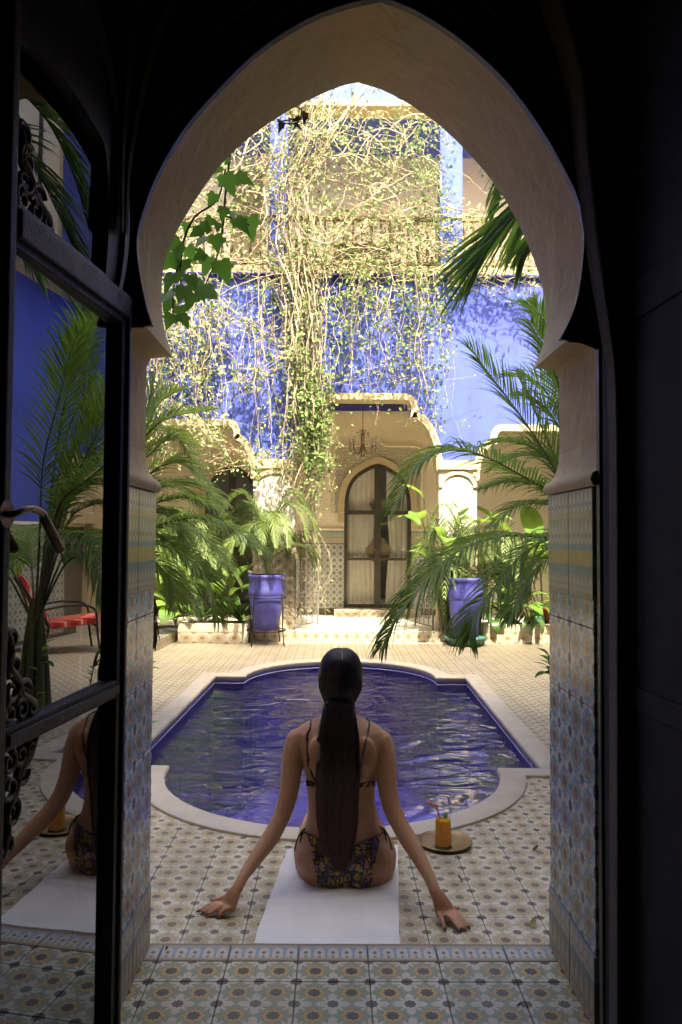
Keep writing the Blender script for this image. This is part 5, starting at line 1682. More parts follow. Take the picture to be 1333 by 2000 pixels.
o = tp.build('terracotta_pot', plain('red_pot', (0.40, 0.10, 0.045), 0.6), None, smooth=50); tag(o, 'red clay pot in the planter near the right jamb', 'pot')
pp = empty('potted_palm', (PX1, PY1, pz1 + 0.66), 'pale feathery date palm growing in the blue pot on the stand', 'palm')
rnd = random.Random(5)
b0 = Vector((PX1, PY1, P(521, 1120, PY1).z - 0.04))
for k in range(30):
    a = 2 * math.pi * k / 30 * 2.618
    lift = 0.45 + 0.75 * (k % 6) / 5
    rad = rnd.uniform(0.55, 0.75)
    d = Vector((math.cos(a), math.sin(a) * 0.8, 0))
    frond(pp, [b0, b0 + d * 0.12 * rad + Vector((0, 0, lift * 0.5)), b0 + d * 0.45 * rad + Vector((0, 0, lift * 0.85)), b0 + d * 0.85 * rad + Vector((0, 0, lift * 0.72)), b0 + d * 1.0 * rad + Vector((0, 0, lift * 0.55 - 0.12))], 34, 0.20, 0.012, M['palm_light'], 0.8, 0.35, 300 + k, r0=0.006, start=0.2)
pq = empty('potted_palm', (PX2, PY2, pz2 + 0.8), 'sparse pale palm growing in the blue pot with the saucer', 'palm')
b0 = Vector((PX2, PY2, P(910, 1128, PY2).z - 0.04))
for k in range(12):
    a = 2 * math.pi * k / 12 * 2.618
    d = Vector((math.cos(a), math.sin(a) * 0.8, 0))
    lift = 0.4 + 0.6 * (k % 4) / 3
    frond(pq, [b0, b0 + d * 0.06 + Vector((0, 0, lift * 0.55)), b0 + d * 0.3 + Vector((0, 0, lift * 0.95)), b0 + d * 0.6 + Vector((0, 0, lift * 0.6))], 26, 0.16, 0.010, M['palm_light'], 0.8, 0.35, 340 + k, r0=0.006, start=0.2)

def fern(name, label, loc, n, rad, hgt, mat, seed):
    e = empty(name, loc, label, 'plant', 'feathery plants before the arches')
    r_ = random.Random(seed)
    b_ = Vector(loc)
    for k in range(n):
        a = 2.39996 * k
        d = Vector((math.cos(a), math.sin(a) * 0.6, 0)) * rad * r_.uniform(0.7, 1.15)
        h = hgt * r_.uniform(0.55, 1.1)
        frond(e, [b_, b_ + d * 0.15 + Vector((0, 0, h * 0.6)), b_ + d * 0.55 + Vector((0, 0, h)), b_ + d + Vector((0, 0, h * r_.uniform(0.5, 0.85)))], 26, 0.24, 0.016, mat, 0.85, 0.4, seed * 50 + k, r0=0.007, start=0.2)
fern('feather_plant', 'light green feathery plant filling the left arch behind the strap leaves', (gx(395, 10.2), 10.15, zs), 26, 0.62, 1.35, M['palm_light'], 31)
fern('feather_plant', 'pale feathery plant glowing before the right pier', (gx(870, 9.85), 9.72, YARD), 24, 0.55, 1.45, M['palm_light'], 32)
fern('feather_plant', 'light green feathery plant in the bed near the banana blades', (gx(985, 10.2), 10.15, zs), 24, 0.65, 1.25, M['palm_light'], 33)
fern('feather_plant', 'feathery plant close by the left tiled platform', (gx(325, 10.0), 9.95, zs), 20, 0.5, 1.15, M['palm_mid'], 34)

# lamp bollard in the planter
lx = P(1052, 1190, 9.95).x
lm = empty('garden_lamp', (lx, 9.95, zs), 'small green garden lamp with mushroom cap in the planter', 'lamp')
m = MB(); m.lathe([(0.085, -0.03), (0.085, 0.10), (0.07, 0.115), (0.03, 0.12)], (lx, 9.95, zs), 20); m.build('base', M['teal'], lm, smooth=40)
m = MB(); m.lathe([(0.028, 0.12), (0.028, 0.25)], (lx, 9.95, zs), 12); m.build('stem', M['teal'], lm, smooth=40)
m = MB(); m.lathe([(0.115, 0.235), (0.11, 0.25), (0.07, 0.28), (0.02, 0.30), (0.0, 0.302)], (lx, 9.95, zs), 20); m.build('cap', M['teal'], lm, smooth=50)

# chandelier
CX, CY = P(709, 860, 11.25).x, 11.25
ch = empty('chandelier', (CX, CY, P(709, 785, CY).z), 'small crystal chandelier hanging on a rod before the arched door', 'chandelier')
zc0, zc1 = P(709, 838, CY).z, P(709, 895, CY).z
m = MB(); m.tube([(CX, CY, 3.5), (CX, CY, zc0)], 0.006, 6); m.build('rod', M['iron'], ch)
m = MB(); m.lathe([(0.01, 0), (0.035, 0.03), (0.02, 0.08), (0.05, 0.13), (0.025, 0.2), (0.03, 0.3), (0.01, zc0 - zc1)], (CX, CY, zc1), 12); m.build('stem', M['bronze'], ch, smooth=60)
cm = NT('crystal'); M['crystal'] = cm.done(cm.pbr((0.55, 0.50, 0.42), 0.08, 0.0, spec=1.0))
drop = MB(); drop.lathe([(0.0, -0.035), (0.011, -0.012), (0.006, 0.01), (0.0, 0.018)], n=6); drop = drop.mesh('drop', M['crystal'])
for k in range(8):
    a = 2 * math.pi * k / 8
    c, s = math.cos(a), math.sin(a)
    m = MB(); m.tube(smooth_path([(CX + 0.02 * c, CY + 0.02 * s, zc1 + 0.12), (CX + 0.10 * c, CY + 0.10 * s, zc1 + 0.06), (CX + 0.19 * c, CY + 0.19 * s, zc1 + 0.13), (CX + 0.19 * c, CY + 0.19 * s, zc1 + 0.2)], 10), 0.008, 6)
    arm = m.build('arm', M['bronze'], ch, smooth=60)
    m = MB(); m.lathe([(0.03, 0), (0.012, 0.01), (0.012, 0.09), (0.0, 0.11)], (CX + 0.19 * c, CY + 0.19 * s, zc1 + 0.2), 8); m.build('candle', M['white'], arm, smooth=40)
    for q in range(3):
        place('drop', drop, ch, Matrix.Translation((CX + (0.19 - 0.05 * q) * c, CY + (0.19 - 0.05 * q) * s, zc1 + 0.08 - 0.01 * q)))
for k in range(16):
    a = 2 * math.pi * k / 16
    c, s = math.cos(a), math.sin(a)
    m = MB()
    for q in range(9):
        f = q / 8
        rr = 0.05 + 0.13 * math.sin(f * math.pi * 0.75)
        cc = Vector((CX + rr * c, CY + rr * s, zc0 - 0.02 - (zc0 - zc1) * 0.85 * f))
        m.lathe([(0.0, -0.013), (0.010, 0.0), (0.0, 0.013)], cc, 5)
    m.build('crystal_string', M['crystal'], ch, kind='stuff')
for k in range(10):
    a = 2 * math.pi * k / 10
    place('drop', drop, ch, Matrix.Translation((CX + 0.09 * math.cos(a), CY + 0.09 * math.sin(a), zc0 - 0.06)))
    place('drop', drop, ch, Matrix.Translation((CX + 0.06 * math.cos(a), CY + 0.06 * math.sin(a), zc1 - 0.0)))

# iron gates folded open beside the landing
def gate(pxa, pxb, Yg, Yg2, label):
    a, b = P(pxa, 1100, Yg), P(pxb, 1100, Yg2)
    d = Vector((b.x - a.x, b.y - a.y, 0))
    w = d.length; d.normalize()
    o0 = Vector((a.x, a.y, LAND_Z + 0.01))
    e = empty('iron_gate', o0, label, 'gate', 'wrought iron gates beside the landing')
    H = P(600, 1092, Yg).z - LAND_Z
    q = lambda u, z: o0 + d * (u * w) + Vector((0, 0, z))
    for u in (0, 1):
        m = MB(); m.tube([q(u, 0), q(u, H)], 0.012, 6); m.build('upright', M['iron_grey'], e)
    for z in (0.04, H * 0.5, H - 0.01):
        m = MB(); m.tube([q(0, z), q(1, z)], 0.009, 6); m.build('crossbar', M['iron_grey'], e)
    for i in range(3):
        u = (i + 1) / 4
        m = MB(); m.tube([q(u, 0.04), q(u, H)], 0.006, 6); m.build('picket', M['iron_grey'], e)
    for (u, z, r, st, hd) in ((0.3, 0.2, 0.11, 0, 1), (0.7, 0.2, 0.11, math.pi, -1), (0.3, 0.42, 0.1, 1, 1), (0.7, 0.42, 0.1, 2, -1), (0.3, 0.75, 0.1, 0, -1), (0.7, 0.75, 0.1, math.pi, 1)):
        pts = [q(u, z * H) + d * (r * (1 - 0.8 * k / 26) * math.cos(st + hd * 8 * k / 26)) + Vector((0, 0, r * (1 - 0.8 * k / 26) * math.sin(st + hd * 8 * k / 26))) for k in range(27)]
        m = MB(); m.tube(pts, 0.007, 5); m.build('scroll', M['iron_grey'], e, smooth=60)
gate(578, 622, 9.98, 10.5, 'scrolled iron gate folded beside the left pier')
gate(846, 812, 9.98, 10.5, 'scrolled iron gate folded beside the right pier')

# garden chair under the far side wall: the photograph shows it only in the door glass
_d = ray(128, 1272)
_c = PM(128, 1272, (YARD - CAM_H) / (_d.z / _d.y))
chx, chy = min(_c.x, 3.6), _c.y
chair = empty('garden_armchair', (chx, chy, YARD), 'metal armchair with red striped cushion, mirrored in the glazed door', 'chair')
t = NT('red_stripes')
ob = t.sep(t.coord('Object'))
st1 = t.math('FRACT', t.mul(ob[1], 9.0))
col = t.mix(t.lt(st1, 0.45), (0.55, 0.05, 0.035), (0.30, 0.02, 0.02))
col = t.mix(t.lt(t.math('ABSOLUTE', t.math('SUBTRACT', st1, 0.7)), 0.06), col, (0.65, 0.5, 0.38))
M['stripes'] = t.done(t.pbr(col, 0.85))
CA = R(-38)
def cpt(f, s, z):
    f, s = f * math.cos(CA) + s * math.sin(CA), s * math.cos(CA) - f * math.sin(CA)
    return Vector((chx - f, chy + s, YARD + z))     # f forward (-X), s sideways
for s in (-0.31, 0.31):
    m = MB(); m.tube(smooth_path([cpt(0.34, s, 0), cpt(0.30, s, 0.25), cpt(0.26, s, 0.50), cpt(0.0, s, 0.55), cpt(-0.30, s, 0.50)], 18), 0.014, 8); m.build('arm', M['iron'], chair, smooth=60)
    m = MB(); m.tube(smooth_path([cpt(-0.34, s, 0), cpt(-0.22, s, 0.30), cpt(-0.36, s, 0.55), cpt(-0.54, s, 0.84)], 14), 0.014, 8); m.build('leg', M['iron'], chair, smooth=60)
for f, z in ((0.30, 0.30), (-0.24, 0.28), (-0.54, 0.84)):
    m = MB(); m.tube([cpt(f, -0.31, z), cpt(f, 0.31, z)], 0.012, 8); m.build('crossbar', M['iron'], chair, smooth=60)
def cushion(path, w, th, name):
    m = MB()
    rings = []
    pts = smooth_path(path, 12)
    for i, p in enumerate(pts):
        tg = (pts[min(i + 1, 11)] - pts[max(i - 1, 0)]).normalized()
        nv = tg.cross(Vector((-math.sin(CA), math.cos(CA), 0))).normalized()
        tt = th * (0.5 if i in (0, 11) else 1.0)
        ring = []
        for a, b in ((-1, -.6), (-.8, -1), (.8, -1), (1, -.6), (1, .6), (.8, 1), (-.8, 1), (-1, .6)):
            ring.append(p + Vector((-math.sin(CA), math.cos(CA), 0)) * (a * w / 2) + nv * (b * tt / 2))
        rings.append(ring)
    m.loft(rings)
    o = m.build(name, M['stripes'], chair, smooth=60)
cushion([cpt(0.36, 0, 0.38), cpt(0.1, 0, 0.35), cpt(-0.22, 0, 0.32)], 0.60, 0.08, 'seat_cushion')
cushion([cpt(-0.22, 0, 0.36), cpt(-0.34, 0, 0.58), cpt(-0.52, 0, 0.88)], 0.60, 0.08, 'back_cushion')

# ================================================================== climbing vines over the blue wall
def vine(label, seed):
    return {'e': empty('climbing_vine', (0, 9.7, 3.0), label, 'vine', 'vines hanging over the blue wall'), 'stem': MB(), 'leaf': ([], []), 'leaf2': ([], []), 'rnd': random.Random(seed)}
def add_leaf(v, p, size, which):
    rnd = v['rnd']
    d = Vector((rnd.gauss(0, 1), rnd.gauss(0, 1), rnd.gauss(-0.5, 0.8)))
    d = d.normalized() if d.length > 1e-3 else Vector((0, 0, -1))
    nv = Vector((rnd.gauss(0, 0.6), rnd.gauss(-0.7, 0.5), rnd.gauss(0.7, 0.5)))
    w = d.cross(nv)
    w = w.normalized() if w.length > 1e-3 else d.orthogonal().normalized()
    nv = w.cross(d)
    L, W = size, size * rnd.uniform(0.5, 0.75)
    vs, fs = v[which]
    o = len(vs)
    mid = p + d * L * 0.42
    f = nv * W * 0.18
    for q in (p, mid + w * W * 0.5 + f, p + d * L * 0.8 + w * W * 0.24 + f * 0.5, p + d * L, p + d * L * 0.8 - w * W * 0.24 + f * 0.5, mid - w * W * 0.5 + f, mid):
        vs.append((q.x, q.y, q.z))
    fs += [(o, o + 1, o + 6), (o + 1, o + 2, o + 3, o + 6), (o + 6, o + 3, o + 4, o + 5), (o + 6, o + 5, o)]
def add_stem(v, pts, r, dens, size=0.05, spread=0.06, which='leaf', sides=4, leaf_from=0.0):
    rnd = v['rnd']
    n = max(8, min(40, int(sum((b - a).length for a, b in zip(pts, pts[1:])) / 0.05)))
    path = smooth_path(pts, n)
    path = [p + Vector((rnd.gauss(0, 0.006), rnd.gauss(0, 0.006), rnd.gauss(0, 0.004))) for p in path]
    v['stem'].tube(path, [r, r * 0.85, r * 0.55], sides, cap=False)
    L = sum((b - a).length for a, b in zip(path, path[1:]))
    for _ in range(int(L * dens * rnd.uniform(0.6, 1.4))):
        t = leaf_from + (1 - leaf_from) * rnd.random()
        f = t * (n - 1)
        i = min(int(f), n - 2)
        p = path[i].lerp(path[i + 1], f - i)
        c = p + Vector((rnd.gauss(0, spread), rnd.gauss(0, spread * 0.8), rnd.gauss(0, spread)))
        for _k in range(rnd.choice((1, 1, 2, 3))):
            add_leaf(v, c + Vector((rnd.gauss(0, 0.02), rnd.gauss(0, 0.02), rnd.gauss(0, 0.02))), size * rnd.uniform(0.6, 1.25), which)
def interp(tab, y):
    if y <= tab[0][0]: return tab[0][1:]
    for a, b in zip(tab, tab[1:]):
        if y <= b[0]:
            f = (y - a[0]) / (b[0] - a[0])
            return tuple(p + (q - p) * f for p, q in zip(a[1:], b[1:]))
    return tab[-1][1:]
V1 = vine('thick pale bundle of woody vine hanging down beside the lobed arch', 21)
rnd = V1['rnd']
trunk = [(160, 650, 40), (260, 605, 26), (330, 572, 22), (420, 562, 22), (500, 580, 26), (600, 597, 18), (700, 602, 14), (800, 600, 18), (880, 606, 20), (960, 585, 26), (1040, 560, 30), (1120, 590, 30)]
for k in range(95):
    y0 = rnd.choice((155, 170, 200, 300, 430, 500, 540)) + rnd.uniform(-20, 20)
    y1 = min(1000, y0 + rnd.uniform(220, 700))
    if y0 < 400 and rnd.random() < 0.45: continue
    off = rnd.gauss(0, 1.25)
    Yc = 9.70 + rnd.uniform(-0.16, 0.16)
    pts = []
    ny = max(4, int((y1 - y0) / 60))
    for j in range(ny + 1):
        y = y0 + (y1 - y0) * j / ny
        cx, sd_ = interp(trunk, y)
        pts.append(P(cx + off * sd_ * 0.9 + rnd.gauss(0, sd_ * 0.35), y, Yc + rnd.gauss(0, 0.03)))
    add_stem(V1, pts, rnd.choice((0.004, 0.005, 0.007, 0.009, 0.012)), 9.0, 0.052, 0.11, rnd.choice(('leaf', 'leaf2')))
for k in range(46):                                  # leafy skirt of the bundle beside the arch
    x = rnd.gauss(612, 16); y = rnd.uniform(740, 900)
    Yc = rnd.uniform(9.45, 9.75)
    add_stem(V1, [P(x + rnd.gauss(0, 5), y - 70, Yc), P(x, y, Yc), P(x + rnd.gauss(6, 8), y + rnd.uniform(30, 90), Yc)], 0.004, 26, 0.06, 0.06, 'leaf2')
for k in range(14):                                  # thin bare runners reaching the floor beside the pier
    x = rnd.gauss(600, 14)
    add_stem(V1, [P(x, 930, 9.75), P(x + rnd.gauss(0, 14), 1020, 9.85), P(x + rnd.gauss(8, 18), 1110, 9.9), P(x + rnd.gauss(0, 18), 1205, 9.95)], 0.005, 1.5, 0.045, 0.05)
V2 = vine('curly tangle of leafy vine over the balcony and its railing', 22)
rnd = V2['rnd']
for k in range(140):                                 # wild loops in front of the balcony
    x, y = rnd.uniform(430, 870), rnd.uniform(165, 430)
    if x > 760 and rnd.random() < 0.45: continue
    Yc = rnd.uniform(9.45, 9.9)
    a = rnd.uniform(0, 6.28)
    pts = []
    turn = rnd.gauss(0, 0.5)
    for j in range(6):
        pts.append(P(x, y, Yc))
        stp = rnd.uniform(22, 44)
        x += math.cos(a) * stp; y += math.sin(a) * stp + 10
        a += turn + rnd.gauss(0, 0.35)
        Yc += rnd.gauss(0, 0.04)
    add_stem(V2, pts, rnd.choice((0.002, 0.003, 0.004, 0.005, 0.007, 0.012)), 19.0, 0.055, 0.13, rnd.choice(('leaf', 'leaf2')))
for k in range(120):                                 # along the railing
    x, y = rnd.uniform(330, 1030), rnd.uniform(395, 545)
    if x > 880 and y < 470: continue
    Yc = rnd.uniform(9.62, 9.95)
    L = rnd.uniform(60, 190) * rnd.choice((-1, 1))
    dy = rnd.gauss(0, 35)
    add_stem(V2, [P(x, y, Yc), P(x + L * 0.35, y + dy * 0.4 + rnd.gauss(0, 14), Yc - 0.05), P(x + L * 0.7, y + dy * 0.7 + rnd.gauss(0, 14), Yc), P(x + L, y + dy, Yc)], rnd.choice((0.003, 0.004, 0.006, 0.008)), 18, 0.055, 0.10, rnd.choice(('leaf', 'leaf2')))
for k in range(45):
    x, y = rnd.uniform(660, 900), rnd.uniform(410, 535)
    Yc = rnd.uniform(9.55, 9.9)
    L = rnd.uniform(50, 140) * rnd.choice((-1, 1))
    add_stem(V2, [P(x, y, Yc), P(x + L * 0.5, y + rnd.gauss(0, 22), Yc - 0.05), P(x + L, y + rnd.gauss(0, 30), Yc)], rnd.choice((0.003, 0.004, 0.007)), 17, 0.054, 0.09, rnd.choice(('leaf', 'leaf2')))
for k in range(34):                                  # green drift up the right side of the balcony
    x, y = rnd.uniform(770, 860), rnd.uniform(200, 430)
    Yc = rnd.uniform(9.6, 9.9)
    add_stem(V2, [P(x, y, Yc), P(x + rnd.gauss(10, 15), y + 30, Yc), P(x + rnd.gauss(15, 20), y + 65, Yc)], 0.003, 20, 0.055, 0.07, 'leaf2')
V3 = vine('curtain of leafy vine strands hanging over the left of the blue wall', 23)
rnd = V3['rnd']
for k in range(120):
    x = rnd.uniform(285, 590)
    y0 = rnd.uniform(500, 640)
    ln = rnd.uniform(120, 340) if x > 420 else rnd.uniform(150, 300)
    Yc = rnd.uniform(9.45, 9.88)
    if 440 < x < 580 and rnd.random() < 0.50: continue
    dr = rnd.gauss(0, 18)
    pts = [P(x + dr * j / 4 + rnd.gauss(0, 7), y0 + ln * j / 4, Yc + rnd.gauss(0, 0.03)) for j in range(5)]
    add_stem(V3, pts, rnd.choice((0.003, 0.004, 0.005, 0.007)), 19 if x < 430 else 9.5, 0.055, 0.08, rnd.choice(('leaf', 'leaf2')))
for (xa, ya, xb, yb, nn) in ((300, 760, 480, 905, 15), (330, 900, 600, 900, 15), (380, 560, 600, 700, 14), (430, 760, 600, 690, 12)):
    for k in range(nn):
        t0, t1 = sorted((rnd.random(), rnd.random()))
        Yc = rnd.uniform(9.4, 9.75)
        j = lambda: rnd.gauss(0, 14)
        q = lambda t: (xa + (xb - xa) * t, ya + (yb - ya) * t)
        a, b = q(t0), q(t1)
        add_stem(V3, [P(a[0], a[1] + j(), Yc), P((a[0] + b[0]) / 2, (a[1] + b[1]) / 2 + j(), Yc), P(b[0], b[1] + j(), Yc)], 0.004, 17, 0.055, 0.07, rnd.choice(('leaf', 'leaf2')))
V4 = vine('thin vine strands hanging over the right of the blue wall', 24)
rnd = V4['rnd']
for k in range(50):
    x = rnd.choice((rnd.uniform(640, 860), rnd.gauss(835, 14), rnd.gauss(700, 25)))
    y0 = rnd.uniform(505, 580)
    ln = rnd.uniform(60, 260) if x < 800 else rnd.uniform(120, 330)
    Yc = rnd.uniform(9.4, 9.75)
    dr = rnd.gauss(0, 22)
    pts = [P(x + dr * j / 4 + rnd.gauss(0, 7), y0 + ln * j / 4, Yc + rnd.gauss(0, 0.03)) for j in range(5)]
    add_stem(V4, pts, rnd.choice((0.0025, 0.0035, 0.005)), 15, 0.06, 0.08, rnd.choice(('leaf', 'leaf2')))
for k in range(26):
    x = rnd.uniform(860, 1050); y = rnd.uniform(505, 560)
    Yc = rnd.uniform(9.6, 9.9)
    add_stem(V4, [P(x, y, Yc), P(x + rnd.gauss(20, 15), y + rnd.gauss(8, 10), Yc), P(x + rnd.gauss(45, 20), y + rnd.gauss(20, 14), Yc)], 0.003, 12, 0.055, 0.06)
for k in range(20):                                  # long slack runners across the wall
    x, y = rnd.uniform(330, 820), rnd.uniform(540, 760)
    L = rnd.uniform(120, 300) * rnd.choice((-1, 1))
    add_stem(V4, [P(x, y, 9.7), P(x + L * 0.5, y + rnd.uniform(10, 60), 9.65), P(x + L, y + rnd.gauss(30, 50), 9.75)], 0.003, 2, 0.05, 0.05)
for v in (V1, V2, V3, V4):
    v['stem'].build('stems', M['vine_stem'], v['e'], smooth=180, kind='stuff')
    for w, mt in (('leaf', 'vine_leaf'), ('leaf2', 'vine_green')):
        vs, fs = v[w]
        if not fs: continue
        me = bpy.data.meshes.new('leaves')
        me.from_pydata(vs, [], fs)
        me.materials.append(M[mt])
        link('leaves', me, v['e'], 'stuff')

# ================================================================== towel, person, tray, glass
def grid_sheet(corners, nx, ny, zf, th):
    """thin cloth: corners near-left, near-right, far-right, far-left (x, y)"""
    a, b, c, d = [Vector(q) for q in corners]
    top, bot = [], []
    for j in range(ny + 1):
        for i in range(nx + 1):
            u, v = i / nx, j / ny
            p = (a * (1 - u) + b * u) * (1 - v) + (d * (1 - u) + c * u) * v
            p = p + Vector((0.004 * noise.noise(Vector((v * 7, 1.7, 0))) * (1 if u in (0, 1) else 0), 0.005 * noise.noise(Vector((u * 6, 9.1, 0))) * (1 if v == 0 else 0)))
            z = zf(u, v) + (0.003 if (u < 0.03 or u > 0.97 or v < 0.025) else 0)
            top.append(Vector((p.x, p.y, z + th))); bot.append(Vector((p.x, p.y, z)))
    n = len(top)
    fs = []
    w = nx + 1
    for j in range(ny):
        for i in range(nx):
            q = j * w + i
            fs.append((q, q + 1, q + w + 1, q + w))
            fs.append((n + q, n + q + w, n + q + w + 1, n + q + 1))
    edge = [i for i in range(w)] + [j * w + nx for j in range(1, ny + 1)] + [ny * w + i for i in range(nx - 1, -1, -1)] + [j * w for j in range(ny - 1, 0, -1)]
    for k in range(len(edge)):
        p, q = edge[k], edge[(k + 1) % len(edge)]
        fs.append((p, n + p, n + q, q))
    m = MB(); m.add(top + bot, fs)
    return m
t = NT('towel_weave')
ob = t.coord('Object')
wx = t.n('ShaderNodeTexWave'); wx.inputs['Scale'].default_value = 90; t.put(wx.inputs['Vector'], ob)
wy = t.n('ShaderNodeTexWave', bands_direction='Y'); wy.inputs['Scale'].default_value = 90; t.put(wy.inputs['Vector'], ob)
hh = t.math('ADD', t.math('ADD', wx.outputs[1], wy.outputs[1]), t.mul(t.noise(ob, 160, 3), 1.5))
M['towel'] = t.done(t.pbr(t.ramp(t.noise(ob, 7, 5), [(0.3, (0.74, 0.73, 0.73)), (0.7, (0.84, 0.83, 0.82))]), 0.95, 0, t.bump(hh, 0.5, 0.002), 0.1))
tn = random.Random(4)
def towel_z(u, v):
    _e = min(1.0, v / 0.18)
    return YARD + 0.0015 + _e * 0.004 * max(0, noise.noise(Vector((u * 3.1, v * 4.3, 0.4)))) + _e * 0.010 * max(0, math.sin(v * 11 + u * 3.0) - 0.55) * (1 - v) + _e * 0.009 * math.exp(-((u - 0.16 - 0.1 * v) / 0.035) ** 2) * (1 - v) + 0.007 * math.exp(-((v - 0.36 - 0.05 * u) / 0.02) ** 2)
tl, tr_, fr_, fl_ = G(504, 1824), G(780.5, 1826), G(778, 1655), G(563, 1663)
ext = lambda far, near, k: (near.x + (near.x - far.x) * k, near.y + (near.y - far.y) * k)
tw = grid_sheet([ext(fl_, tl, 0.12), ext(fr_, tr_, 0.12), (fr_.x, fr_.y), (fl_.x, fl_.y)], 40, 60, towel_z, 0.007)
o = tw.build('towel', M['towel'], None, smooth=60)
tag(o, 'white towel spread on the tiles under the seated woman', 'towel')

# ------------------------------------------------------------------ person
t = NT('skin')
pos = t.n('ShaderNodeNewGeometry').outputs['Position']
sc_ = t.ramp(t.noise(pos, 9, 6, 0.7), [(0.25, (0.40, 0.205, 0.115)), (0.75, (0.52, 0.30, 0.18))])
sc_ = t.mix(t.mul(t.ramp(t.noise(pos, 70, 3), [(0.55, (0, 0, 0)), (0.75, (1, 1, 1))]), 0.25), sc_, (0.36, 0.16, 0.09))
sc_ = t.mix(t.ramp(t.sep(pos)[2], [(0.0, (0.3, 0.3, 0.3)), (0.02, (0, 0, 0))]), sc_, (0.42, 0.17, 0.10))
M['skin'] = t.done(t.pbr(sc_, 0.5, 0, t.bump(t.noise(pos, 260, 3), 0.08, 0.001), 0.35, Subsurface_Weight=0.08, Subsurface_Scale=0.02))
def ell_ring(xl, xr, yc, dy, z, n=28, p=2.25, back=0.0):
    r = []
    cx, rx = (xl + xr) / 2, (xr - xl) / 2
    for k in range(n):
        a = 2 * math.pi * k / n
        c, s = math.cos(a), math.sin(a)
        x = math.copysign(abs(c) ** (2 / p), c)
        y = math.copysign(abs(s) ** (2 / p), s)
        yy = y * dy
        if y < 0 and back: yy += back * math.exp(-(x / 0.16) ** 2)            # spine furrow on the near side
        r.append(Vector((cx + rx * x, yc + yy, z)))
    return r
body = MB()
TOR = [  # py, left px, right px, Y centre, half depth, furrow
    (1727, 618, 732, 3.020, 0.105, 0), (1722, 603, 748, 3.018, 0.122, 0), (1708, 586, 765, 3.015, 0.136, 0.012), (1690, 577, 773, 3.010, 0.142, 0.016), (1665, 574, 775, 3.005, 0.138, 0.016), (1642, 580, 767, 3.000, 0.125, 0.014),
    (1620, 592, 754, 2.995, 0.112, 0.012), (1596, 600, 740, 2.990, 0.100, 0.012), (1570, 602, 734, 2.983, 0.094, 0.012), (1545, 601, 733, 2.976, 0.093, 0.012), (1520, 598, 735, 2.968, 0.097, 0.012), (1495, 593, 739, 2.962, 0.102, 0.010),
    (1468, 586, 745, 2.958, 0.102, 0.008), (1446, 578, 750, 2.956, 0.096, 0.006), (1428, 576, 749, 2.956, 0.082, 0.0), (1415, 590, 736, 2.958, 0.066, 0), (1405, 612, 714, 2.960, 0.054, 0), (1396, 630, 696, 2.962, 0.050, 0)]
rings = []
for py, xl, xr, yc, dy, fu in TOR:
    a, b = P(xl, py, yc), P(xr, py, yc)
    rings.append(ell_ring(a.x, b.x, yc, dy, (a.z + b.z) / 2, back=fu))
body.loft(rings)
zmin = YARD + 0.009
def bulb(c, r, n=14, m=9, into=body):
    rs = []
    for j in range(m):
        th = math.pi * (j + 0.5) / m
        rs.append([Vector((c[0] + r[0] * math.sin(th) * math.cos(2 * math.pi * k / n), c[1] + r[1] * math.sin(th) * math.sin(2 * math.pi * k / n), c[2] - r[2] * math.cos(th))) for k in range(n)])
    into.loft(rs)
# buttocks flattened on the towel
for px in (626, 722):
    c = P(px, 1688, 2.95)
    bulb((c.x, 2.955, zmin + 0.085), (0.093, 0.085, 0.085))
def limb(pts, into=body, n=12):
    """pts: (x, y, z, r)"""
    path = smooth_path([Vector(p[:3]) for p in pts], 26)
    rad = [lerp_list([p[3] for p in pts], i / 25) for i in range(26)]
    into.tube(path, rad, n)
    for q, r in ((path[0], rad[0]), (path[-1], rad[-1])): bulb(q, (r, r, r), into=into)
def A(px, py, Y, r):
    p = P(px, py, Y); return (p.x, p.y, p.z, r)
# shoulder blades
for px in (620, 716):
    c = P(px, 1475, 2.875); bulb((c.x, 2.872, c.z), (0.040, 0.022, 0.068)); c = P(px + (6 if px < 660 else -6), 1512, 2.875); bulb((c.x, 2.876, c.z), (0.022, 0.014, 0.03))
armL = [A(582, 1447, 2.955, 0.046), A(575, 1470, 2.945, 0.045), A(571, 1500, 2.93, 0.041), A(565, 1545, 2.905, 0.037), A(556, 1580, 2.885, 0.034), A(546, 1604, 2.87, 0.032), A(530, 1634, 2.845, 0.0335), A(512, 1660, 2.815, 0.030), A(488, 1694, 2.77, 0.0235), A(472, 1718, 2.735, 0.0195), A(465, 1735, 2.715, 0.019)]
armR = [A(744, 1449, 2.955, 0.046), A(751, 1472, 2.945, 0.045), A(754, 1500, 2.93, 0.042), A(757, 1535, 2.91, 0.038), A(765, 1575, 2.885, 0.035), A(779, 1606, 2.86, 0.033), A(797, 1638, 2.825, 0.0335), A(814, 1666, 2.785, 0.030), A(832, 1700, 2.735, 0.0245), A(844, 1724, 2.70, 0.020), A(849, 1740, 2.68, 0.0195)]
limb(armL); limb(armR)
for _p in (armL[5], armR[5]): bulb((_p[0], _p[1] - 0.016, _p[2]), (0.017, 0.021, 0.019))
zf_ = YARD + 0.0004
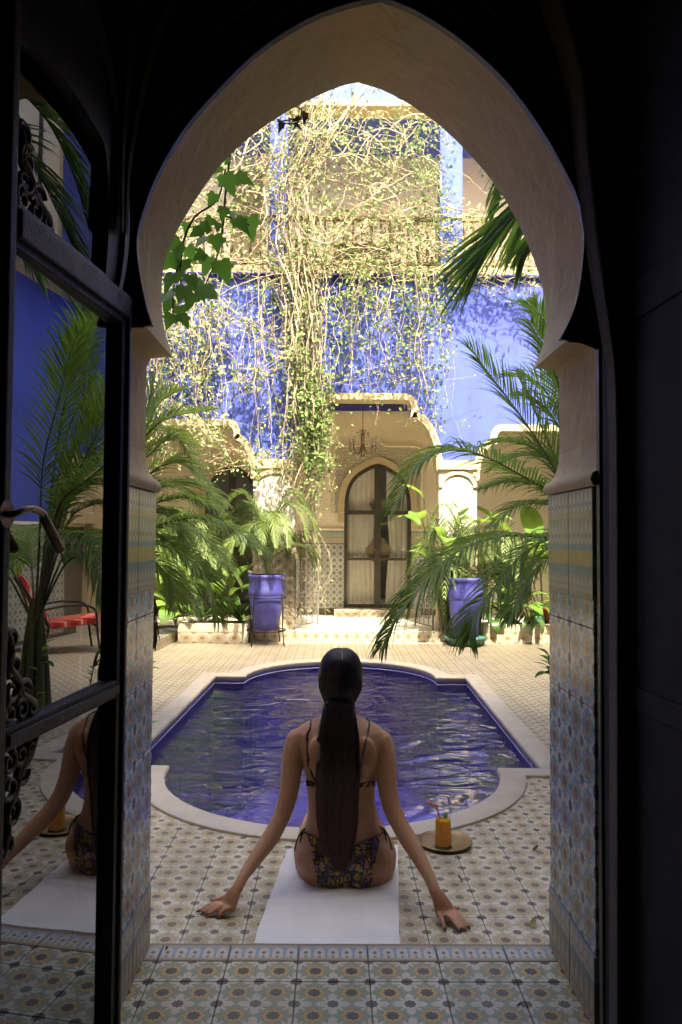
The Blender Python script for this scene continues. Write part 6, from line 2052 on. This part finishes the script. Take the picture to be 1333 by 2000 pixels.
def hand(wrist, knk, tips, thumb, spread_z=0.026):
    """wrist (x,y,z); knuckles, finger tips and thumb as pixels on the floor"""
    w = Vector(wrist)
    K = [G(x, y, zf_ + spread_z) for x, y in knk]
    T = [G(x, y, zf_ + 0.008) for x, y in tips]
    for k, kk in enumerate(K):
        limb([(*w, 0.0165), (*(w.lerp(kk, 0.35) + Vector((0, 0, 0.008))), 0.0160), (*(w.lerp(kk, 0.7) + Vector((0, 0, 0.006))), 0.0135), (*kk, 0.0108)], n=10)
    for k in range(3):
        mid = (K[k] + K[k + 1]) / 2
        limb([(*(w.lerp(mid, 0.45) + Vector((0, 0, -0.002))), 0.015), (*w.lerp(mid, 0.95), 0.009)], n=8)
    out = []
    for kk, tt in zip(K, T):
        m1 = kk.lerp(tt, 0.40) + Vector((0, 0, 0.010)); m2 = kk.lerp(tt, 0.74) + Vector((0, 0, 0.006))
        limb([(*kk, 0.0102), (*m1, 0.0092), (*m2, 0.0080), (*tt, 0.0066)], n=8)
        out.append((m2, tt))
    t0, t1, t2 = w.lerp(K[0], 0.35) + Vector((0, 0, -0.004)), G(*thumb[0], zf_ + 0.020), G(*thumb[1], zf_ + 0.0085)
    limb([(*t0, 0.0145), (*t1, 0.0115), (*t1.lerp(t2, 0.55), 0.0098), (*t2, 0.0075)], n=8)
    out.append((t1.lerp(t2, 0.55), t2))
    return K, out
KL, nailL = hand(armL[-1][:3], [(437, 1765), (441, 1770), (447, 1773), (455, 1776)], [(389, 1780), (398, 1783), (406, 1787), (427, 1790)], [(432, 1757), (415, 1759)])
KR, nailR = hand(armR[-1][:3], [(884, 1779), (876, 1783), (867, 1785), (857, 1785)], [(915, 1811), (908, 1815), (898, 1816), (869, 1814)], [(876, 1772), (893, 1775)])
# neck and head, looking away over the pool
nk = P(661, 1396, 2.965)
hd = P(666, 1330, 2.985)
HW, HD_, HH = 0.074, 0.092, 0.112
limb([(nk.x, 2.965, nk.z - 0.03, 0.056), (nk.x, 2.970, nk.z + 0.03, 0.050), (hd.x, 2.98, hd.z - 0.03, 0.052)], n=16)
bulb((hd.x, hd.y, hd.z), (HW, HD_, HH), 20, 14)
bulb((hd.x, hd.y + 0.045, hd.z - 0.055), (0.052, 0.058, 0.062), 16, 10)        # jaw
bulb((hd.x, hd.y + 0.095, hd.z - 0.022), (0.014, 0.020, 0.026), 10, 8)         # nose
bulb((hd.x, hd.y + 0.086, hd.z - 0.062), (0.024, 0.014, 0.010), 10, 8)         # mouth
bulb((hd.x, hd.y + 0.084, hd.z - 0.098), (0.020, 0.016, 0.016), 10, 8)         # chin
for s in (-1, 1):
    bulb((hd.x + s * 0.034, hd.y + 0.074, hd.z + 0.022), (0.026, 0.014, 0.010), 10, 8)   # brow
    bulb((hd.x + s * 0.040, hd.y + 0.062, hd.z - 0.030), (0.024, 0.022, 0.022), 10, 8)   # cheek
    bulb((hd.x + s * 0.078, hd.y + 0.005, hd.z - 0.012), (0.008, 0.018, 0.030), 10, 8)   # ear
    # chest, thighs forward over the coping, shins into the water
    bulb((hd.x + s * 0.062, 3.045, P(666, 1500, 3.0).z), (0.060, 0.055, 0.055), 12, 9)
    limb([(hd.x + s * 0.085, 3.03, zmin + 0.088, 0.085), (hd.x + s * 0.090, 3.18, zmin + 0.085, 0.078), (hd.x + s * 0.085, 3.36, zmin + 0.080, 0.062), (hd.x + s * 0.082, 3.54, zmin + 0.070, 0.052)])
    limb([(hd.x + s * 0.082, 3.54, zmin + 0.070, 0.050), (hd.x + s * 0.080, 3.59, zmin - 0.07, 0.047), (hd.x + s * 0.078, 3.58, zmin - 0.18, 0.046), (hd.x + s * 0.076, 3.58, zmin - 0.38, 0.030)])
    limb([(hd.x + s * 0.076, 3.57, zmin - 0.40, 0.032), (hd.x + s * 0.080, 3.65, zmin - 0.43, 0.028), (hd.x + s * 0.085, 3.75, zmin - 0.45, 0.020)])
tmp = bpy.data.objects.new('body_shape', body.mesh('body_shape'))
COL.objects.link(tmp)
bm = bmesh.new(); bm.from_mesh(tmp.data)
bmesh.ops.recalc_face_normals(bm, faces=bm.faces)
bm.to_mesh(tmp.data); bm.free()
rm = tmp.modifiers.new('remesh', 'REMESH'); rm.mode = 'VOXEL'; rm.voxel_size = 0.0042; rm.use_smooth_shade = True
sm = tmp.modifiers.new('smooth', 'SMOOTH'); sm.factor = 0.5; sm.iterations = 7
dg = bpy.context.evaluated_depsgraph_get()
me = bpy.data.meshes.new_from_object(tmp.evaluated_get(dg))
bpy.data.objects.remove(tmp)
me.name = 'person_body'
me.materials.clear(); me.materials.append(M['skin'])
me.shade_smooth()
# extra smoothing of the trunk, hands keep their detail
bm = bmesh.new(); bm.from_mesh(me)
trunk_v = [v for v in bm.verts if v.co.z > YARD + 0.10]
for _ in range(10): bmesh.ops.smooth_vert(bm, verts=trunk_v, factor=0.5, use_axis_x=True, use_axis_y=True, use_axis_z=True)
for v in bm.verts:
    if v.co.z < zf_ and v.co.y < 3.2: v.co.z = zf_
bm.to_mesh(me)
bvh = BVHTree.FromBMesh(bm)
body_polys = [([v.co.copy() for v in f.verts], [v.normal.copy() for v in f.verts], [v.index for v in f.verts], f.calc_center_median()) for f in bm.faces]
bm.free()
person = link('person', me)
tag(person, 'woman in a patterned bikini sitting by the pool, leaning back on both hands', 'person')
def shell(name, test, mat, off=0.0035):
    vmap, vs, fs = {}, [], []
    for cos, nos, ids, c in body_polys:
        if not test(c): continue
        f = []
        for co, no, i in zip(cos, nos, ids):
            if i not in vmap:
                vmap[i] = len(vs); vs.append(co + no * off)
            f.append(vmap[i])
        fs.append(f)
    m = MB(); m.add(vs, fs)
    me = m.mesh(name, mat)
    me.shade_smooth()
    o = link(name, me, person)
    sol = o.modifiers.new('thickness', 'SOLIDIFY'); sol.thickness = 0.003; sol.offset = 0.6
    return o
# bikini: snakeskin print
t = NT('bikini_print')
pos = t.n('ShaderNodeNewGeometry').outputs['Position']
wob = t.noise(pos, 22, 3, out='Color')
mp = t.mapping(t.mix(0.06, pos, wob, 'ADD'), (1, 1, 0.7))
v1 = t.voro(mp, 44, 'DISTANCE_TO_EDGE', 'Distance', 0.8)
cell = t.voro(mp, 44, 'F1', 'Color', 0.8)
cs = t.sep(cell)
c = t.ramp(cs[0], [(0.0, (0.03, 0.02, 0.05)), (0.3, (0.42, 0.28, 0.03)), (0.55, (0.42, 0.24, 0.10)), (0.8, (0.14, 0.07, 0.22))])
c = t.mix(t.lt(v1, 0.10), c, (0.012, 0.012, 0.010))
c = t.mix(t.mul(t.ramp(t.noise(pos, 60, 3), [(0.45, (0, 0, 0)), (0.7, (1, 1, 1))]), 0.5), c, (0.05, 0.04, 0.02))
M['bikini'] = t.done(t.pbr(c, 0.45))
M['strap'] = plain('dark_strap', (0.035, 0.03, 0.02), 0.5, 0.3, 60)
def px_of(c): return to_px(c)
def bottom_test(c):
    if c.y > 3.02 or c.z > P(666, 1618, 2.9).z: return False
    q = to_px(c)
    x, y = q
    cx = 673
    top_ = 1654 - 30 * (abs(x - cx) / 74) ** 1.6
    half = 70 - 18 * max(0, (y - 1630)) / 95
    return y > top_ and abs(x - cx) < half
shell('bikini_bottom', bottom_test, M['bikini'])
def band_test(c):
    if c.z < 0.2: return False
    q = to_px(c)
    zc = P(q[0], 1531, 2.9).z
    return abs(c.z - zc) < 0.011 and abs(q[0] - 666) < 72 and c.z < 0.5
def near_surface(px, py, off):
    d = ray(px, py).normalized()
    hit = bvh.ray_cast(CAM_P, d)
    return hit[0] + hit[1] * off if hit[0] is not None else P(px, py, 2.88)
bpts = [near_surface(x, 1527 + 8 * math.cos((x - 666) / 70 * 1.4), 0.003) for x in range(599, 735, 6)]
m = MB()
rings = []
for i, p in enumerate(bpts):
    hit = bvh.find_nearest(p)
    nv = hit[1]
    rings.append([p + Vector((0, 0, 0.010)) + nv * 0.002, p + Vector((0, 0, 0.010)) - nv * 0.002, p - Vector((0, 0, 0.010)) - nv * 0.002, p - Vector((0, 0, 0.010)) + nv * 0.002])
m.loft(rings)
m.build('bikini_band', M['bikini'], person, smooth=60)
for pts in ([(598, 1408), (600, 1440), (603, 1480), (609, 1507), (619, 1527)], [(721, 1409), (717, 1440), (708, 1480), (702, 1507), (696, 1526)]):
    sp = [near_surface(x, y, 0.002) for x, y in pts]
    fr0 = bvh.find_nearest(Vector((sp[0].x, 3.04, sp[0].z - 0.05)))[0] + Vector((0, 0.004, 0))
    over = bvh.find_nearest(Vector((sp[0].x, 2.985, sp[0].z + 0.02)))
    path = smooth_path([fr0, over[0] + over[1] * 0.003] + sp, 36)
    path = [(lambda h: h[0] + h[1] * 0.0028)(bvh.find_nearest(q)) for q in path]
    m = MB(); m.tube(path, 0.0036, 6); m.build('bikini_strap', M['strap'], person, smooth=60)
    j = path[24]
    m = MB(); m.tube([j + Vector((0.006 * math.cos(a), -0.003, 0.006 * math.sin(a))) for a in [2 * math.pi * k / 10 for k in range(11)]], 0.0015, 5); m.build('strap_ring', M['brass'], person, smooth=60)
# side ties: string round the hip, bow loops and tails
for s, kx, ky in ((-1, 590, 1622), (1, 752, 1620)):
    k0 = near_surface(kx + (4 if s < 0 else -4), ky, 0.006)
    inner = near_surface(604 if s < 0 else 742, 1630, 0.003)
    m = MB()
    m.tube([inner, inner.lerp(k0, 0.5) + Vector((0, -0.003, 0)), k0], 0.004, 6)
    for q, (dx, dz) in enumerate(((-0.028, -0.03), (-0.012, -0.045), (-0.034, 0.012))):
        a = k0
        pts = [a, a + Vector((-s * -dx * 1.0, -0.012, dz * 0.5 + 0.012)), a + Vector((-s * -dx * 1.3, -0.010, dz)), a + Vector((-s * -dx * 0.5, -0.008, dz * 0.8)), a]
        m.tube(smooth_path(pts, 18), 0.0034, 5)
    for dx, dz in ((0.012, -0.085), (0.030, -0.075)):
        m.tube(smooth_path([k0, k0 + Vector((s * dx * 0.6, -0.012, dz * 0.4)), k0 + Vector((s * dx, -0.010, dz))], 10), [0.0034, 0.003], 5)
    m.build('side_tie', M['strap'], person, smooth=60)
# nails and ring
M['nail'] = plain('dark_red_nail', (0.09, 0.012, 0.015), 0.2, 0.1, 30, 0)
for a, b in nailL + nailR:
    d = (b - a).normalized()
    c = b + d * 0.003 + Vector((0, 0, 0.0045))
    sd2 = d.cross(Vector((0, 0, 1))).normalized()
    upv = sd2.cross(d).normalized()
    m = MB()
    rs = []
    for f, w, hgt in ((-0.007, 0.0035, 0.001), (-0.003, 0.0048, 0.0022), (0.003, 0.0045, 0.0016), (0.0085, 0.0026, -0.0004)):
        rs.append([c + d * f + sd2 * w * q + upv * (hgt - 0.0016 * q * q + e) for q, e in ((-1, 0), (0, 0), (1, 0), (1, -0.002), (0, -0.002), (-1, -0.002))])
    m.loft(rs)
    m.build('nail', M['nail'], person, smooth=60, fix=True)
M['gold'] = plain('gold', (0.75, 0.52, 0.20), 0.22, 0.05, 30, 0, metal=1.0)
rc = KL[2].lerp(nailL[2][0], 0.45) + Vector((0, 0, 0.0045))
rd = (nailL[2][0] - KL[2]).normalized()
ru = rd.orthogonal().normalized(); rv = rd.cross(ru)
ring_o = MB(); ring_o.tube([rc + (ru * math.cos(a) + rv * math.sin(a)) * 0.0098 for a in [2 * math.pi * k / 20 for k in range(21)]], 0.0018, 6)
bulb((rc.x, rc.y - 0.001, rc.z + 0.012), (0.0055, 0.0055, 0.004), 12, 8, into=ring_o)
ring_o.build('finger_ring', M['gold'], person, smooth=60)
# hair: a sleek cap drawn into one long tail down the back
t = NT('hair')
ob = t.n('ShaderNodeNewGeometry').outputs['Position']
zz = t.sep(ob)[2]
strand = t.noise(t.mapping(ob, (260, 260, 6)), 1.0, 2)
tipf = t.ramp(zz, [(0.12, (1, 1, 1)), (0.52, (0, 0, 0))])
c = t.mix(tipf, (0.006, 0.004, 0.004), (0.11, 0.030, 0.024))
c = t.mix(t.mul(strand, 0.35), c, (0.012, 0.009, 0.008))
M['hair'] = t.done(t.pbr(c, 0.5, 0, t.bump(strand, 0.5, 0.003), 0.28))
t = NT('hair_strand')
gg = t.n('ShaderNodeNewGeometry')
tipf = t.ramp(t.sep(gg.outputs['Position'])[2], [(0.12, (1, 1, 1)), (0.52, (0, 0, 0))])
c = t.mix(tipf, t.ramp(gg.outputs['Random Per Island'], [(0.2, (0.004, 0.003, 0.003)), (1.0, (0.013, 0.009, 0.008))]), t.ramp(gg.outputs['Random Per Island'], [(0.1, (0.03, 0.008, 0.007)), (1.0, (0.13, 0.036, 0.028))]))
M['strand'] = t.done(t.pbr(c, 0.36, spec=0.5))
hm = MB()
HP = [(1268.5, 661, 673), (1270.5, 652, 683), (1275.5, 641, 693), (1286, 630.5, 702.5), (1303, 623, 709), (1325, 620, 711), (1342, 621, 710), (1356, 624.5, 706), (1368, 630.5, 699), (1378, 636, 691), (1388, 637, 688)]
rings = []
for i, (py, xl, xr) in enumerate(HP):
    a, b = P(xl, py, 2.93), P(xr, py, 2.93)
    dpt = min((b.x - a.x) / 2 * 1.16, 0.108) * (0.85 if i == 0 else 1.0)
    yc = 2.985 - 0.004 * max(0, i - 6) ** 1.3
    if i > 7: dpt *= 0.86
    rings.append(ell_ring(a.x, b.x, yc, dpt, (a.z + b.z) / 2, 36, 2.0))
# open the front so the face shows
keep = []
hm.loft(rings, cap=True)
ho = hm.build('hair', M['hair'], person, smooth=180, fix=True)
bm = bmesh.new(); bm.from_mesh(ho.data)
bmesh.ops.delete(bm, geom=[f for f in bm.faces if f.calc_center_median().y > hd.y + 0.035 and f.calc_center_median().z < hd.z + 0.062 and len(f.verts) < 10], context='FACES')
# centre parting: a slight groove over the crown
for v in bm.verts:
    gpart = math.exp(-((v.co.x - hd.x) / 0.008) ** 2)
    if v.co.z > hd.z + 0.03: v.co.z -= 0.003 * gpart
bm.to_mesh(ho.data); bm.free()
ss = ho.modifiers.new('round', 'SUBSURF'); ss.levels = 2; ss.render_levels = 2
# parting line
pm = MB()
pp_ = []
hb2 = BVHTree.FromObject(ho, bpy.context.evaluated_depsgraph_get())
for y in (1270, 1276, 1283, 1291, 1299):
    d = ray(668.5 + (y - 1270) * 0.03, y).normalized()
    h = hb2.ray_cast(CAM_P, d)
    if h[0] is not None: pp_.append(h[0] - d * 0.0003)
if len(pp_) > 2:
    pm.tube(smooth_path(pp_, 12), [0.0012, 0.0020, 0.0014, 0.0004], 5)
    pm.build('parting', M['skin'], person, smooth=60)
# strands combed from the parting to the nape
hs_ = MB()
hr = random.Random(18)
for k in range(520):
    sgn = -1 if k % 2 else 1
    a_ = hr.uniform(0.02, 1.0)
    y0 = 1270 + 30 * hr.random() ** 1.5
    ye = hr.uniform(1374, 1392)
    pts = []
    for j in range(13):
        t_ = j / 12
        y = y0 + (ye - y0) * (t_ ** (0.9 - 0.35 * a_))
        half = interp([(h_[0], (h_[2] - h_[1]) / 2) for h_ in HP], y)[0]
        cx_ = interp([(h_[0], (h_[2] + h_[1]) / 2) for h_ in HP], y)[0]
        w_ = a_ * min(1.0, math.sin(math.pi * min(1, 0.06 + t_ * 1.25)) ** 0.5 if t_ < 0.74 else 1.0) if t_ < 0.4 else a_
        if t_ < 0.4: w_ = a_ * math.sin(math.pi / 2 * t_ / 0.4) ** 0.7
        x = cx_ + sgn * half * 0.985 * min(0.995, w_ + 0.01)
        d = ray(x, y).normalized()
        h_ = hb2.ray_cast(CAM_P, d)
        if h_[0] is None: continue
        pts.append(h_[0] + h_[1] * hr.uniform(0.0002, 0.0012))
    if len(pts) > 5: hs_.tube(smooth_path(pts, 20), [0.0005, 0.0010, 0.0010, 0.0007], 3, cap=False)
for k in range(26):                                 # flyaways
    x, y = hr.uniform(624, 708), hr.uniform(1275, 1360)
    d = ray(x, y).normalized()
    h_ = hb2.ray_cast(CAM_P, d)
    if h_[0] is None: continue
    p0 = h_[0]; n0 = h_[1]
    hs_.tube(smooth_path([p0, p0 + n0 * 0.006 + Vector((hr.gauss(0, 0.006), 0, hr.uniform(-0.015, 0.01))), p0 + n0 * hr.uniform(0.006, 0.014) + Vector((hr.gauss(0, 0.012), 0, hr.uniform(-0.03, 0.012)))], 8), [0.0005, 0.0003], 3, cap=False)
hs_.build('head_strands', M['strand'], person, smooth=180, kind='stuff')
# the tail: a flat body plus many separate strands
TAIL = [(1352, 640, 690), (1374, 635, 690), (1392, 634, 690), (1412, 630, 692), (1440, 628, 693), (1480, 627, 693), (1520, 626, 693), (1560, 626, 692), (1600, 627, 691), (1630, 630, 689), (1655, 635, 685), (1675, 643, 680), (1692, 650, 672)]
tm = MB()
rings = []
rows = []
for i, (py, xl, xr) in enumerate(TAIL):
    xm = (xl + xr) / 2
    s_ = near_surface(xm, py, 0.0) if i > 2 else Vector((0, 2.90, P(xm, py, 2.9).z))
    ysurf = (2.955, 2.951, 2.940)[i] if i < 3 else min(s_.y, 2.905)
    if i > 2: ysurf = min(min(near_surface(x, py, 0).y for x in (xl + 4, xm, xr - 4)), 2.93)
    rows.append(ysurf)
rows = [sum(rows[max(0, i - 1):i + 2]) / len(rows[max(0, i - 1):i + 2]) for i in range(len(rows))]
th = [0.030, 0.036, 0.036, 0.030, 0.022, 0.020, 0.019, 0.018, 0.017, 0.015, 0.012, 0.009, 0.005]
for i, (py, xl, xr) in enumerate(TAIL):
    yb = rows[i] - th[i] * 0.55
    a, b = P(xl, py, yb), P(xr, py, yb)
    cw = (b.x - a.x) * (0.03 if i < 9 else 0.08)
    rings.append(ell_ring(a.x + cw, b.x - cw, yb, th[i] * 0.92, (a.z + b.z) / 2, 28, 2.1))
tm.loft(rings)
to = tm.build('ponytail', M['hair'], person, smooth=180, fix=True)
ss = to.modifiers.new('round', 'SUBSURF'); ss.levels = 2; ss.render_levels = 2
st = MB()
hr = random.Random(8)
for k in range(620):
    u = hr.uniform(-1.06, 1.06) if k % 9 else hr.choice((-1, 1)) * hr.uniform(1.0, 1.2)
    i0 = hr.choice((1, 1, 2, 3, 4, 6))
    i1 = hr.choice((10, 11, 12, 12, 12))
    pts = []
    ph = hr.uniform(0.8, 1.08)
    for i in range(i0, i1 + 1):
        py, xl, xr = TAIL[i]
        cx, rx = (xl + xr) / 2, (xr - xl) / 2
        uu = u * (1.0 + 0.05 * math.sin(i * 0.9 + k * 0.37)) * (0.93 if i < 4 else 1.0) + hr.gauss(0, 0.015)
        yb = rows[i] - th[i] * 0.55
        yy = yb - th[i] * math.sqrt(max(0.0, 1 - min(1, uu * uu))) * ph * 1.06 - 0.0015
        pts.append(P(cx + rx * uu * 1.02, py + (hr.uniform(-4, 14) if i == i1 else 0), yy))
    st.tube(smooth_path(pts, 18), [0.0011, 0.0012, 0.0010, 0.0004], 3, cap=False)
st.build('hair_strands', M['strand'], person, smooth=180, kind='stuff')
m = MB(); zt_ = P(662, 1386, 2.88).z
m.tube([(P(662, 1386, 2.9).x + 0.053 * math.cos(a), 2.918 + 0.034 * math.sin(a), zt_) for a in [2 * math.pi * k / 24 for k in range(25)]], 0.006, 6)
m.build('hair_tie', M['hair'], person, smooth=60)
# eyes and gold necklace glint
for s in (-1, 1):
    m = MB(); bulb((hd.x + s * 0.032, hd.y + 0.080, hd.z + 0.004), (0.012, 0.008, 0.006), 10, 8, into=m); m.build('eye', M['white'], person, smooth=60)
nkp = [(lambda h: h[0] + h[1] * 0.001)(bvh.find_nearest(Vector((nk.x + 0.062 * math.cos(a), 2.972 + 0.062 * math.sin(a), nk.z + 0.012 - 0.02 * math.sin(a))))) for a in [2 * math.pi * k / 30 for k in range(31)]]
m = MB(); m.tube(nkp, 0.0013, 5); m.build('necklace', M['gold'], person, smooth=60)

# ------------------------------------------------------------------ tray and drink
TC = G(869, 1648)
tray = MB(); tray.lathe([(0.090, 0.0), (0.106, 0.002), (0.116, 0.012), (0.1165, 0.016), (0.112, 0.0175), (0.103, 0.013), (0.094, 0.0085), (0.0, 0.008)], (TC.x, TC.y, YARD + 0.0006), 48)
o = tray.build('serving_tray', M['brass'], None, smooth=40); tag(o, 'round brass tray on the tiles beside the pool edge', 'tray')
GC = G(866, 1655, YARD + 0.009)
gz = YARD + 0.0092
t = NT('clear_glass')
lw = t.n('ShaderNodeLayerWeight'); lw.inputs['Blend'].default_value = 0.35
fr_f = t.math('ADD', t.mul(t.math('POWER', lw.outputs['Facing'], 3.0), 0.45), 0.03)
gl = t.n('ShaderNodeBsdfGlossy'); gl.inputs['Roughness'].default_value = 0.02
tr = t.n('ShaderNodeBsdfTransparent'); tr.inputs[0].default_value = (0.90, 0.96, 0.93, 1)
mx = t.n('ShaderNodeMixShader')
t.put(mx.inputs[0], fr_f); t.t.links.new(tr.outputs[0], mx.inputs[1]); t.t.links.new(gl.outputs[0], mx.inputs[2])
M['glass'] = t.done(mx.outputs[0])
drink = empty('juice_glass', (GC.x, GC.y, gz), 'tumbler of orange juice standing on the brass tray', 'glass')
H_G = 0.138
m = MB(); m.lathe([(0.034, 0), (0.0375, 0.004), (0.0365, 0.05), (0.0315, H_G), (0.0300, H_G), (0.0350, 0.05), (0.0352, 0.014), (0.0, 0.013)], (GC.x, GC.y, gz), 32); m.build('tumbler', M['glass'], drink, smooth=40)
t = NT('orange_juice')
pos = t.n('ShaderNodeNewGeometry').outputs['Position']
jc = t.ramp(t.noise(pos, 40, 3), [(0.3, (1.0, 0.46, 0.020)), (0.7, (1.0, 0.58, 0.06))])
jb = t.pbr(jc, 0.3)
jt = t.n('ShaderNodeBsdfTranslucent'); t.put(jt.inputs[0], jc)
jm = t.n('ShaderNodeMixShader'); jm.inputs[0].default_value = 0.55
t.t.links.new(jb, jm.inputs[1]); t.t.links.new(jt.outputs[0], jm.inputs[2])
M['juice'] = t.done(jm.outputs[0])
m = MB(); m.lathe([(0.0345, 0.0145), (0.0345, 0.05), (0.0312, 0.116), (0.0, 0.118)], (GC.x, GC.y, gz), 32); m.build('juice', M['juice'], drink, smooth=40)
m = MB(); m.lathe([(0.0335, 0.0015), (0.0365, 0.004), (0.0362, 0.012), (0.0, 0.012)], (GC.x, GC.y, gz + 0.0002), 32); m.build('glass_foot', plain('green_glass_foot', (0.12, 0.25, 0.16), 0.1, 0.1, 30, 0), drink, smooth=40)
sw = MB()
s0 = Vector((GC.x - 0.004, GC.y, gz + 0.09)); s1 = P(853, 1576, GC.y); s2 = P(848, 1572, GC.y); s3 = P(833, 1567, GC.y)
sw.tube([s0, s0.lerp(s1, 0.5), s1, s1.lerp(s2, 0.5) + Vector((0.001, 0, 0.002)), s2, s3], 0.0032, 8)
M['straw'] = plain('red_straw', (0.65, 0.05, 0.04), 0.35, 0.1, 30, 0)
o = sw.build('drinking_straw', M['straw'], None, smooth=40); tag(o, 'bent red straw standing in the orange juice', 'straw')
um = MB()
uc = s2.lerp(s3, 0.4)
for k in range(6):
    a = k / 6 * 2 * math.pi
    um.tube([uc, uc + Vector((-0.006, 0.007 * math.cos(a), 0.007 * math.sin(a)))], [0.0035, 0.001], 5)
o.select_set(False)
ub = um.build('straw_flower', M['straw'], o)
mi = blade(0.035, 0.020, 0.5, M['broad'], 'mint_leaf')
mo = link('mint_leaf', mi)
mo.location = (GC.x + 0.006, GC.y, gz + 0.115); mo.rotation_euler = (0.5, -1.0, 1.0)
tag(mo, 'green mint leaf tucked into the orange juice', 'leaf')
# fallen leaves on the paving
for (x, y, s, rot, lab, mt) in ((1040, 1662, 0.035, 20, 'dark curled fallen leaf on the paving beyond the tray', 'dead_leaf'), (1038, 1814, 0.04, 60, 'pale fallen leaf near the right tiled jamb', 'vine_leaf'), (1009, 1968, 0.018, 10, 'tiny dark crumb of leaf on the doorway tiles', 'dead_leaf'), (324, 1858, 0.014, 80, 'tiny dark speck of leaf on the threshold border', 'dead_leaf'), (905, 1722, 0.03, 140, 'thin grey fallen leaf between hand and tray', 'dead_leaf')):
    p = G(x, y, 0.001 if y > 1830 else YARD)
    o = link('fallen_leaf', blade(s, s * 0.5, -1.2, M[mt], 'fallen_leaf'))
    o.location = (p.x, p.y, p.z + 0.003); o.rotation_euler = (0.15, 0, R(rot))
    tag(o, lab, 'leaf', 'fallen leaves on the tiles')
